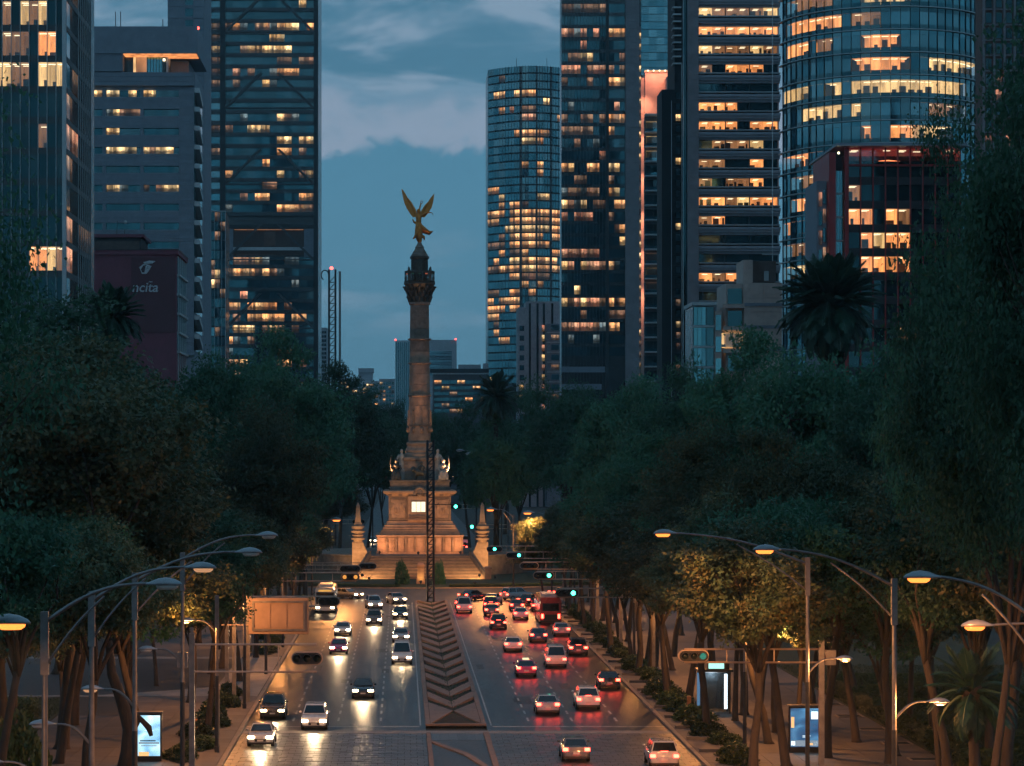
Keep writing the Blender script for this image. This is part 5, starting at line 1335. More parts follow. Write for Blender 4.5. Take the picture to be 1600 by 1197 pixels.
# right pavement
RY = [90, 117, 142, 168, 194, 220, 248, 276, 304, 334]
nr = ['with glowing orange dome lamp whose arm enters from the right edge', 'nearest whole pole on the right, glowing orange lamp on a long arm', 'second whole pole on the right, dome lamp glowing above lit leaves']
for i, y in enumerate(RY):
    lab = 'street lamp ' + nr[i] if i < 3 else 'street lamp on the right pavement, %s pole counted from the monument' % ORD[len(RY)-1-i]
    hx = {0: 18.3, 1: 16.7, 2: 14.6}.get(i, 15.2)
    on = i in (0, 1, 2, 4, 6, 8)
    top = i < 3
    street_lamp(22.5, y, hx, 13.6 if top else 10.4, 15.05, lab, LENS_ON if on else LENS_LOW, {0: 10000, 1: 14000, 2: 10500}.get(i, 7000), (24.5, 8.1), 0.78, LENS_LOW if i in (1, 2) else None, 'street lamps along the right pavement', top=top, low_power=2600 if 0 < i < 3 else (0 if top else 3400))
street_lamp(27.6, 96, 21.6, 12.4, 12.95, 'street lamp with flat bright orange lamp low at the right edge', LENS_ON, 7500, None, 0.75, brace=False)
# lamps round the far circle
for i, (px_, py_, y, on) in enumerate(((933, 832, 300, True), (768, 796, 372, True), (826, 801, 352, True), (719, 704, 500, False), (733, 709, 500, False), (759, 707, 520, False), (770, 706, 530, False), (608, 717, 500, False), (524, 812, 348, True))):  # last one is an added lamp, there to turn the left leaves amber
    hx, zh = X(px_, y), Z(py_, y)
    street_lamp(hx+(3.2 if px_ > 650 else -3.2), y, hx, zh-0.9, zh, 'small far street lamp by the circle, %s' % ['glowing over the lit trees at right', 'glowing just right of the right obelisk', 'pale, between the obelisk and the lit trees', 'high dome right of the column, leftmost of four', 'high dome right of the column, second of four', 'high dome right of the column, third of four', 'high dome right of the column, rightmost of four', 'high dome left of the column base', 'added to light leaves left of the left obelisk'][i],
                LENS_ON if on else LENS_OFF, 17000 if on else 0, None, 1.0, group='lamps round the monument circle')

# ---------------------------------------------------------------- traffic signals on cantilever frames
SIG_G = emit('signal_green', (0.06, 1.0, 0.62), 9.0, False)
SIG_GL = emit('signal_green_weak', (0.06, 0.5, 0.35), 0.45, False)
SIG_A = emit('signal_amber', (1.0, 0.4, 0.08), 0.9, False)
SIG_OFF = mat('signal_lens_dark', (0.02, 0.03, 0.028), 0.25)
ORANGE_ST = mat('signal_frame_steel', (0.50, 0.38, 0.30), 0.5, 0.4, var=0.2)
def signal(xp, xe, y, z, label, lens=(None, None, None), w=1.7, h=0.55, frame_h=0.8, toward=-1):
    d = 1 if xe > xp else -1
    t = thing('traffic_signal', label, 'traffic signal', (xp, y, 0.14), 'cantilever traffic signals')
    ubox('post', M['metal'], t, xp-0.16, xp+0.16, y-0.16, y+0.16, 0.14, z+frame_h*0.6+0.5)
    ubox('post_cap', M['metal'], t, xp-0.08, xp+0.08, y-0.08, y+0.08, z+frame_h*0.6+0.5, z+frame_h*0.6+0.85)
    ubox('control_box', M['metal'], t, xp-0.55*d-0.3, xp-0.55*d+0.3, y-0.2, y+0.2, z-0.55, z+0.35)
    for zz in (z+frame_h/2, z-frame_h/2): MB().tube([(xp, y, zz), (xe-d*0.3, y, zz)], 0.065, 6).build('arm_rail', ORANGE_ST, t)
    n = max(2, int(abs(xe-xp)/2.2))
    for k in range(1, n): ubox('arm_strut', ORANGE_ST, t, xp+(xe-xp)*k/n-0.035, xp+(xe-xp)*k/n+0.035, y-0.03, y+0.03, z-frame_h/2, z+frame_h/2)
    cx = xe-d*w/2
    pts = []
    for k in range(20):
        a = 2*math.pi*k/20; ccx = (w/2-h/2-0.02)*(1 if math.cos(a) >= 0 else -1)
        pts.append((cx+ccx+(h/2+0.10)*math.cos(a), z+(h/2+0.10)*math.sin(a)))
    bp = MB().slabxz(pts[::-1], y-0.06, y+0.0).build('backplate', ORANGE_ST, t)
    pts2 = [(cx+(p-cx)*0.93, z+(q-z)*0.84) for p, q in pts]
    hd = MB().slabxz(pts2[::-1], y-0.30, y-0.07).build('signal_housing', M['black'], t)
    for k in range(3):
        lx = cx+(k-1)*h*0.98
        le = lens[k] or SIG_OFF
        MB().tube([(lx, y-0.30, z), (lx, y-0.36, z)], h*0.36, 14).build('signal_lens', le, hd, True)
        vis = MB(); r = h*0.42; a_ = [math.pi*(0.05+0.9*q/8) for q in range(9)]
        vs = [(lx+r*math.cos(a), y-0.30, z+r*math.sin(a)) for a in a_]+[(lx+r*math.cos(a), y-0.58, z+r*math.sin(a)) for a in a_]
        vis.add(vs, [(i, i+1, 10+i, 9+i) for i in range(8)])
        vo = vis.build('visor', M['black'], hd); so = vo.modifiers.new('solid', 'SOLIDIFY'); so.thickness = 0.02
    return t
signal(25.4, 16.8, 155, 7.25, 'near right traffic signal on a long frame over the pavement, faint green light', (None, None, SIG_GL))
signal(22.4, 13.7, 228, 7.2, 'right traffic signal with bright green light, second from the camera', (None, None, SIG_G), 2.0)
signal(22.4, 13.5, 262, 7.2, 'right traffic signal with bright green light, third from the camera', (None, None, SIG_G), 2.0)
signal(22.0, 13.3, 288, 7.1, 'right traffic signal frame with dark lights, fourth from the camera', (None, None, None), 2.0)
signal(22.0, 12.9, 316, 7.2, 'far right traffic signal with green light near the terrace wall', (None, None, SIG_G), 2.0)
signal(21.5, 11.3, 340, 7.1, 'farthest right traffic signal with green light beside the stairs flank', (None, SIG_G, None), 2.0)
signal(-12.3, -4.7, 150, 7.5, 'near left traffic signal with dark lights on a broad three-rail frame', (None, None, None), 1.7, 0.6, 1.6)
signal(-14.5, -5.2, 212, 7.35, 'left traffic signal with dark lights beside the message board', (None, None, None), 1.7)
signal(-14.5, -4.2, 250, 7.6, 'left traffic signal showing two amber lights on a thin frame', (SIG_A, None, SIG_A), 1.7)
signal(-14.5, -4.6, 282, 7.0, 'far left traffic signal frame with dark lights, second from the monument', (None, None, None), 2.2)
signal(-14.5, -3.2, 322, 5.6, 'far left traffic signal frame with dark lights, nearest the monument', (None, None, None), 2.2)
# back of the message board
yv = 200.0
t = thing('message_board', 'large variable message board seen from behind on a steel frame, left kerb', 'message board', (-12.4, yv, 0.14))
x0, x1, z0, z1 = X(388, yv), X(482, yv), Z(991, yv), Z(934, yv)
BRD = mat('message_board_back', (0.32, 0.22, 0.16), 0.6, 0.1, var=0.15, scale=0.8)
MB().box(x0, x1, yv, yv+0.5, z0, z1).build('board_case', BRD, t, bevel=0.05)
for xa, xb, za, zc in ((x0+0.3, x1-0.25, z0+0.25, z0+0.42), (x0+0.3, x1-0.25, z1-0.4, z1-0.25), (x0+0.3, x0+0.45, z0+0.42, z1-0.4), (x1-0.4, x1-0.25, z0+0.42, z1-0.4)):
    ubox('board_rib', M['metal'], t, xa, xb, yv-0.12, yv-0.01, za, zc)
for k in range(1, 4): ubox('board_panel', BRD, t, x0+0.5+(k-1)*1.28, x0+0.5+k*1.28-0.06, yv-0.06, yv-0.005, z0+0.5, z1-0.48)
for dx in (-0.9, 0.2): ubox('board_post', M['metal'], t, -12.4+dx, -12.1+dx, yv+0.5, yv+0.8, 0.14, z1+0.1)
for zz in (z0+0.7, z1-0.8): MB().tube([(-16.5, yv+0.3, zz), (x0, yv+0.3, zz)], 0.06, 6).build('side_rail', ORANGE_ST, t)

# ---------------------------------------------------------------- lit advertising panels
def poster(name, cols):
    if name in MATS: return MATS[name]
    m = bpy.data.materials.new(name); N, L = nodes_of(m); b_ = N['Principled BSDF']; b_.inputs['Base Color'].default_value = (0.05, 0.05, 0.05, 1); b_.inputs['Roughness'].default_value = 0.15
    tcn = N.new('ShaderNodeTexCoord'); mp = N.new('ShaderNodeMapping'); mp.inputs['Scale'].default_value = (1.6, 1, 3.2); L.new(tcn.outputs['Generated'], mp.inputs['Vector'])
    nz = N.new('ShaderNodeTexNoise'); nz.inputs['Scale'].default_value = 0.8; nz.inputs['Detail'].default_value = 1.5; nz.inputs['Distortion'].default_value = 0.6; L.new(mp.outputs[0], nz.inputs['Vector'])
    cr_ = N.new('ShaderNodeValToRGB'); L.new(nz.outputs['Fac'], cr_.inputs['Fac'])
    el = cr_.color_ramp.elements; el[0].position = 0.32; el[0].color = cols[0]+(1,); el[1].position = 0.68; el[1].color = cols[-1]+(1,)
    for k, c in enumerate(cols[1:-1]): e_ = el.new(0.32+0.36*(k+1)/(len(cols)-1)); e_.color = c+(1,)
    L.new(cr_.outputs['Color'], b_.inputs['Emission Color']); b_.inputs['Emission Strength'].default_value = 1.25
    MATS[name] = m; return m
def ad_panel(x, y, w, h, label, mt, tiles):
    t = thing('advertising_panel', label, 'advertising panel', (x, y, 0.14))
    MB().box(x-w/2-0.1, x+w/2+0.1, y-0.12, y+0.2, 0.14, h+0.12).build('case', M['black'], t, bevel=0.04)
    MB().box(x-w/2-0.16, x+w/2+0.16, y-0.2, y+0.28, h+0.13, h+0.24).build('roof_cap', M['metal'], t, bevel=0.02)
    p = MB().box(x-w/2, x+w/2, y-0.15, y-0.125, 0.5, h).build('poster', mt, t)
    for a, c, d_, e_, m in tiles: ubox('poster_patch', m, p, x-w/2+w*a, x-w/2+w*c, y-0.156, y-0.151, 0.5+(h-0.5)*d_, 0.5+(h-0.5)*e_)
    lamp('panel_light', 'AREA', (x, y-0.4, (h+0.5)/2), 22, (0.55, 0.85, 1.0), t, (x, y-6, 0.8)).data.size = 1.0
    return t
PB = emit('poster_white', (0.75, 0.92, 1.0), 1.6, False); PO = emit('poster_orange', (1.0, 0.55, 0.22), 1.2, False); PD = emit('poster_navy', (0.03, 0.10, 0.22), 0.5, False)
PG = emit('poster_grey', (0.35, 0.45, 0.55), 0.7, False)
lx_, ly_ = X(233, 161), 161.0
ad_panel(lx_, ly_, 1.4, 3.05, 'glowing pale blue advertising panel on the left pavement behind a tree stump', poster('poster_sky', [(0.15, 0.42, 0.68), (0.4, 0.75, 0.95), (0.85, 1.0, 1.0)]), [(0.04, 0.96, 0.30, 0.34, PG), (0.1, 0.8, 0.36, 0.39, PD), (0.04, 0.5, 0.0, 0.10, PO), (0.15, 0.85, 0.24, 0.26, PG), (0.3, 0.7, 0.62, 0.635, PB)])
rx_, ry_ = X(1257, 166), 166.0
ad_panel(rx_, ry_, 1.85, 3.0, 'glowing navy advertising panel with white patches on the right pavement', poster('poster_deep', [(0.01, 0.04, 0.10), (0.03, 0.12, 0.25), (0.10, 0.30, 0.5)]), [(0.72, 0.96, 0.72, 0.92, PB), (0.02, 0.98, 0.02, 0.17, PG), (0.52, 0.95, 0.04, 0.15, PB), (0.6, 0.78, 0.05, 0.10, PO), (0.02, 0.16, 0.04, 0.15, PB), (0.42, 0.7, 0.28, 0.295, PB), (0.42, 0.62, 0.25, 0.262, PB), (0.02, 0.13, 0.50, 0.78, PO)])
# glass shelter with a lit sign box
yb = 192.0; xa, xb = X(1093, yb), X(1138, yb)
t = thing('glass_kiosk', 'glass kiosk shelter with green-white lit sign box and white tube light, right pavement', 'kiosk', ((xa+xb)/2, yb, 0.14))
SHG = pane_mat('kiosk_glass', (0.55, 0.62, 0.66), 0.1)
for xx in (xa, xb):
    for yy in (yb-0.9, yb+0.9): ubox('post', M['dark_metal'], t, xx-0.06, xx+0.06, yy-0.06, yy+0.06, 0.14, 3.25)
MB().box(xa-0.25, xb+0.25, yb-1.1, yb+1.1, 3.25, 3.42).build('roof', M['dark_metal'], t, bevel=0.03)
ubox('glass_wall', SHG, t, xa, xb, yb-0.93, yb-0.9, 0.3, 3.2); ubox('glass_wall', SHG, t, xa-0.01, xa+0.01, yb-0.88, yb+0.88, 0.3, 3.2); ubox('glass_wall', SHG, t, xb-0.01, xb+0.01, yb-0.88, yb+0.88, 0.3, 3.2)
ubox('back_wall', M['metal'], t, xa, xb, yb+0.85, yb+0.89, 0.3, 3.2)
sg = MB().box(xa+0.5, xb-0.05, yb-1.0, yb-0.7, 3.43, 3.98).build('sign_box', M['dark_metal'], t)
ubox('sign_face', emit('kiosk_sign', (0.45, 1.0, 0.85), 1.3, False), sg, xa+0.56, xb-0.45, yb-1.03, yb-1.0, 3.5, 3.92)
ubox('tube_light', emit('kiosk_tube', (0.75, 0.9, 1.0), 2.6, False), t, xb-0.42, xb-0.20, yb-0.99, yb-0.94, 0.5, 3.1)
lamp('kiosk_light', 'POINT', ((xa+xb)/2, yb-0.2, 2.9), 60, (0.75, 0.9, 1.0), t)
ubox('edge_light', emit('kiosk_blue', (0.15, 0.35, 0.6), 0.5, False), t, xa-0.3, xa-0.08, yb-1.0, yb-0.95, 0.4, 3.2)
MB().box(xa-1.1, xa-0.8, yb-1.6, yb-1.35, 0.14, 1.5).build('ticket_post', mat('orange_box', (0.45, 0.17, 0.05), 0.6), t)
# little signs and bollards on the left kerb
t = thing('kerb_post', 'slim grey post with a white cap on the left kerb', 'bollard', (-12.6, 176, 0.14)); MB().tube([(-12.6, 176, .14), (-12.6, 176, 3.3)], 0.07, 8).build('post', M['metal'], t); ubox('cap', HEADM, t, -12.72, -12.48, 175.9, 176.1, 3.3, 3.6)
t = thing('marker_post', 'short orange marker post in the left planting bed', 'bollard', (-14.3, 178, 0.14)); MB().tube([(-14.3, 178, .14), (-14.3, 178, 1.1)], 0.09, 8).build('post', mat('orange_marker', (0.6, 0.2, 0.05), 0.6), t); MB().tube([(-14.3, 178, 1.1), (-14.3, 178, 1.18)], 0.11, 8).build('cap', M['dark_metal'], t)
# benches and low kerb boxes on the right lawn edge
for k in range(5):
    yy = 162+k*9
    t = thing('tree_grate', 'dark square tree bed at the edge of the right pavement, %s from the camera' % ORD[k], 'tree bed', (33.0, yy, 0.14), 'tree beds in the right pavement')
    MB().box(32.2, 33.9, yy-0.8, yy+0.8, 0.141, 0.165).build('soil', M['soil'], t)
    for a, c, d_, e_ in ((32.1, 34.0, yy-0.92, yy-0.8), (32.1, 34.0, yy+0.8, yy+0.92), (32.08, 32.2, yy-0.8, yy+0.8), (33.9, 34.02, yy-0.8, yy+0.8)): ubox('rim', M['kerb'], t, a, c, d_, e_, 0.1, 0.2)

# signals on the avenue beyond the monument
signal(14.5, 9.4, 505, 9.6, 'tiny far green traffic signal right of the podium, upper one', (None, SIG_G, None), 2.4, 0.9)
signal(21.5, 13.0, 520, 5.2, 'tiny far green traffic signal right of the podium, lower one', (None, SIG_G, None), 2.4, 0.9)
signal(-14.0, -7.5, 512, 6.4, 'tiny far green traffic signal left of the podium', (None, SIG_G, None), 2.4, 0.9)
# ---------------------------------------------------------------- vegetation
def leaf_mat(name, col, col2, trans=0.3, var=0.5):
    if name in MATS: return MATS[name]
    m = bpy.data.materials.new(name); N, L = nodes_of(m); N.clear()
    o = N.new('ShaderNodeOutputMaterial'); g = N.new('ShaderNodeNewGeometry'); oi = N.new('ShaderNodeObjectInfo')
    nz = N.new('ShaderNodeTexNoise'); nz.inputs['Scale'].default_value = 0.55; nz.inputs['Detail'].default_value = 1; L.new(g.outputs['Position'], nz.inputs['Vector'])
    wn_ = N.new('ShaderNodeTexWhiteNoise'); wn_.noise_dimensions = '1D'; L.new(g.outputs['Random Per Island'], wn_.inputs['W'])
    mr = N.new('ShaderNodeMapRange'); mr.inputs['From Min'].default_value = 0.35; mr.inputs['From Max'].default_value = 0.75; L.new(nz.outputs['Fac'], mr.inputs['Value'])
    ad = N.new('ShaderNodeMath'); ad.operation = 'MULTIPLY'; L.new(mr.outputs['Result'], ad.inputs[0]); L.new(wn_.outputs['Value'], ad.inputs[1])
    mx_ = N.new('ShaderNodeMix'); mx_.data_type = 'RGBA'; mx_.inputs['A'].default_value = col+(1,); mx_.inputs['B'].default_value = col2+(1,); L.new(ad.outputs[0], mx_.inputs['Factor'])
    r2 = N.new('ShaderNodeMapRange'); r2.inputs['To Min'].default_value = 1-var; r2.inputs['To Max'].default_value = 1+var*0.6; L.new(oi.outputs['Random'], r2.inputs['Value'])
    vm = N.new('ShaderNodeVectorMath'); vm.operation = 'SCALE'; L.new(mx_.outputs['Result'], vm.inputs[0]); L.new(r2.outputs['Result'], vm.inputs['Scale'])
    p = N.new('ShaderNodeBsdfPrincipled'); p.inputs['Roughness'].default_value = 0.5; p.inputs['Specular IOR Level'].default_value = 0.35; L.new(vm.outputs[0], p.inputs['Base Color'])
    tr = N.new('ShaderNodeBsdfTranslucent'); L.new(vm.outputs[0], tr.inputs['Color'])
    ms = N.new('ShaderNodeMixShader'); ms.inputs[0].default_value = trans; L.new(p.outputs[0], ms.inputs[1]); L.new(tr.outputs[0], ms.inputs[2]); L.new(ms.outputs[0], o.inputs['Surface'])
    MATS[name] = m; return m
LEAF = leaf_mat('leaf_green', (0.034, 0.128, 0.076), (0.075, 0.160, 0.074))
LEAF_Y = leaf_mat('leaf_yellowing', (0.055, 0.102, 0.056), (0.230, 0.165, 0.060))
LEAF_P = leaf_mat('leaf_palm', (0.020, 0.065, 0.045), (0.035, 0.085, 0.050), 0.15)
LEAF_H = leaf_mat('leaf_hedge', (0.040, 0.072, 0.022), (0.085, 0.105, 0.030), 0.2)
BARK = mat('bark', (0.040, 0.030, 0.024), 0.9, var=0.4, scale=2.5, bump=0.9, bscale=7, stretch=(1, 1, 0.3))
def quads_mesh(name, P, A, B, m):
    """many diamond leaves at once: centre-line from P along A, half-width B"""
    n = len(P)
    V = np.empty((n, 4, 3), np.float32)
    V[:, 0] = P; V[:, 1] = P+A*0.45+B; V[:, 2] = P+A; V[:, 3] = P+A*0.45-B
    me = bpy.data.meshes.new(name)
    me.vertices.add(n*4); me.vertices.foreach_set('co', V.ravel())
    me.loops.add(n*4); me.loops.foreach_set('vertex_index', np.arange(n*4, dtype=np.int32))
    me.polygons.add(n); me.polygons.foreach_set('loop_start', np.arange(0, n*4, 4, dtype=np.int32)); me.polygons.foreach_set('loop_total', np.full(n, 4, np.int32))
    me.materials.append(m); me.update(calc_edges=True); return me
def rnd_unit(rg, n):
    v = rg.normal(size=(n, 3)); return v/np.linalg.norm(v, axis=1, keepdims=True)
def crown_points(rg, nclump, cz, rx, rz, shape=2.2):
    pts = []
    while len(pts) < nclump:
        d = rnd_unit(rg, 1)[0]; r = rg.uniform(0.25, 1.0)**0.33
        lump = 0.80+0.26*math.sin(3.1*d[0]+1.7*d[2]*2+shape)+0.14*math.sin(7*d[1]+5*d[0]+shape*2)
        lump = min(1.12, max(0.5, lump))
        p = d*r*lump
        if p[2] < -0.72: continue
        pts.append((p[0]*rx, p[1]*rx, cz+p[2]*rz))
    return np.array(pts)
def leaves_around(rg, C, per, rad, ln, wd, droop=0.25, flat=0.6):
    """leaves fill flattened clumps round each twig end, blades turned up to the light"""
    n = len(C)*per
    cc = np.repeat(C, per, axis=0)
    rr = np.repeat(rg.uniform(0.6, 1.4, len(C)), per)[:, None]
    off = rnd_unit(rg, n)*(rg.uniform(0.05, 1, (n, 1))**0.33)*np.array([1, 1, flat])*rad*rr
    off *= 1+0.35*np.sin(off[:, [1, 2, 0]]*90)      # ragged clump outline
    P = cc+off
    out = off/(np.linalg.norm(off, axis=1, keepdims=True)+1e-6)
    A = rnd_unit(rg, n)*0.75+out*0.6; A[:, 2] -= droop; A /= np.linalg.norm(A, axis=1, keepdims=True)
    up = rnd_unit(rg, n)*0.6+out*1.0; up[:, 2] += 0.3
    B = np.cross(A, up); B /= (np.linalg.norm(B, axis=1, keepdims=True)+1e-6)
    s = rg.uniform(0.6, 1.3, (n, 1))
    return P, A*ln*s, B*wd*s
def make_tree(seed, cb, rx, nclump, per, ln, leafm, wd=None, lean=0.05, limbs=6, crad=0.088, thick=1.0):
    """tree of unit height: trunk mesh with limbs and a crown mesh of leaves"""
    rg = np.random.default_rng(seed); r = random.Random(seed)
    rz = (1-cb)/2; cz = cb+rz
    C = crown_points(rg, nclump, cz, rx, rz, seed*1.3)
    P, A, B = leaves_around(rg, C, per, crad*rx/0.36, ln, wd or ln*0.22)
    cm = quads_mesh('tree_crown', P, A, B, leafm)
    t = MB(); fx, fy = r.uniform(-lean, lean), r.uniform(-lean, lean)
    fork = Vector((fx, fy, cb*0.85)); tr = 0.0125*thick
    t.tube([(0, 0, -0.01), (fx*0.1, fy*0.1, cb*0.04), (fx*0.3+r.uniform(-.01, .01), fy*0.3, cb*0.3), (fx*0.7, fy*0.7+r.uniform(-.01, .01), cb*0.6), fork], [tr*1.9, tr*1.25, tr, tr*0.88, tr*0.8], 10)
    idx = list(range(len(C))); r.shuffle(idx)
    ends = []
    for k in range(limbs):
        a = 2*math.pi*(k+r.random()*0.6)/limbs; q = r.uniform(0.35, 0.7)
        e = Vector((fx+rx*q*math.cos(a), fy+rx*q*math.sin(a), cb+rz*r.uniform(0.55, 1.2)))
        mid = fork.lerp(e, 0.5)+Vector((r.uniform(-.02, .02), r.uniform(-.02, .02), 0.02))
        t.tube([fork-Vector((0, 0, 0.02)), fork.lerp(mid, 0.5)+Vector((r.uniform(-.012, .012), 0, 0.008)), mid, e], [tr*0.62, tr*0.5, tr*0.36, tr*0.16], 7); ends += [mid, e]
    for k in idx[:46]:
        c = Vector(C[k]); b_ = min(ends, key=lambda q: (q-c).length)
        t.tube([b_, b_.lerp(c, 0.5)+Vector((0, 0, r.uniform(-.015, .02))), c], [tr*0.2, tr*0.13, tr*0.05], 4)
    return cm, t.mesh('tree_trunk', BARK, True)
BIG = [make_tree(3, 0.36, 0.34, 120, 520, 0.0135, LEAF, 0.0042), make_tree(8, 0.38, 0.36, 115, 520, 0.0135, LEAF, 0.0042), make_tree(15, 0.34, 0.33, 125, 520, 0.0130, LEAF, 0.0042), make_tree(21, 0.36, 0.35, 115, 520, 0.0135, LEAF, 0.0042)]
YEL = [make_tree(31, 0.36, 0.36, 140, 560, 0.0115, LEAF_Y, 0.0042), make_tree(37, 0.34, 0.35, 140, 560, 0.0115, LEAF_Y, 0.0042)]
SLIM = [make_tree(41, 0.46, 0.24, 60, 260, 0.022, LEAF_Y, 0.0055, 0.13, 5, 0.13), make_tree(47, 0.44, 0.25, 64, 260, 0.022, LEAF_Y, 0.0055, 0.15, 4, 0.13), make_tree(53, 0.46, 0.24, 60, 260, 0.022, LEAF, 0.0055, 0.10, 5, 0.13)]
OPEN = [make_tree(61, 0.30, 0.33, 150, 480, 0.0080, LEAF, 0.0020, 0.07, 8, 0.08), make_tree(67, 0.30, 0.30, 150, 560, 0.0095, LEAF, 0.0026, 0.07, 8, 0.09)]
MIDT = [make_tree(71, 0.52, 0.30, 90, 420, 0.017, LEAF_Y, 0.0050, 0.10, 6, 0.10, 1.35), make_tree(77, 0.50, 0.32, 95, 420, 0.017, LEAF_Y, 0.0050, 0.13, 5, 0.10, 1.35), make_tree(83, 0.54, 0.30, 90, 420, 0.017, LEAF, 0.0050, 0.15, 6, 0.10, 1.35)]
def tree(kind, k, x, y, h, w, label, group, rot=None, name='broadleaf_tree'):
    """w = crown width in metres"""
    cm, tm = kind[k % len(kind)]
    t = thing(name, label, 'tree', (x, y, 0.05), group)
    rx = {id(BIG): 0.35, id(YEL): 0.36, id(SLIM): 0.22, id(MIDT): 0.31, id(OPEN): 0.32}[id(kind)]
    s = w/(2*rx)
    t.scale = (s, s, h); t.rotation_euler = (0, 0, R.uniform(0, 6.28) if rot is None else rot)
    for n_, me in (('trunk', tm), ('crown', cm)):
        o = bpy.data.objects.new(n_, me); COL.objects.link(o); o.parent = t
    return t
def tree_px(kind, k, px, pyt, hwpx, Y, label, group, **kw):
    return tree(kind, k, X(px, Y), Y, Z(pyt-14, Y), 2*hwpx*Y/F, label, group, **kw)
GL, GR = 'trees along the left of the avenue', 'trees along the right of the avenue'
left = [(YEL, 0, 95, 530, 262, 168, 'huge near tree at far left with yellowing leaves above the street lamps'),
        (BIG, 1, 90, 496, 225, 226, 'dark tall tree behind the yellowing tree, under the maroon sign building'),
        (BIG, 2, 310, 570, 120, 262, 'dark tree right of the yellowing tree, at the foot of the slim glass annex'),
        (YEL, 1, 400, 655, 100, 245, 'mid-size tree with fine pale leaves above the message board'),
        (BIG, 0, 442, 556, 116, 318, 'broad dark tree below the braced tower'),
        (BIG, 3, 478, 636, 88, 345, 'dark tree above the far left signal frames'),
        (BIG, 1, 572, 625, 66, 478, 'dark tree left of the column, below the lattice mast'),
        (BIG, 2, 604, 640, 42, 520, 'far dark tree just left of the column shaft'),
        (BIG, 0, 530, 600, 80, 470, 'far dark tree rising behind the left lattice mast foot')]
for kd, k, px, py, hw_, Y, lab in left: tree_px(kd, k, px, py, hw_, Y, lab, GL)
tree(OPEN, 0, -14.3, 62, 30.0, 10.5, 'dark near foliage hanging at the upper left edge of the picture', GL, rot=1.0)
right = [(BIG, 3, 1300, 522, 150, 205, 'broad crown below the palm at right, highest of the right canopy'),
         (BIG, 0, 1180, 560, 118, 238, 'rounded dark crown below the beige terraced block'),
         (BIG, 1, 1065, 598, 98, 275, 'dark crown below the black slab building'),
         (BIG, 2, 970, 602, 90, 322, 'dark crown below the dark slab tower spine'),
         (BIG, 3, 880, 590, 74, 420, 'crown below the striped concrete block'),
         (BIG, 0, 815, 640, 66, 470, 'crown right of the far palm above the lit trees'),
         (BIG, 1, 735, 650, 62, 520, 'far crown between the column and the far palm'),
         (BIG, 2, 690, 655, 45, 640, 'far crown right beside the column shaft'),
         (YEL, 1, 1110, 690, 105, 205, 'front tree with pale leaves over the second signal on the right'),
         (BIG, 1, 1010, 700, 92, 240, 'front tree of the right row above the lit dome lamp'),
         (YEL, 0, 1245, 680, 118, 172, 'front tree with pale leaves above the near right street lamp'),
         (BIG, 0, 1420, 590, 120, 178, 'dark tree right of the palm behind the tall near tree'),
         (BIG, 1, 1530, 640, 130, 150, 'dark low tree at the right edge above the lamps'),
         (OPEN, 1, 1545, 212, 165, 128, 'tall dense near tree with thin leaves before the red framed building'),
         (BIG, 2, 1470, 430, 110, 150, 'dark tree hiding the foot of the red framed building'),
         (BIG, 0, 778, 668, 60, 440, 'dark crown in front of the far palm trunk')]
for kd, k, px, py, hw_, Y, lab in right: tree_px(kd, k, px, py, hw_, Y, lab, GR)
tree_px(OPEN, 1, 1700, -40, 235, 104, 'tallest near tree cut off by the right edge of the picture', GR, rot=2.2)
# slim young trees whose trunks line both pavements
slimr = [(21.3, 330), (23.5, 318), (21.0, 306), (24.5, 296), (21.4, 286), (23.2, 272), (21.2, 260), (25.0, 252), (21.6, 240), (24.4, 230), (21.5, 222), (25.5, 210), (21.4, 203), (27.5, 197), (24.2, 186), (26.0, 178), (29.0, 184), (24.6, 171), (27.6, 168), (30.6, 172), (31.8, 164), (36.5, 176), (38.5, 186), (35.6, 200)]
for i, (x, y) in enumerate(slimr):
    h = R.uniform(12.5, 16.5)
    tree(SLIM, i, x, y, h, h*R.uniform(0.42, 0.55), 'slim leaning tree on the right pavement, %s counted from the monument' % ORD[i], 'slim trees on the right pavement', name='slim_tree')
sliml = [(-14.2, 345), (-16.0, 330), (-14.5, 312), (-16.8, 296), (-14.6, 276), (-17.5, 262), (-15.0, 244), (-17.0, 226), (-20.5, 214), (-15.4, 188), (-19.0, 178), (-22.8, 172), (-24.8, 164)]
for i, (x, y) in enumerate(sliml):
    h = R.uniform(11.5, 14.5)
    tree(SLIM, i+1, x, y, h, h*R.uniform(0.42, 0.55), 'slim tree on the left pavement, %s counted from the monument' % ORD[i], 'slim trees on the left pavement', name='slim_tree')
mids = [(-16.5, 200, 15.5), (-20.0, 190, 16.5), (-23.5, 183, 16.0), (-17.5, 171, 15.0), (-27.0, 172, 17.0), (-21.5, 160, 16.0), (-25.5, 153, 15.5), (-18.6, 150, 15.5), (-22.5, 141, 16.5), (-16.4, 232, 15.5), (-18.5, 255, 16.0), (-16.2, 285, 15.5), (-18.0, 308, 15.5), (-13.6, 178, 13.5), (-13.8, 219, 14.0), (-13.6, 262, 14.0), (-13.4, 296, 13.0), (-13.2, 322, 12.5)]
for i, (x, y, h) in enumerate(sorted(mids, key=lambda q: -q[1])):
    tree(MIDT, i, x, y, h, h*R.uniform(0.55, 0.68), 'middle-sized tree with amber lit leaves on the left, %s counted from the monument' % ORD[i], 'middle-sized trees on the left', name='pavement_tree')
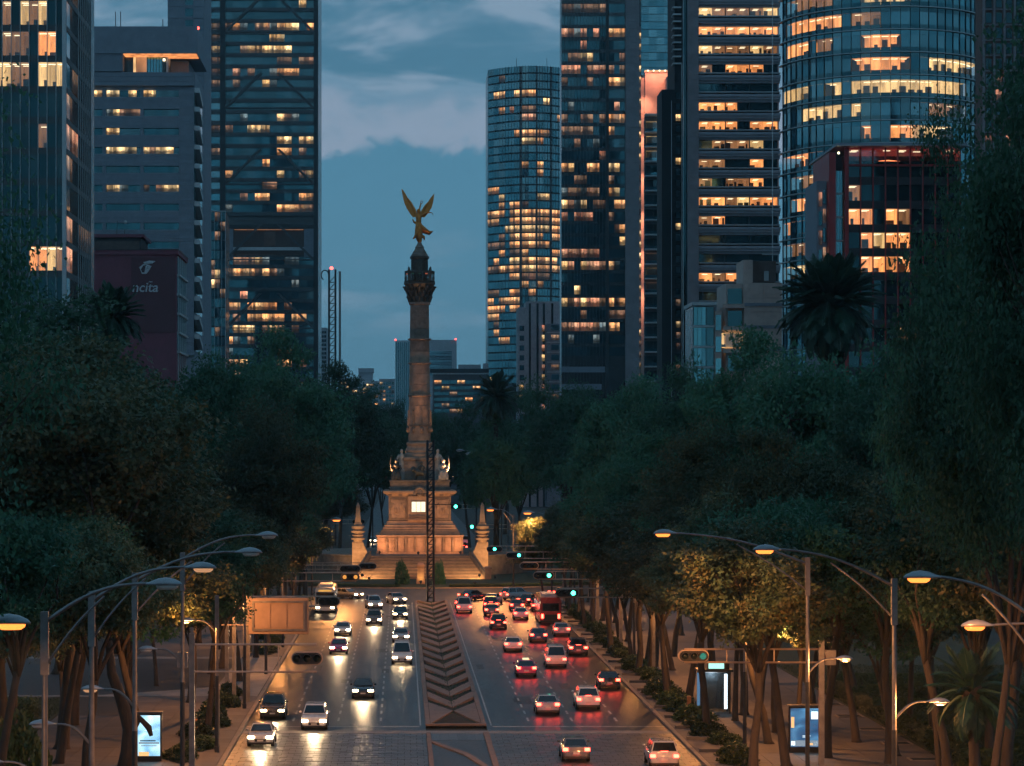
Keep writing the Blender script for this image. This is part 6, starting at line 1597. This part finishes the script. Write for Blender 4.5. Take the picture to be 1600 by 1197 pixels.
midr = [(23.8, 158, 16.5), (27.0, 163, 17.0), (30.5, 160, 17.5), (25.4, 190, 16.5), (28.6, 176, 17.5), (22.9, 205, 16.0), (26.5, 218, 16.5), (23.0, 234, 16.5), (26.0, 246, 16.5), (23.4, 266, 16.0), (26.2, 282, 16.0), (23.4, 300, 15.5), (36.8, 160, 17.0), (40.5, 170, 18.0), (34.6, 147, 17.5), (32.0, 149, 16.5), (37.8, 150, 18.0), (20.8, 152, 15.0), (21.0, 176, 15.5), (20.7, 199, 14.5), (20.9, 226, 15.0), (20.8, 254, 14.5), (20.8, 290, 14.0), (20.6, 316, 13.0)]
for i, (x, y, h) in enumerate(sorted(midr, key=lambda q: -q[1])):
    tree(MIDT, i+1, x, y, h, h*R.uniform(0.52, 0.66), 'middle-sized tree with dark leaning trunk on the right, %s counted from the monument' % ORD[i], 'middle-sized trees on the right', name='pavement_tree')
lows = [(-16, 372, 12, 11), (-24, 392, 14, 13), (-14, 480, 18, 15), (23, 366, 12.5, 11), (29, 384, 14, 12), (19.5, 352, 10.5, 9), (24.5, 338, 11.5, 10), (-15, 352, 11, 9)]
for i, (x, y, h, w) in enumerate(lows):
    tree(YEL, i, x, y, h, w, 'small round tree lit amber by the circle, %s of the monument, %s from the camera' % ('left' if x < 0 else 'right', ORD[[0, 2, 3, 2, 3, 1, 0, 0][i] if x > 0 else [1, 2, 3, 0, 0, 0, 0, 0][i]]), 'small trees round the circle')
for i in range(16):
    x = -150+i*22; 
    if -16 < x < 22: continue
    tree(BIG, i, x, 560+R.uniform(0, 160), R.uniform(20, 27), R.uniform(20, 26), 'dark tree far behind the circle, %s from the left' % ORD[i], 'trees far behind the circle')
# stump and broken trunk by the left panel
t = thing('broken_trunk', 'thick forked tree trunk with cut branches beside the left advertising panel', 'tree', (-16.6, 157, 0.14))
MB().tube([(-16.9, 157, 0.1), (-16.8, 157, 1.2), (-16.7, 157, 2.6), (-17.2, 157, 4.4), (-17.8, 157, 6.0), (-18.0, 157.2, 8.0)], [0.62, 0.46, 0.42, 0.36, 0.3, 0.2], 10).build('trunk', BARK, t, True)
MB().tube([(-16.7, 157, 2.4), (-16.1, 156.9, 3.3), (-15.5, 156.8, 2.7), (-15.35, 156.8, 2.2)], [0.34, 0.28, 0.2, 0.12], 8).build('broken_limb', BARK, t, True)

# ---------------------------------------------------------------- palms
def frond_mesh(seed, L, sag, nl=52):
    r = random.Random(seed); m = MB(); pts = []
    for k in range(9):
        s = k/8; pts.append(Vector((0, L*s*(1-0.12*s*s*sag), L*(0.20*s-0.42*sag*s*s))))
    m.tube(pts, [0.055*(1-0.8*k/8) for k in range(9)], 4)
    for k in range(nl):
        s = 0.10+0.9*k/nl; f_ = s*8; i0 = min(7, int(f_)); p = pts[i0].lerp(pts[i0+1], f_-i0); d = (pts[i0+1]-pts[i0]).normalized()
        ll = L*0.26*math.sin(math.pi*min(1, 0.18+0.80*s))*r.uniform(0.85, 1.1)
        for q in (-1, 1):
            sd = (Vector((q, 0, 0))*0.8+d*0.95+Vector((0, 0, r.uniform(-0.15, 0.25)))).normalized()
            e = p+sd*ll+Vector((0, 0, -0.12*ll)); w = d*0.013
            m.add([p-w, p+w, p.lerp(e, 0.6)+w*1.1, e, p.lerp(e, 0.6)-w*0.6], [(0, 1, 2, 3, 4)])
    return m.mesh('palm_frond', LEAF_P)
FR = [frond_mesh(k, 1.0, s) for k, s in ((1, 0.35), (2, 0.7), (3, 1.25), (4, 1.8))]
def palm(x, y, zc, size, n, label, zr=0.32, group=None):
    t = thing('palm_tree', label, 'palm', (x, y, 0.1), group)
    MB().tube([(x, y, 0.1), (x+0.1, y, zc*0.4), (x, y, zc*0.8), (x, y, zc-0.3)], [zr*1.4, zr, zr*0.95, zr*1.5], 10).build('trunk', BARK, t, True)
    MB().ball((x, y, zc-0.2), (zr*2.1, zr*2.1, zr*3)).build('crownshaft', BARK, t, True)
    r = random.Random(n+int(x*10))
    for k in range(n):
        u_ = (k+0.5)/n; el = 82-150*u_ if True else 0
        a = k*2.39996+r.uniform(-.2, .2)
        me = FR[min(3, int(u_*4.0))] if r.random() < 0.8 else FR[r.randrange(4)]
        o = bpy.data.objects.new('frond', me); COL.objects.link(o)
        o.location = (x, y, zc); s = size*r.uniform(0.86, 1.08)*(0.82 if u_ < 0.12 else 1)*(0.9 if u_ > 0.8 else 1); o.scale = (s, s, s)
        o.rotation_euler = (math.radians(el+r.uniform(-7, 7)), 0, a); o.rotation_mode = 'XYZ'
        o.parent = t; o.matrix_parent_inverse = Matrix.Translation(-WLOC[t])
    return t
palm(X(1295, 262), 262, Z(480, 262), 6.3, 210, 'big bushy palm standing before the curved glass tower', 0.45)
palm(X(176, 250), 250, Z(497, 250), 3.9, 120, 'dark palm in front of the maroon sign building', 0.4)
palm(X(775, 440), 440, Z(622, 440), 5.4, 80, 'far dark palm above the trees right of the column', 0.4)
palm(X(1520, 140), 140, 6.4, 3.2, 46, 'low palm under the trees at the right edge', 0.3)

# ---------------------------------------------------------------- shrubs and hedges
def shrub_mesh(seed, n, rx, ry, rz, ln, leafm, boxy=False):
    rg = np.random.default_rng(seed); d = rnd_unit(rg, n)
    if boxy: d = d/np.max(np.abs(d), axis=1, keepdims=True)
    r_ = rg.uniform(0.55, 1.0, (n, 1))**0.5; bump_ = 1+0.14*np.sin(5*d[:, :1]+seed)+0.12*np.sin(7*d[:, 1:2]+2*seed)
    if boxy: bump_ = 1+0.05*(bump_-1)
    P = d*r_*bump_*np.array([rx, ry, rz]); P[:, 2] = np.abs(P[:, 2])
    A = d*0.7+rnd_unit(rg, n); A[:, 2] += 0.4; A /= np.linalg.norm(A, axis=1, keepdims=True)
    B = np.cross(A, rnd_unit(rg, n)); B /= np.linalg.norm(B, axis=1, keepdims=True)+1e-6
    s = rg.uniform(0.6, 1.3, (n, 1))
    return quads_mesh('shrub_leaves', P, A*ln*s, B*ln*0.3*s, leafm)
SH = [shrub_mesh(k, 2600, 1, 1, 1, 0.16, LEAF_H) for k in (1, 2, 3)]
SHB = [shrub_mesh(k, 6000, 1, 1, 1, 0.10, LEAF_H, True) for k in (4, 5)]
CONE = shrub_mesh(9, 2600, 1, 1, 1, 0.14, LEAF)
stem_m = MB().tube([(0, 0, -0.02), (0.03, 0, 0.25), (0.0, 0.03, 0.6)], [0.05, 0.04, 0.02], 5).mesh('shrub_stems', BARK)
def shrub(x, y, sx, sy, sz, label, group, name='low_shrub', meshes=SH, z=0.14, rot=None):
    t = thing(name, label, 'shrub' if name != 'clipped_hedge' else 'hedge', (x, y, z), group); t.scale = (sx, sy, sz)
    t.rotation_euler = (0, 0, R.uniform(0, 6.28) if rot is None else rot)
    for n_, me in (('foliage', R.choice(meshes)), ('stem', stem_m)):
        o = bpy.data.objects.new(n_, me); COL.objects.link(o); o.parent = t
y = 160.0; k = 0
spots = []
while y < 345:
    spots.append((R.uniform(20.9, 21.6), y)); y += R.uniform(3.6, 7.5)
spots = spots[:30]
for k, (x, y) in enumerate(spots):
    shrub(x, y, R.uniform(0.9, 1.5), R.uniform(1.3, 2.6), R.uniform(0.6, 1.05), 'low shrub in the right kerb bed, %s from the camera' % ORD[k], 'kerb bed shrubs on the right', rot=R.uniform(-.2, .2))
spots = []; y = 163.0
while y < 345 and len(spots) < 26:
    if not 206 < y < 245: spots.append((R.uniform(-14.2, -13.2), y))
    y += R.uniform(5, 8.5)
for k, (x, y) in enumerate(spots):
    shrub(x, y, R.uniform(0.9, 1.6), R.uniform(1.4, 2.8), R.uniform(0.5, 0.95), 'low shrub in the left kerb bed, %s from the camera' % ORD[k], 'kerb bed shrubs on the left', rot=R.uniform(-.2, .2))
# planting slabs between the beds (pale edging)
for k in range(24):
    yy = 166+k*7.3
    ubox('bed_edging', M['slab'], pr, 19.3, 20.9, yy, yy+0.5, 0.13, 0.34)
# clipped hedges on the right lawn
hs = []
for row in range(6):
    yy = 156+row*11
    for c in range(3): hs.append((36.6+c*5.2+row*0.25, yy))
for k, (x, y) in enumerate(hs):
    shrub(x, y, 2.45, 0.95, 1.25, 'clipped hedge on the right lawn, row %s from the camera, %s from the pavement' % (['one', 'two', 'three', 'four', 'five', 'six'][k//3], ORD[k % 3]), 'clipped hedges on the right lawn', 'clipped_hedge', SHB, 0.16, R.uniform(-.03, .03))
for k in range(5):
    shrub(35.3, 153+k*13, 0.7, 5.9, 0.85, 'long clipped hedge along the right pavement edge, %s from the camera' % ORD[k], 'edge hedges on the right lawn', 'clipped_hedge', SHB, 0.16, 0.0)
for k in range(4):
    shrub(-27.5-k*0.5, 158+k*11, 1.4, 3.6, 1.0, 'low hedge on the left lawn, %s from the camera' % ORD[k], 'hedges on the left lawn', 'clipped_hedge', SHB, 0.15, 0.0)
shrub(-22.5, 150, 1.9, 1.9, 3.6, 'leafy bush low at the left edge beside the lamp pole', 'left bushes', 'leafy_bush', SH)
shrub(MX-3.0, 387, 1.05, 1.05, 3.3, 'dark cone shrub left of the small stele', 'cone shrubs before the stairs', 'cone_shrub', [CONE], 0.1)
shrub(MX+2.6, 387, 1.0, 1.0, 3.1, 'dark cone shrub right of the small stele', 'cone shrubs before the stairs', 'cone_shrub', [CONE], 0.1)
for k in range(14):
    a = math.radians(-90-32+k*5); 
    if abs(k-6.4) < 1.2: continue
    shrub(RC[0]+43.5*math.cos(a), RC[1]+43.5*math.sin(a), 1.9, 1.2, 0.4, 'low hedge on the island rim before the monument, %s from the left' % ORD[k if k < 6 else k-2], 'hedges on the island rim', 'clipped_hedge', SHB, 0.1, a+math.pi/2)
# fine grass on the lawns
rg = np.random.default_rng(5); n = 60000
gx = np.concatenate((rg.uniform(34.4, 58, n), rg.uniform(-45, -25.7, n//2))); gy = np.concatenate((rg.uniform(150, 235, n), rg.uniform(150, 203, n//2))); gz = np.full(len(gx), 0.15)
P = np.stack((gx, gy, gz), 1); A = rg.normal(size=P.shape)*0.05; A[:, 2] = rg.uniform(0.10, 0.22, len(gx)); B = np.stack((rg.uniform(-.03, .03, len(gx)), rg.uniform(-.03, .03, len(gx)), np.zeros(len(gx))), 1)
o = link('grass_blades', quads_mesh('grass_blades', P, A, B, LEAF_H), None, kind='stuff'); o['label'] = 'short dark grass on the lawns beside the avenue'; o['category'] = 'grass'
rg = np.random.default_rng(6); n = 9000
gx = rg.uniform(MED_L+.4, MED_R-.4, n); gy = rg.uniform(184, 341, n); P = np.stack((gx, gy, np.full(n, 0.03)), 1)
A = rg.normal(size=P.shape)*0.06; A[:, 2] = rg.uniform(0.04, 0.12, n); B = rg.normal(size=P.shape)*0.02
link('ground_cover', quads_mesh('ground_cover', P, A, B, LEAF), med, kind='stuff')
# ---------------------------------------------------------------- cars
PAINT = mat('car_paint', (0.5, 0.5, 0.5), 0.28, 0.0, var=0.06, objcol=True, coat=0.8)
CGLASS = mat('car_glass', (0.008, 0.010, 0.012), 0.06, var=0.1, spec=0.8)
RIM = mat('alloy_rim', (0.35, 0.35, 0.37), 0.3, 0.9)
HEAD_ON = emit('headlamp_on', (1.0, 0.70, 0.38), 40.0, True)
HEAD_OFF = mat('headlamp_glass', (0.5, 0.5, 0.52), 0.15)
TAIL_ON = emit('taillamp_on', (1.0, 0.035, 0.02), 26.0, True)
TAIL_OFF = mat('taillamp_red', (0.18, 0.008, 0.008), 0.2)
PLATE = mat('number_plate', (0.55, 0.55, 0.52), 0.5)
def make_car(name, L, Wd, prof, roof, glass_in, towards):
    """car pointing to +y at the origin. prof: (y, z_low, z_shoulder, half-width scale); roof: (y_ws_base, y_ws_top, y_rw_top, y_rw_base, z_top)"""
    root = thing(name, 'car', 'car'); hw_ = Wd/2
    def sec(y, zl, zs, k):
        w = hw_*k
        return [(-w*0.86, y, zl), (w*0.86, y, zl), (w*0.98, y, zl+0.12), (w, y, (zl+zs)*0.5), (w*0.985, y, zs-0.10), (w*0.90, y, zs), (-w*0.90, y, zs), (-w*0.985, y, zs-0.10), (-w, y, (zl+zs)*0.5), (-w*0.98, y, zl+0.12)]
    bd = MB().rings([sec(*p) for p in prof]).build('body', PAINT, root, True)
    e = bd.modifiers.new('edge', 'EDGE_SPLIT'); e.split_angle = 0.7
    a, b_, c, d, zt = roof; zb_ = min(p[2] for p in prof if d < p[0] < a)-0.03
    wb, wt = hw_*0.90, hw_*0.72
    cab = MB().rings([[(-wb, d, zb_), (wb, d, zb_), (wb, a, zb_), (-wb, a, zb_)], [(-wt, c, zt-0.05), (wt, c, zt-0.05), (wt, b_, zt-0.05), (-wt, b_, zt-0.05)], [(-wt*0.9, c+0.08, zt), (wt*0.9, c+0.08, zt), (wt*0.9, b_-0.08, zt), (-wt*0.9, b_-0.08, zt)]])
    cb_ = cab.build('roof', PAINT, root)
    def pane(nm, q, n_, off=0.012, ins=0.10):
        q = [Vector(p) for p in q]; cc = sum(q, Vector())/len(q); n_ = Vector(n_).normalized()
        q2 = [cc+(p-cc)*(1-ins)+n_*off for p in q]
        MB().add([p for p in q2]+[p-n_*0.03 for p in q2], [(0, 1, 2, 3), (7, 6, 5, 4), (0, 4, 5, 1), (1, 5, 6, 2), (2, 6, 7, 3), (3, 7, 4, 0)]).build(nm, CGLASS, root)
    zt2 = zt-0.06
    pane('windscreen', [(wb, a, zb_+0.04), (-wb, a, zb_+0.04), (-wt, b_, zt2), (wt, b_, zt2)], (0, zt-zb_, a-b_))
    pane('rear_window', [(-wb, d, zb_+0.04), (wb, d, zb_+0.04), (wt, c, zt2), (-wt, c, zt2)], (0, -(zt-zb_), c-d))
    ymid = (a+d)/2-0.1
    for s in (-1, 1):
        for ya, yb_, yt0, yt1 in ((ymid, a-0.12, ymid, b_-0.02), (d+0.15, ymid-0.06, c+0.02, ymid-0.06)):
            pane('side_window', [(s*wb, ya, zb_+0.05), (s*wb, yb_, zb_+0.05), (s*wt, yt1, zt2), (s*wt, yt0, zt2)], (s*(zt-zb_), 0, wb-wt), 0.014, 0.08)
        MB().ball((s*(hw_+0.08), a-0.25, zb_+0.14), (0.11, 0.07, 0.08), 8, 5).build('mirror', PAINT, root, True)
    wy = (prof[-1][0]-0.85, prof[0][0]+0.85)
    for y in wy:
        for s in (-1, 1):
            ty = MB().tube([(s*(hw_-0.20), y, 0.33), (s*(hw_+0.01), y, 0.33)], 0.33, 18).build('tyre', M['rubber'], root)
            MB().tube([(s*(hw_+0.005), y, 0.33), (s*(hw_+0.025), y, 0.33)], 0.21, 14).build('rim', RIM, ty)
    fy, ry = prof[-1][0], prof[0][0]
    for s in (-1, 1):
        MB().box(s*hw_*0.70-0.22, s*hw_*0.70+0.22, fy-0.16, fy+0.025, 0.60, 0.76).build('headlight', HEAD_ON if towards else HEAD_OFF, root, bevel=0.03)
        MB().box(s*hw_*0.78-0.17, s*hw_*0.78+0.17, ry-0.025, ry+0.14, 0.74, 0.95).build('tail_light', TAIL_OFF if towards else TAIL_ON, root, bevel=0.03)
    ubox('grille', M['black'], root, -hw_*0.42, hw_*0.42, fy-0.05, fy+0.02, 0.40, 0.58)
    ubox('number_plate', PLATE, root, -0.2, 0.2, ry-0.03, ry, 0.55, 0.68); ubox('number_plate', PLATE, root, -0.2, 0.2, fy+0.02, fy+0.035, 0.42, 0.53)
    ubox('bumper', M['black'], root, -hw_*0.92, hw_*0.92, ry-0.04, ry+0.12, 0.27, 0.42); ubox('bumper', M['black'], root, -hw_*0.92, hw_*0.92, fy-0.12, fy+0.03, 0.24, 0.36)
    if not towards: ubox('brake_light', TAIL_ON, root, -0.22, 0.22, d-0.02 if d < c else d, d+0.05, zb_+0.02, zb_+0.06)
    return root
sed = [(-2.2, 0.34, 0.72, 0.82), (-2.1, 0.28, 0.98, 0.94), (-1.4, 0.22, 1.02, 1.0), (0.0, 0.2, 0.96, 1.0), (1.0, 0.22, 0.94, 1.0), (1.7, 0.24, 0.86, 0.97), (2.12, 0.28, 0.78, 0.9), (2.22, 0.34, 0.66, 0.8)]
suv = [(-2.2, 0.36, 0.80, 0.85), (-2.12, 0.32, 1.10, 0.95), (-1.4, 0.28, 1.12, 1.0), (0.0, 0.26, 1.10, 1.0), (1.0, 0.28, 1.08, 1.0), (1.7, 0.3, 1.02, 0.98), (2.12, 0.32, 0.94, 0.92), (2.2, 0.38, 0.75, 0.84)]
van = [(-2.4, 0.36, 0.95, 0.9), (-2.34, 0.3, 1.2, 0.97), (-1.4, 0.28, 1.22, 1.0), (0.4, 0.26, 1.2, 1.0), (1.4, 0.28, 1.12, 1.0), (2.2, 0.3, 0.98, 0.96), (2.4, 0.36, 0.75, 0.86)]
PROTO = {}
for tw in (True, False):
    PROTO['sedan', tw] = make_car('sedan_car', 4.4, 1.76, sed, (0.95, 0.25, -0.95, -1.55, 1.44), 0, tw)
    PROTO['suv', tw] = make_car('suv_car', 4.4, 1.84, suv, (1.0, 0.45, -1.75, -2.05, 1.72), 0, tw)
    PROTO['van', tw] = make_car('van', 4.8, 1.9, van, (1.75, 0.9, -2.15, -2.32, 2.05), 0, tw)
WH, SI, BK, GY, RD, BL = (0.72, 0.72, 0.70, 1), (0.38, 0.39, 0.41, 1), (0.014, 0.014, 0.016, 1), (0.11, 0.115, 0.12, 1), (0.24, 0.02, 0.025, 1), (0.03, 0.06, 0.14, 1)
PK = (0.45, 0.05, 0.16, 1)
CN = {WH: 'white', SI: 'silver', BK: 'black', GY: 'grey', RD: 'red', BL: 'dark blue'}
used = set()
def car(kind, x, y, colr, label, towards, rz=0.0, group=None, taxi=False):
    p = PROTO[kind, towards]
    t = copy_tree(p) if (kind, towards) in used else p
    used.add((kind, towards))
    t.location = (x, y, 0.004); t.rotation_euler = (0, 0, (math.pi if towards else 0)+rz)
    t['label'] = label; t['group'] = group or ('cars coming towards the camera' if towards else 'cars driving away towards the monument')
    t['category'] = 'van' if kind == 'van' else 'car'
    for c in t.children:
        c.color = colr
    if taxi:
        r_ = ubox('taxi_sign', emit('taxi_lamp', (1.0, 0.85, 0.5), 1.2, False), None, -0.28, 0.28, -0.5, -0.3, 1.45, 1.6); r_.parent = t
    if towards:
        l_ = lamp('headlight_beam', 'SPOT', (0, 2.3, 0.68), 800, (1.0, 0.66, 0.36), None, None, 0.3, 0.8, 0.8)
        l_.parent = t; l_.rotation_euler = (math.radians(90-5.5), 0, 0)
    else:
        l_ = lamp('tail_glow', 'POINT', (0, -3.4, 0.6), 16, (1.0, 0.06, 0.03), None, None, 0.25); l_.parent = t
    return t
inc = [('sedan', -9.4, 172, SI, 'silver sedan with blazing headlights in the left kerb lane, nearest oncoming car'),
       ('suv', -6.2, 182.5, WH, 'white tall car with headlights on, second lane from the left kerb, near the stop line'),
       ('sedan', -3.1, 206, BK, 'black sedan with headlights on, third lane from the left kerb'),
       ('van', 0.0, 240, WH, 'white van with headlights on in the lane beside the median'),
       ('sedan', -6.2, 252, PK, 'pink taxi with lit roof sign and headlights, second lane near the left message board'),
       ('suv', -9.5, 190, BK, 'black tall car with headlights on in the left kerb lane behind the silver sedan'),
       ('sedan', -0.1, 268, SI, 'silver sedan with headlights on beside the median behind the white van'),
       ('suv', -3.2, 295, GY, 'grey tall car with headlights on, third lane, far up the road'),
       ('sedan', -6.4, 278, WH, 'white sedan with headlights on, second lane, far up the road'),
       ('sedan', -0.2, 306, BK, 'black sedan with headlights on beside the median, far up the road'),
       ('suv', -3.6, 326, WH, 'white tall car with headlights on leaving the circle'),
       ('sedan', -0.8, 338, SI, 'silver sedan with headlights on leaving the circle by the median tip')]
for i, (k, x, y, c, lab) in enumerate(inc): car(k, x, y, c, lab, True, {10: 0.12, 11: 0.28}.get(i, 0), taxi='taxi' in lab)
car('sedan', -7.5, 349, GY, 'grey sedan turning off the circle at the far left', True, 0.9)
outg = [('sedan', 11.0, 163.5, GY, 'grey sedan with red tail lights on the paved crossing, nearest car going away'),
        ('suv', 16.2, 160, SI, 'silver tall car with tail lights in the right lane at the bottom edge'),
        ('sedan', 10.9, 193, SI, 'silver sedan with tail lights, second lane from the median, just past the stop line'),
        ('suv', 14.2, 197, WH, 'white tall car with tail lights, third lane from the median, just past the stop line'),
        ('sedan', 17.2, 214, BK, 'black sedan with tail lights in the right kerb lane'),
        ('van', 14.1, 236, WH, 'white van with tail lights, third lane from the median'),
        ('sedan', 10.9, 226, PK, 'pink taxi sedan with lit roof sign and tail lights, second lane from the median'),
        ('sedan', 11.0, 255, WH, 'white sedan with tail lights, second lane from the median'),
        ('suv', 17.1, 250, GY, 'grey tall car with tail lights in the right kerb lane'),
        ('sedan', 14.2, 268, BL, 'dark blue sedan with tail lights, third lane from the median'),
        ('sedan', 17.2, 277, SI, 'silver sedan with tail lights in the right kerb lane behind the red bus'),
        ('suv', 10.8, 288, BK, 'black tall car with tail lights, second lane, far up'),
        ('van', 7.7, 318, WH, 'white van with tail lights beside the median in the far queue'),
        ('sedan', 10.9, 312, GY, 'grey sedan with tail lights at the end of the far queue'),
        ('sedan', 14.1, 305, WH, 'white sedan with tail lights at the end of the far queue'),
        ('suv', 17.1, 321, RD, 'red tall car with tail lights in the far queue'),
        ('sedan', 7.8, 328, SI, 'silver sedan with tail lights at the front of the far queue by the median'),
        ('suv', 11.2, 324, BL, 'dark blue tall car with tail lights in the far queue'),
        ('sedan', 14.4, 322, GY, 'grey sedan with tail lights in the far queue behind the ring road'),
        ('sedan', 12.0, 336, WH, 'white sedan with tail lights entering the circle'),
        ('sedan', 16.6, 334, BK, 'black sedan with tail lights entering the circle at right')]
for i, (k, x, y, c, lab) in enumerate(outg): car(k, x, y, c, lab, False, {19: -0.25, 20: -0.4, 16: -0.1}.get(i, 0), taxi='taxi' in lab)
car('suv', 15.5, 346, SI, 'silver tall car turning right in the circle', False, -0.95)
car('sedan', 22.5, 352, RD, 'red sedan far right in the circle', False, -1.15)
car('sedan', 9.6, 345, BK, 'black sedan crossing the mouth of the circle', False, -0.75)

# city buses
def bus(x, y, colr, cname, label, towards):
    t = thing('city_bus', label, 'bus', (0, 0, 0)); L_, hw_, H = 11.5, 1.25, 3.15
    bd = MB().rings([[(-hw_*k, yy, 0.35), (hw_*k, yy, 0.35), (hw_*k, yy, H-0.3), (hw_*k*0.9, yy, H), (-hw_*k*0.9, yy, H), (-hw_*k, yy, H-0.3)] for yy, k in ((-L_/2, 0.95), (-L_/2+0.15, 1.0), (L_/2-0.2, 1.0), (L_/2, 0.94))]).build('body', PAINT, t)
    bd.color = colr
    ubox('roof_pod', PLATE, t, -0.8, 0.8, -3.2, 2.6, H+0.003, H+0.28)
    inside = lit_mat('bus_interior', ((1.0, 0.80, 0.55), (0.9, 0.9, 0.8)), 0.45)
    for s in (-1, 1):
        for k in range(7):
            y0 = -L_/2+0.7+k*1.5; ubox('side_window', inside, t, s*hw_-0.02, s*hw_+0.02, y0, y0+1.38, 1.35, 2.45)
        for yy in (-3.4, 3.6):
            w = MB().tube([(s*(hw_-0.3), yy, 0.5), (s*(hw_+0.015), yy, 0.5)], 0.5, 18).build('tyre', M['rubber'], t); MB().tube([(s*(hw_+0.01), yy, 0.5), (s*(hw_+0.03), yy, 0.5)], 0.28, 12).build('rim', RIM, w)
        MB().box(s*0.95-0.13, s*0.95+0.13, -L_/2-0.03, -L_/2+0.05, 0.75, 1.25).build('tail_light', TAIL_OFF if towards else TAIL_ON, t)
        MB().box(s*0.9-0.2, s*0.9+0.2, L_/2-0.05, L_/2+0.03, 0.62, 0.84).build('headlight', HEAD_ON if towards else HEAD_OFF, t)
        MB().tube([(s*1.2, L_/2-0.1, 2.6), (s*1.5, L_/2+0.15, 2.4), (s*1.5, L_/2+0.15, 2.0)], 0.05, 5).build('mirror', M['black'], t)
    ubox('rear_window', CGLASS, t, -0.95, 0.95, -L_/2-0.02, -L_/2+0.03, 1.6, 2.5)
    ubox('windscreen', CGLASS, t, -1.1, 1.1, L_/2-0.04, L_/2+0.02, 1.15, 2.6); ubox('destination_panel', emit('bus_led', (1.0, 0.5, 0.1), 0.8, False), t, -0.8, 0.8, L_/2-0.03, L_/2+0.025, 2.68, 2.9)
    ubox('engine_grille', M['black'], t, -0.8, 0.8, -L_/2-0.025, -L_/2+0.03, 0.55, 1.2); ubox('bumper', M['black'], t, -1.2, 1.2, -L_/2-0.06, -L_/2+0.1, 0.33, 0.52)
    t.location = (x, y, 0.004); t.rotation_euler = (0, 0, math.pi if towards else 0)
bus(17.1, 300, (0.35, 0.03, 0.03, 1), 'red', 'red city bus with lit windows in the right kerb lane, far up the road', False)
bus(-9.5, 322, (0.60, 0.60, 0.58, 1), 'white', 'white city bus with headlights on leaving the circle in the left kerb lane', True)
for i, (k, x, y, c, tw) in enumerate((('sedan', 9.5, 515, BK, False), ('suv', 12.6, 530, GY, False), ('sedan', 10.4, 548, RD, False), ('van', 14.0, 566, WH, False), ('sedan', -5.5, 520, SI, True), ('suv', -2.6, 545, GY, True), ('sedan', -6.6, 575, WH, True))):
    car(k, x, y, c, 'far %s %s beyond the monument, %s side, %s from the camera' % (CN[c], {'sedan': 'sedan', 'suv': 'tall car', 'van': 'van'}[k], 'left' if tw else 'right', ORD[i-4 if tw else i]), tw, 0, 'cars beyond the monument')
for k_, p in PROTO.items():
    if k_ not in used:
        for ch in list(p.children_recursive): bpy.data.objects.remove(ch)
        bpy.data.objects.remove(p)

# ---------------------------------------------------------------- evening haze
hz = bpy.data.materials.new('evening_haze'); hN, hL = nodes_of(hz); hN.clear()
ho = hN.new('ShaderNodeOutputMaterial'); hv = hN.new('ShaderNodeVolumePrincipled')
hv.inputs['Color'].default_value = (0.60, 0.88, 1.0, 1); hv.inputs['Density'].default_value = 0.00009; hv.inputs['Anisotropy'].default_value = 0.0
hL.new(hv.outputs[0], ho.inputs['Volume'])
MB().box(-3050, 3050, -350, 6050, -1.2, 240).build('haze', hz, kind='stuff')
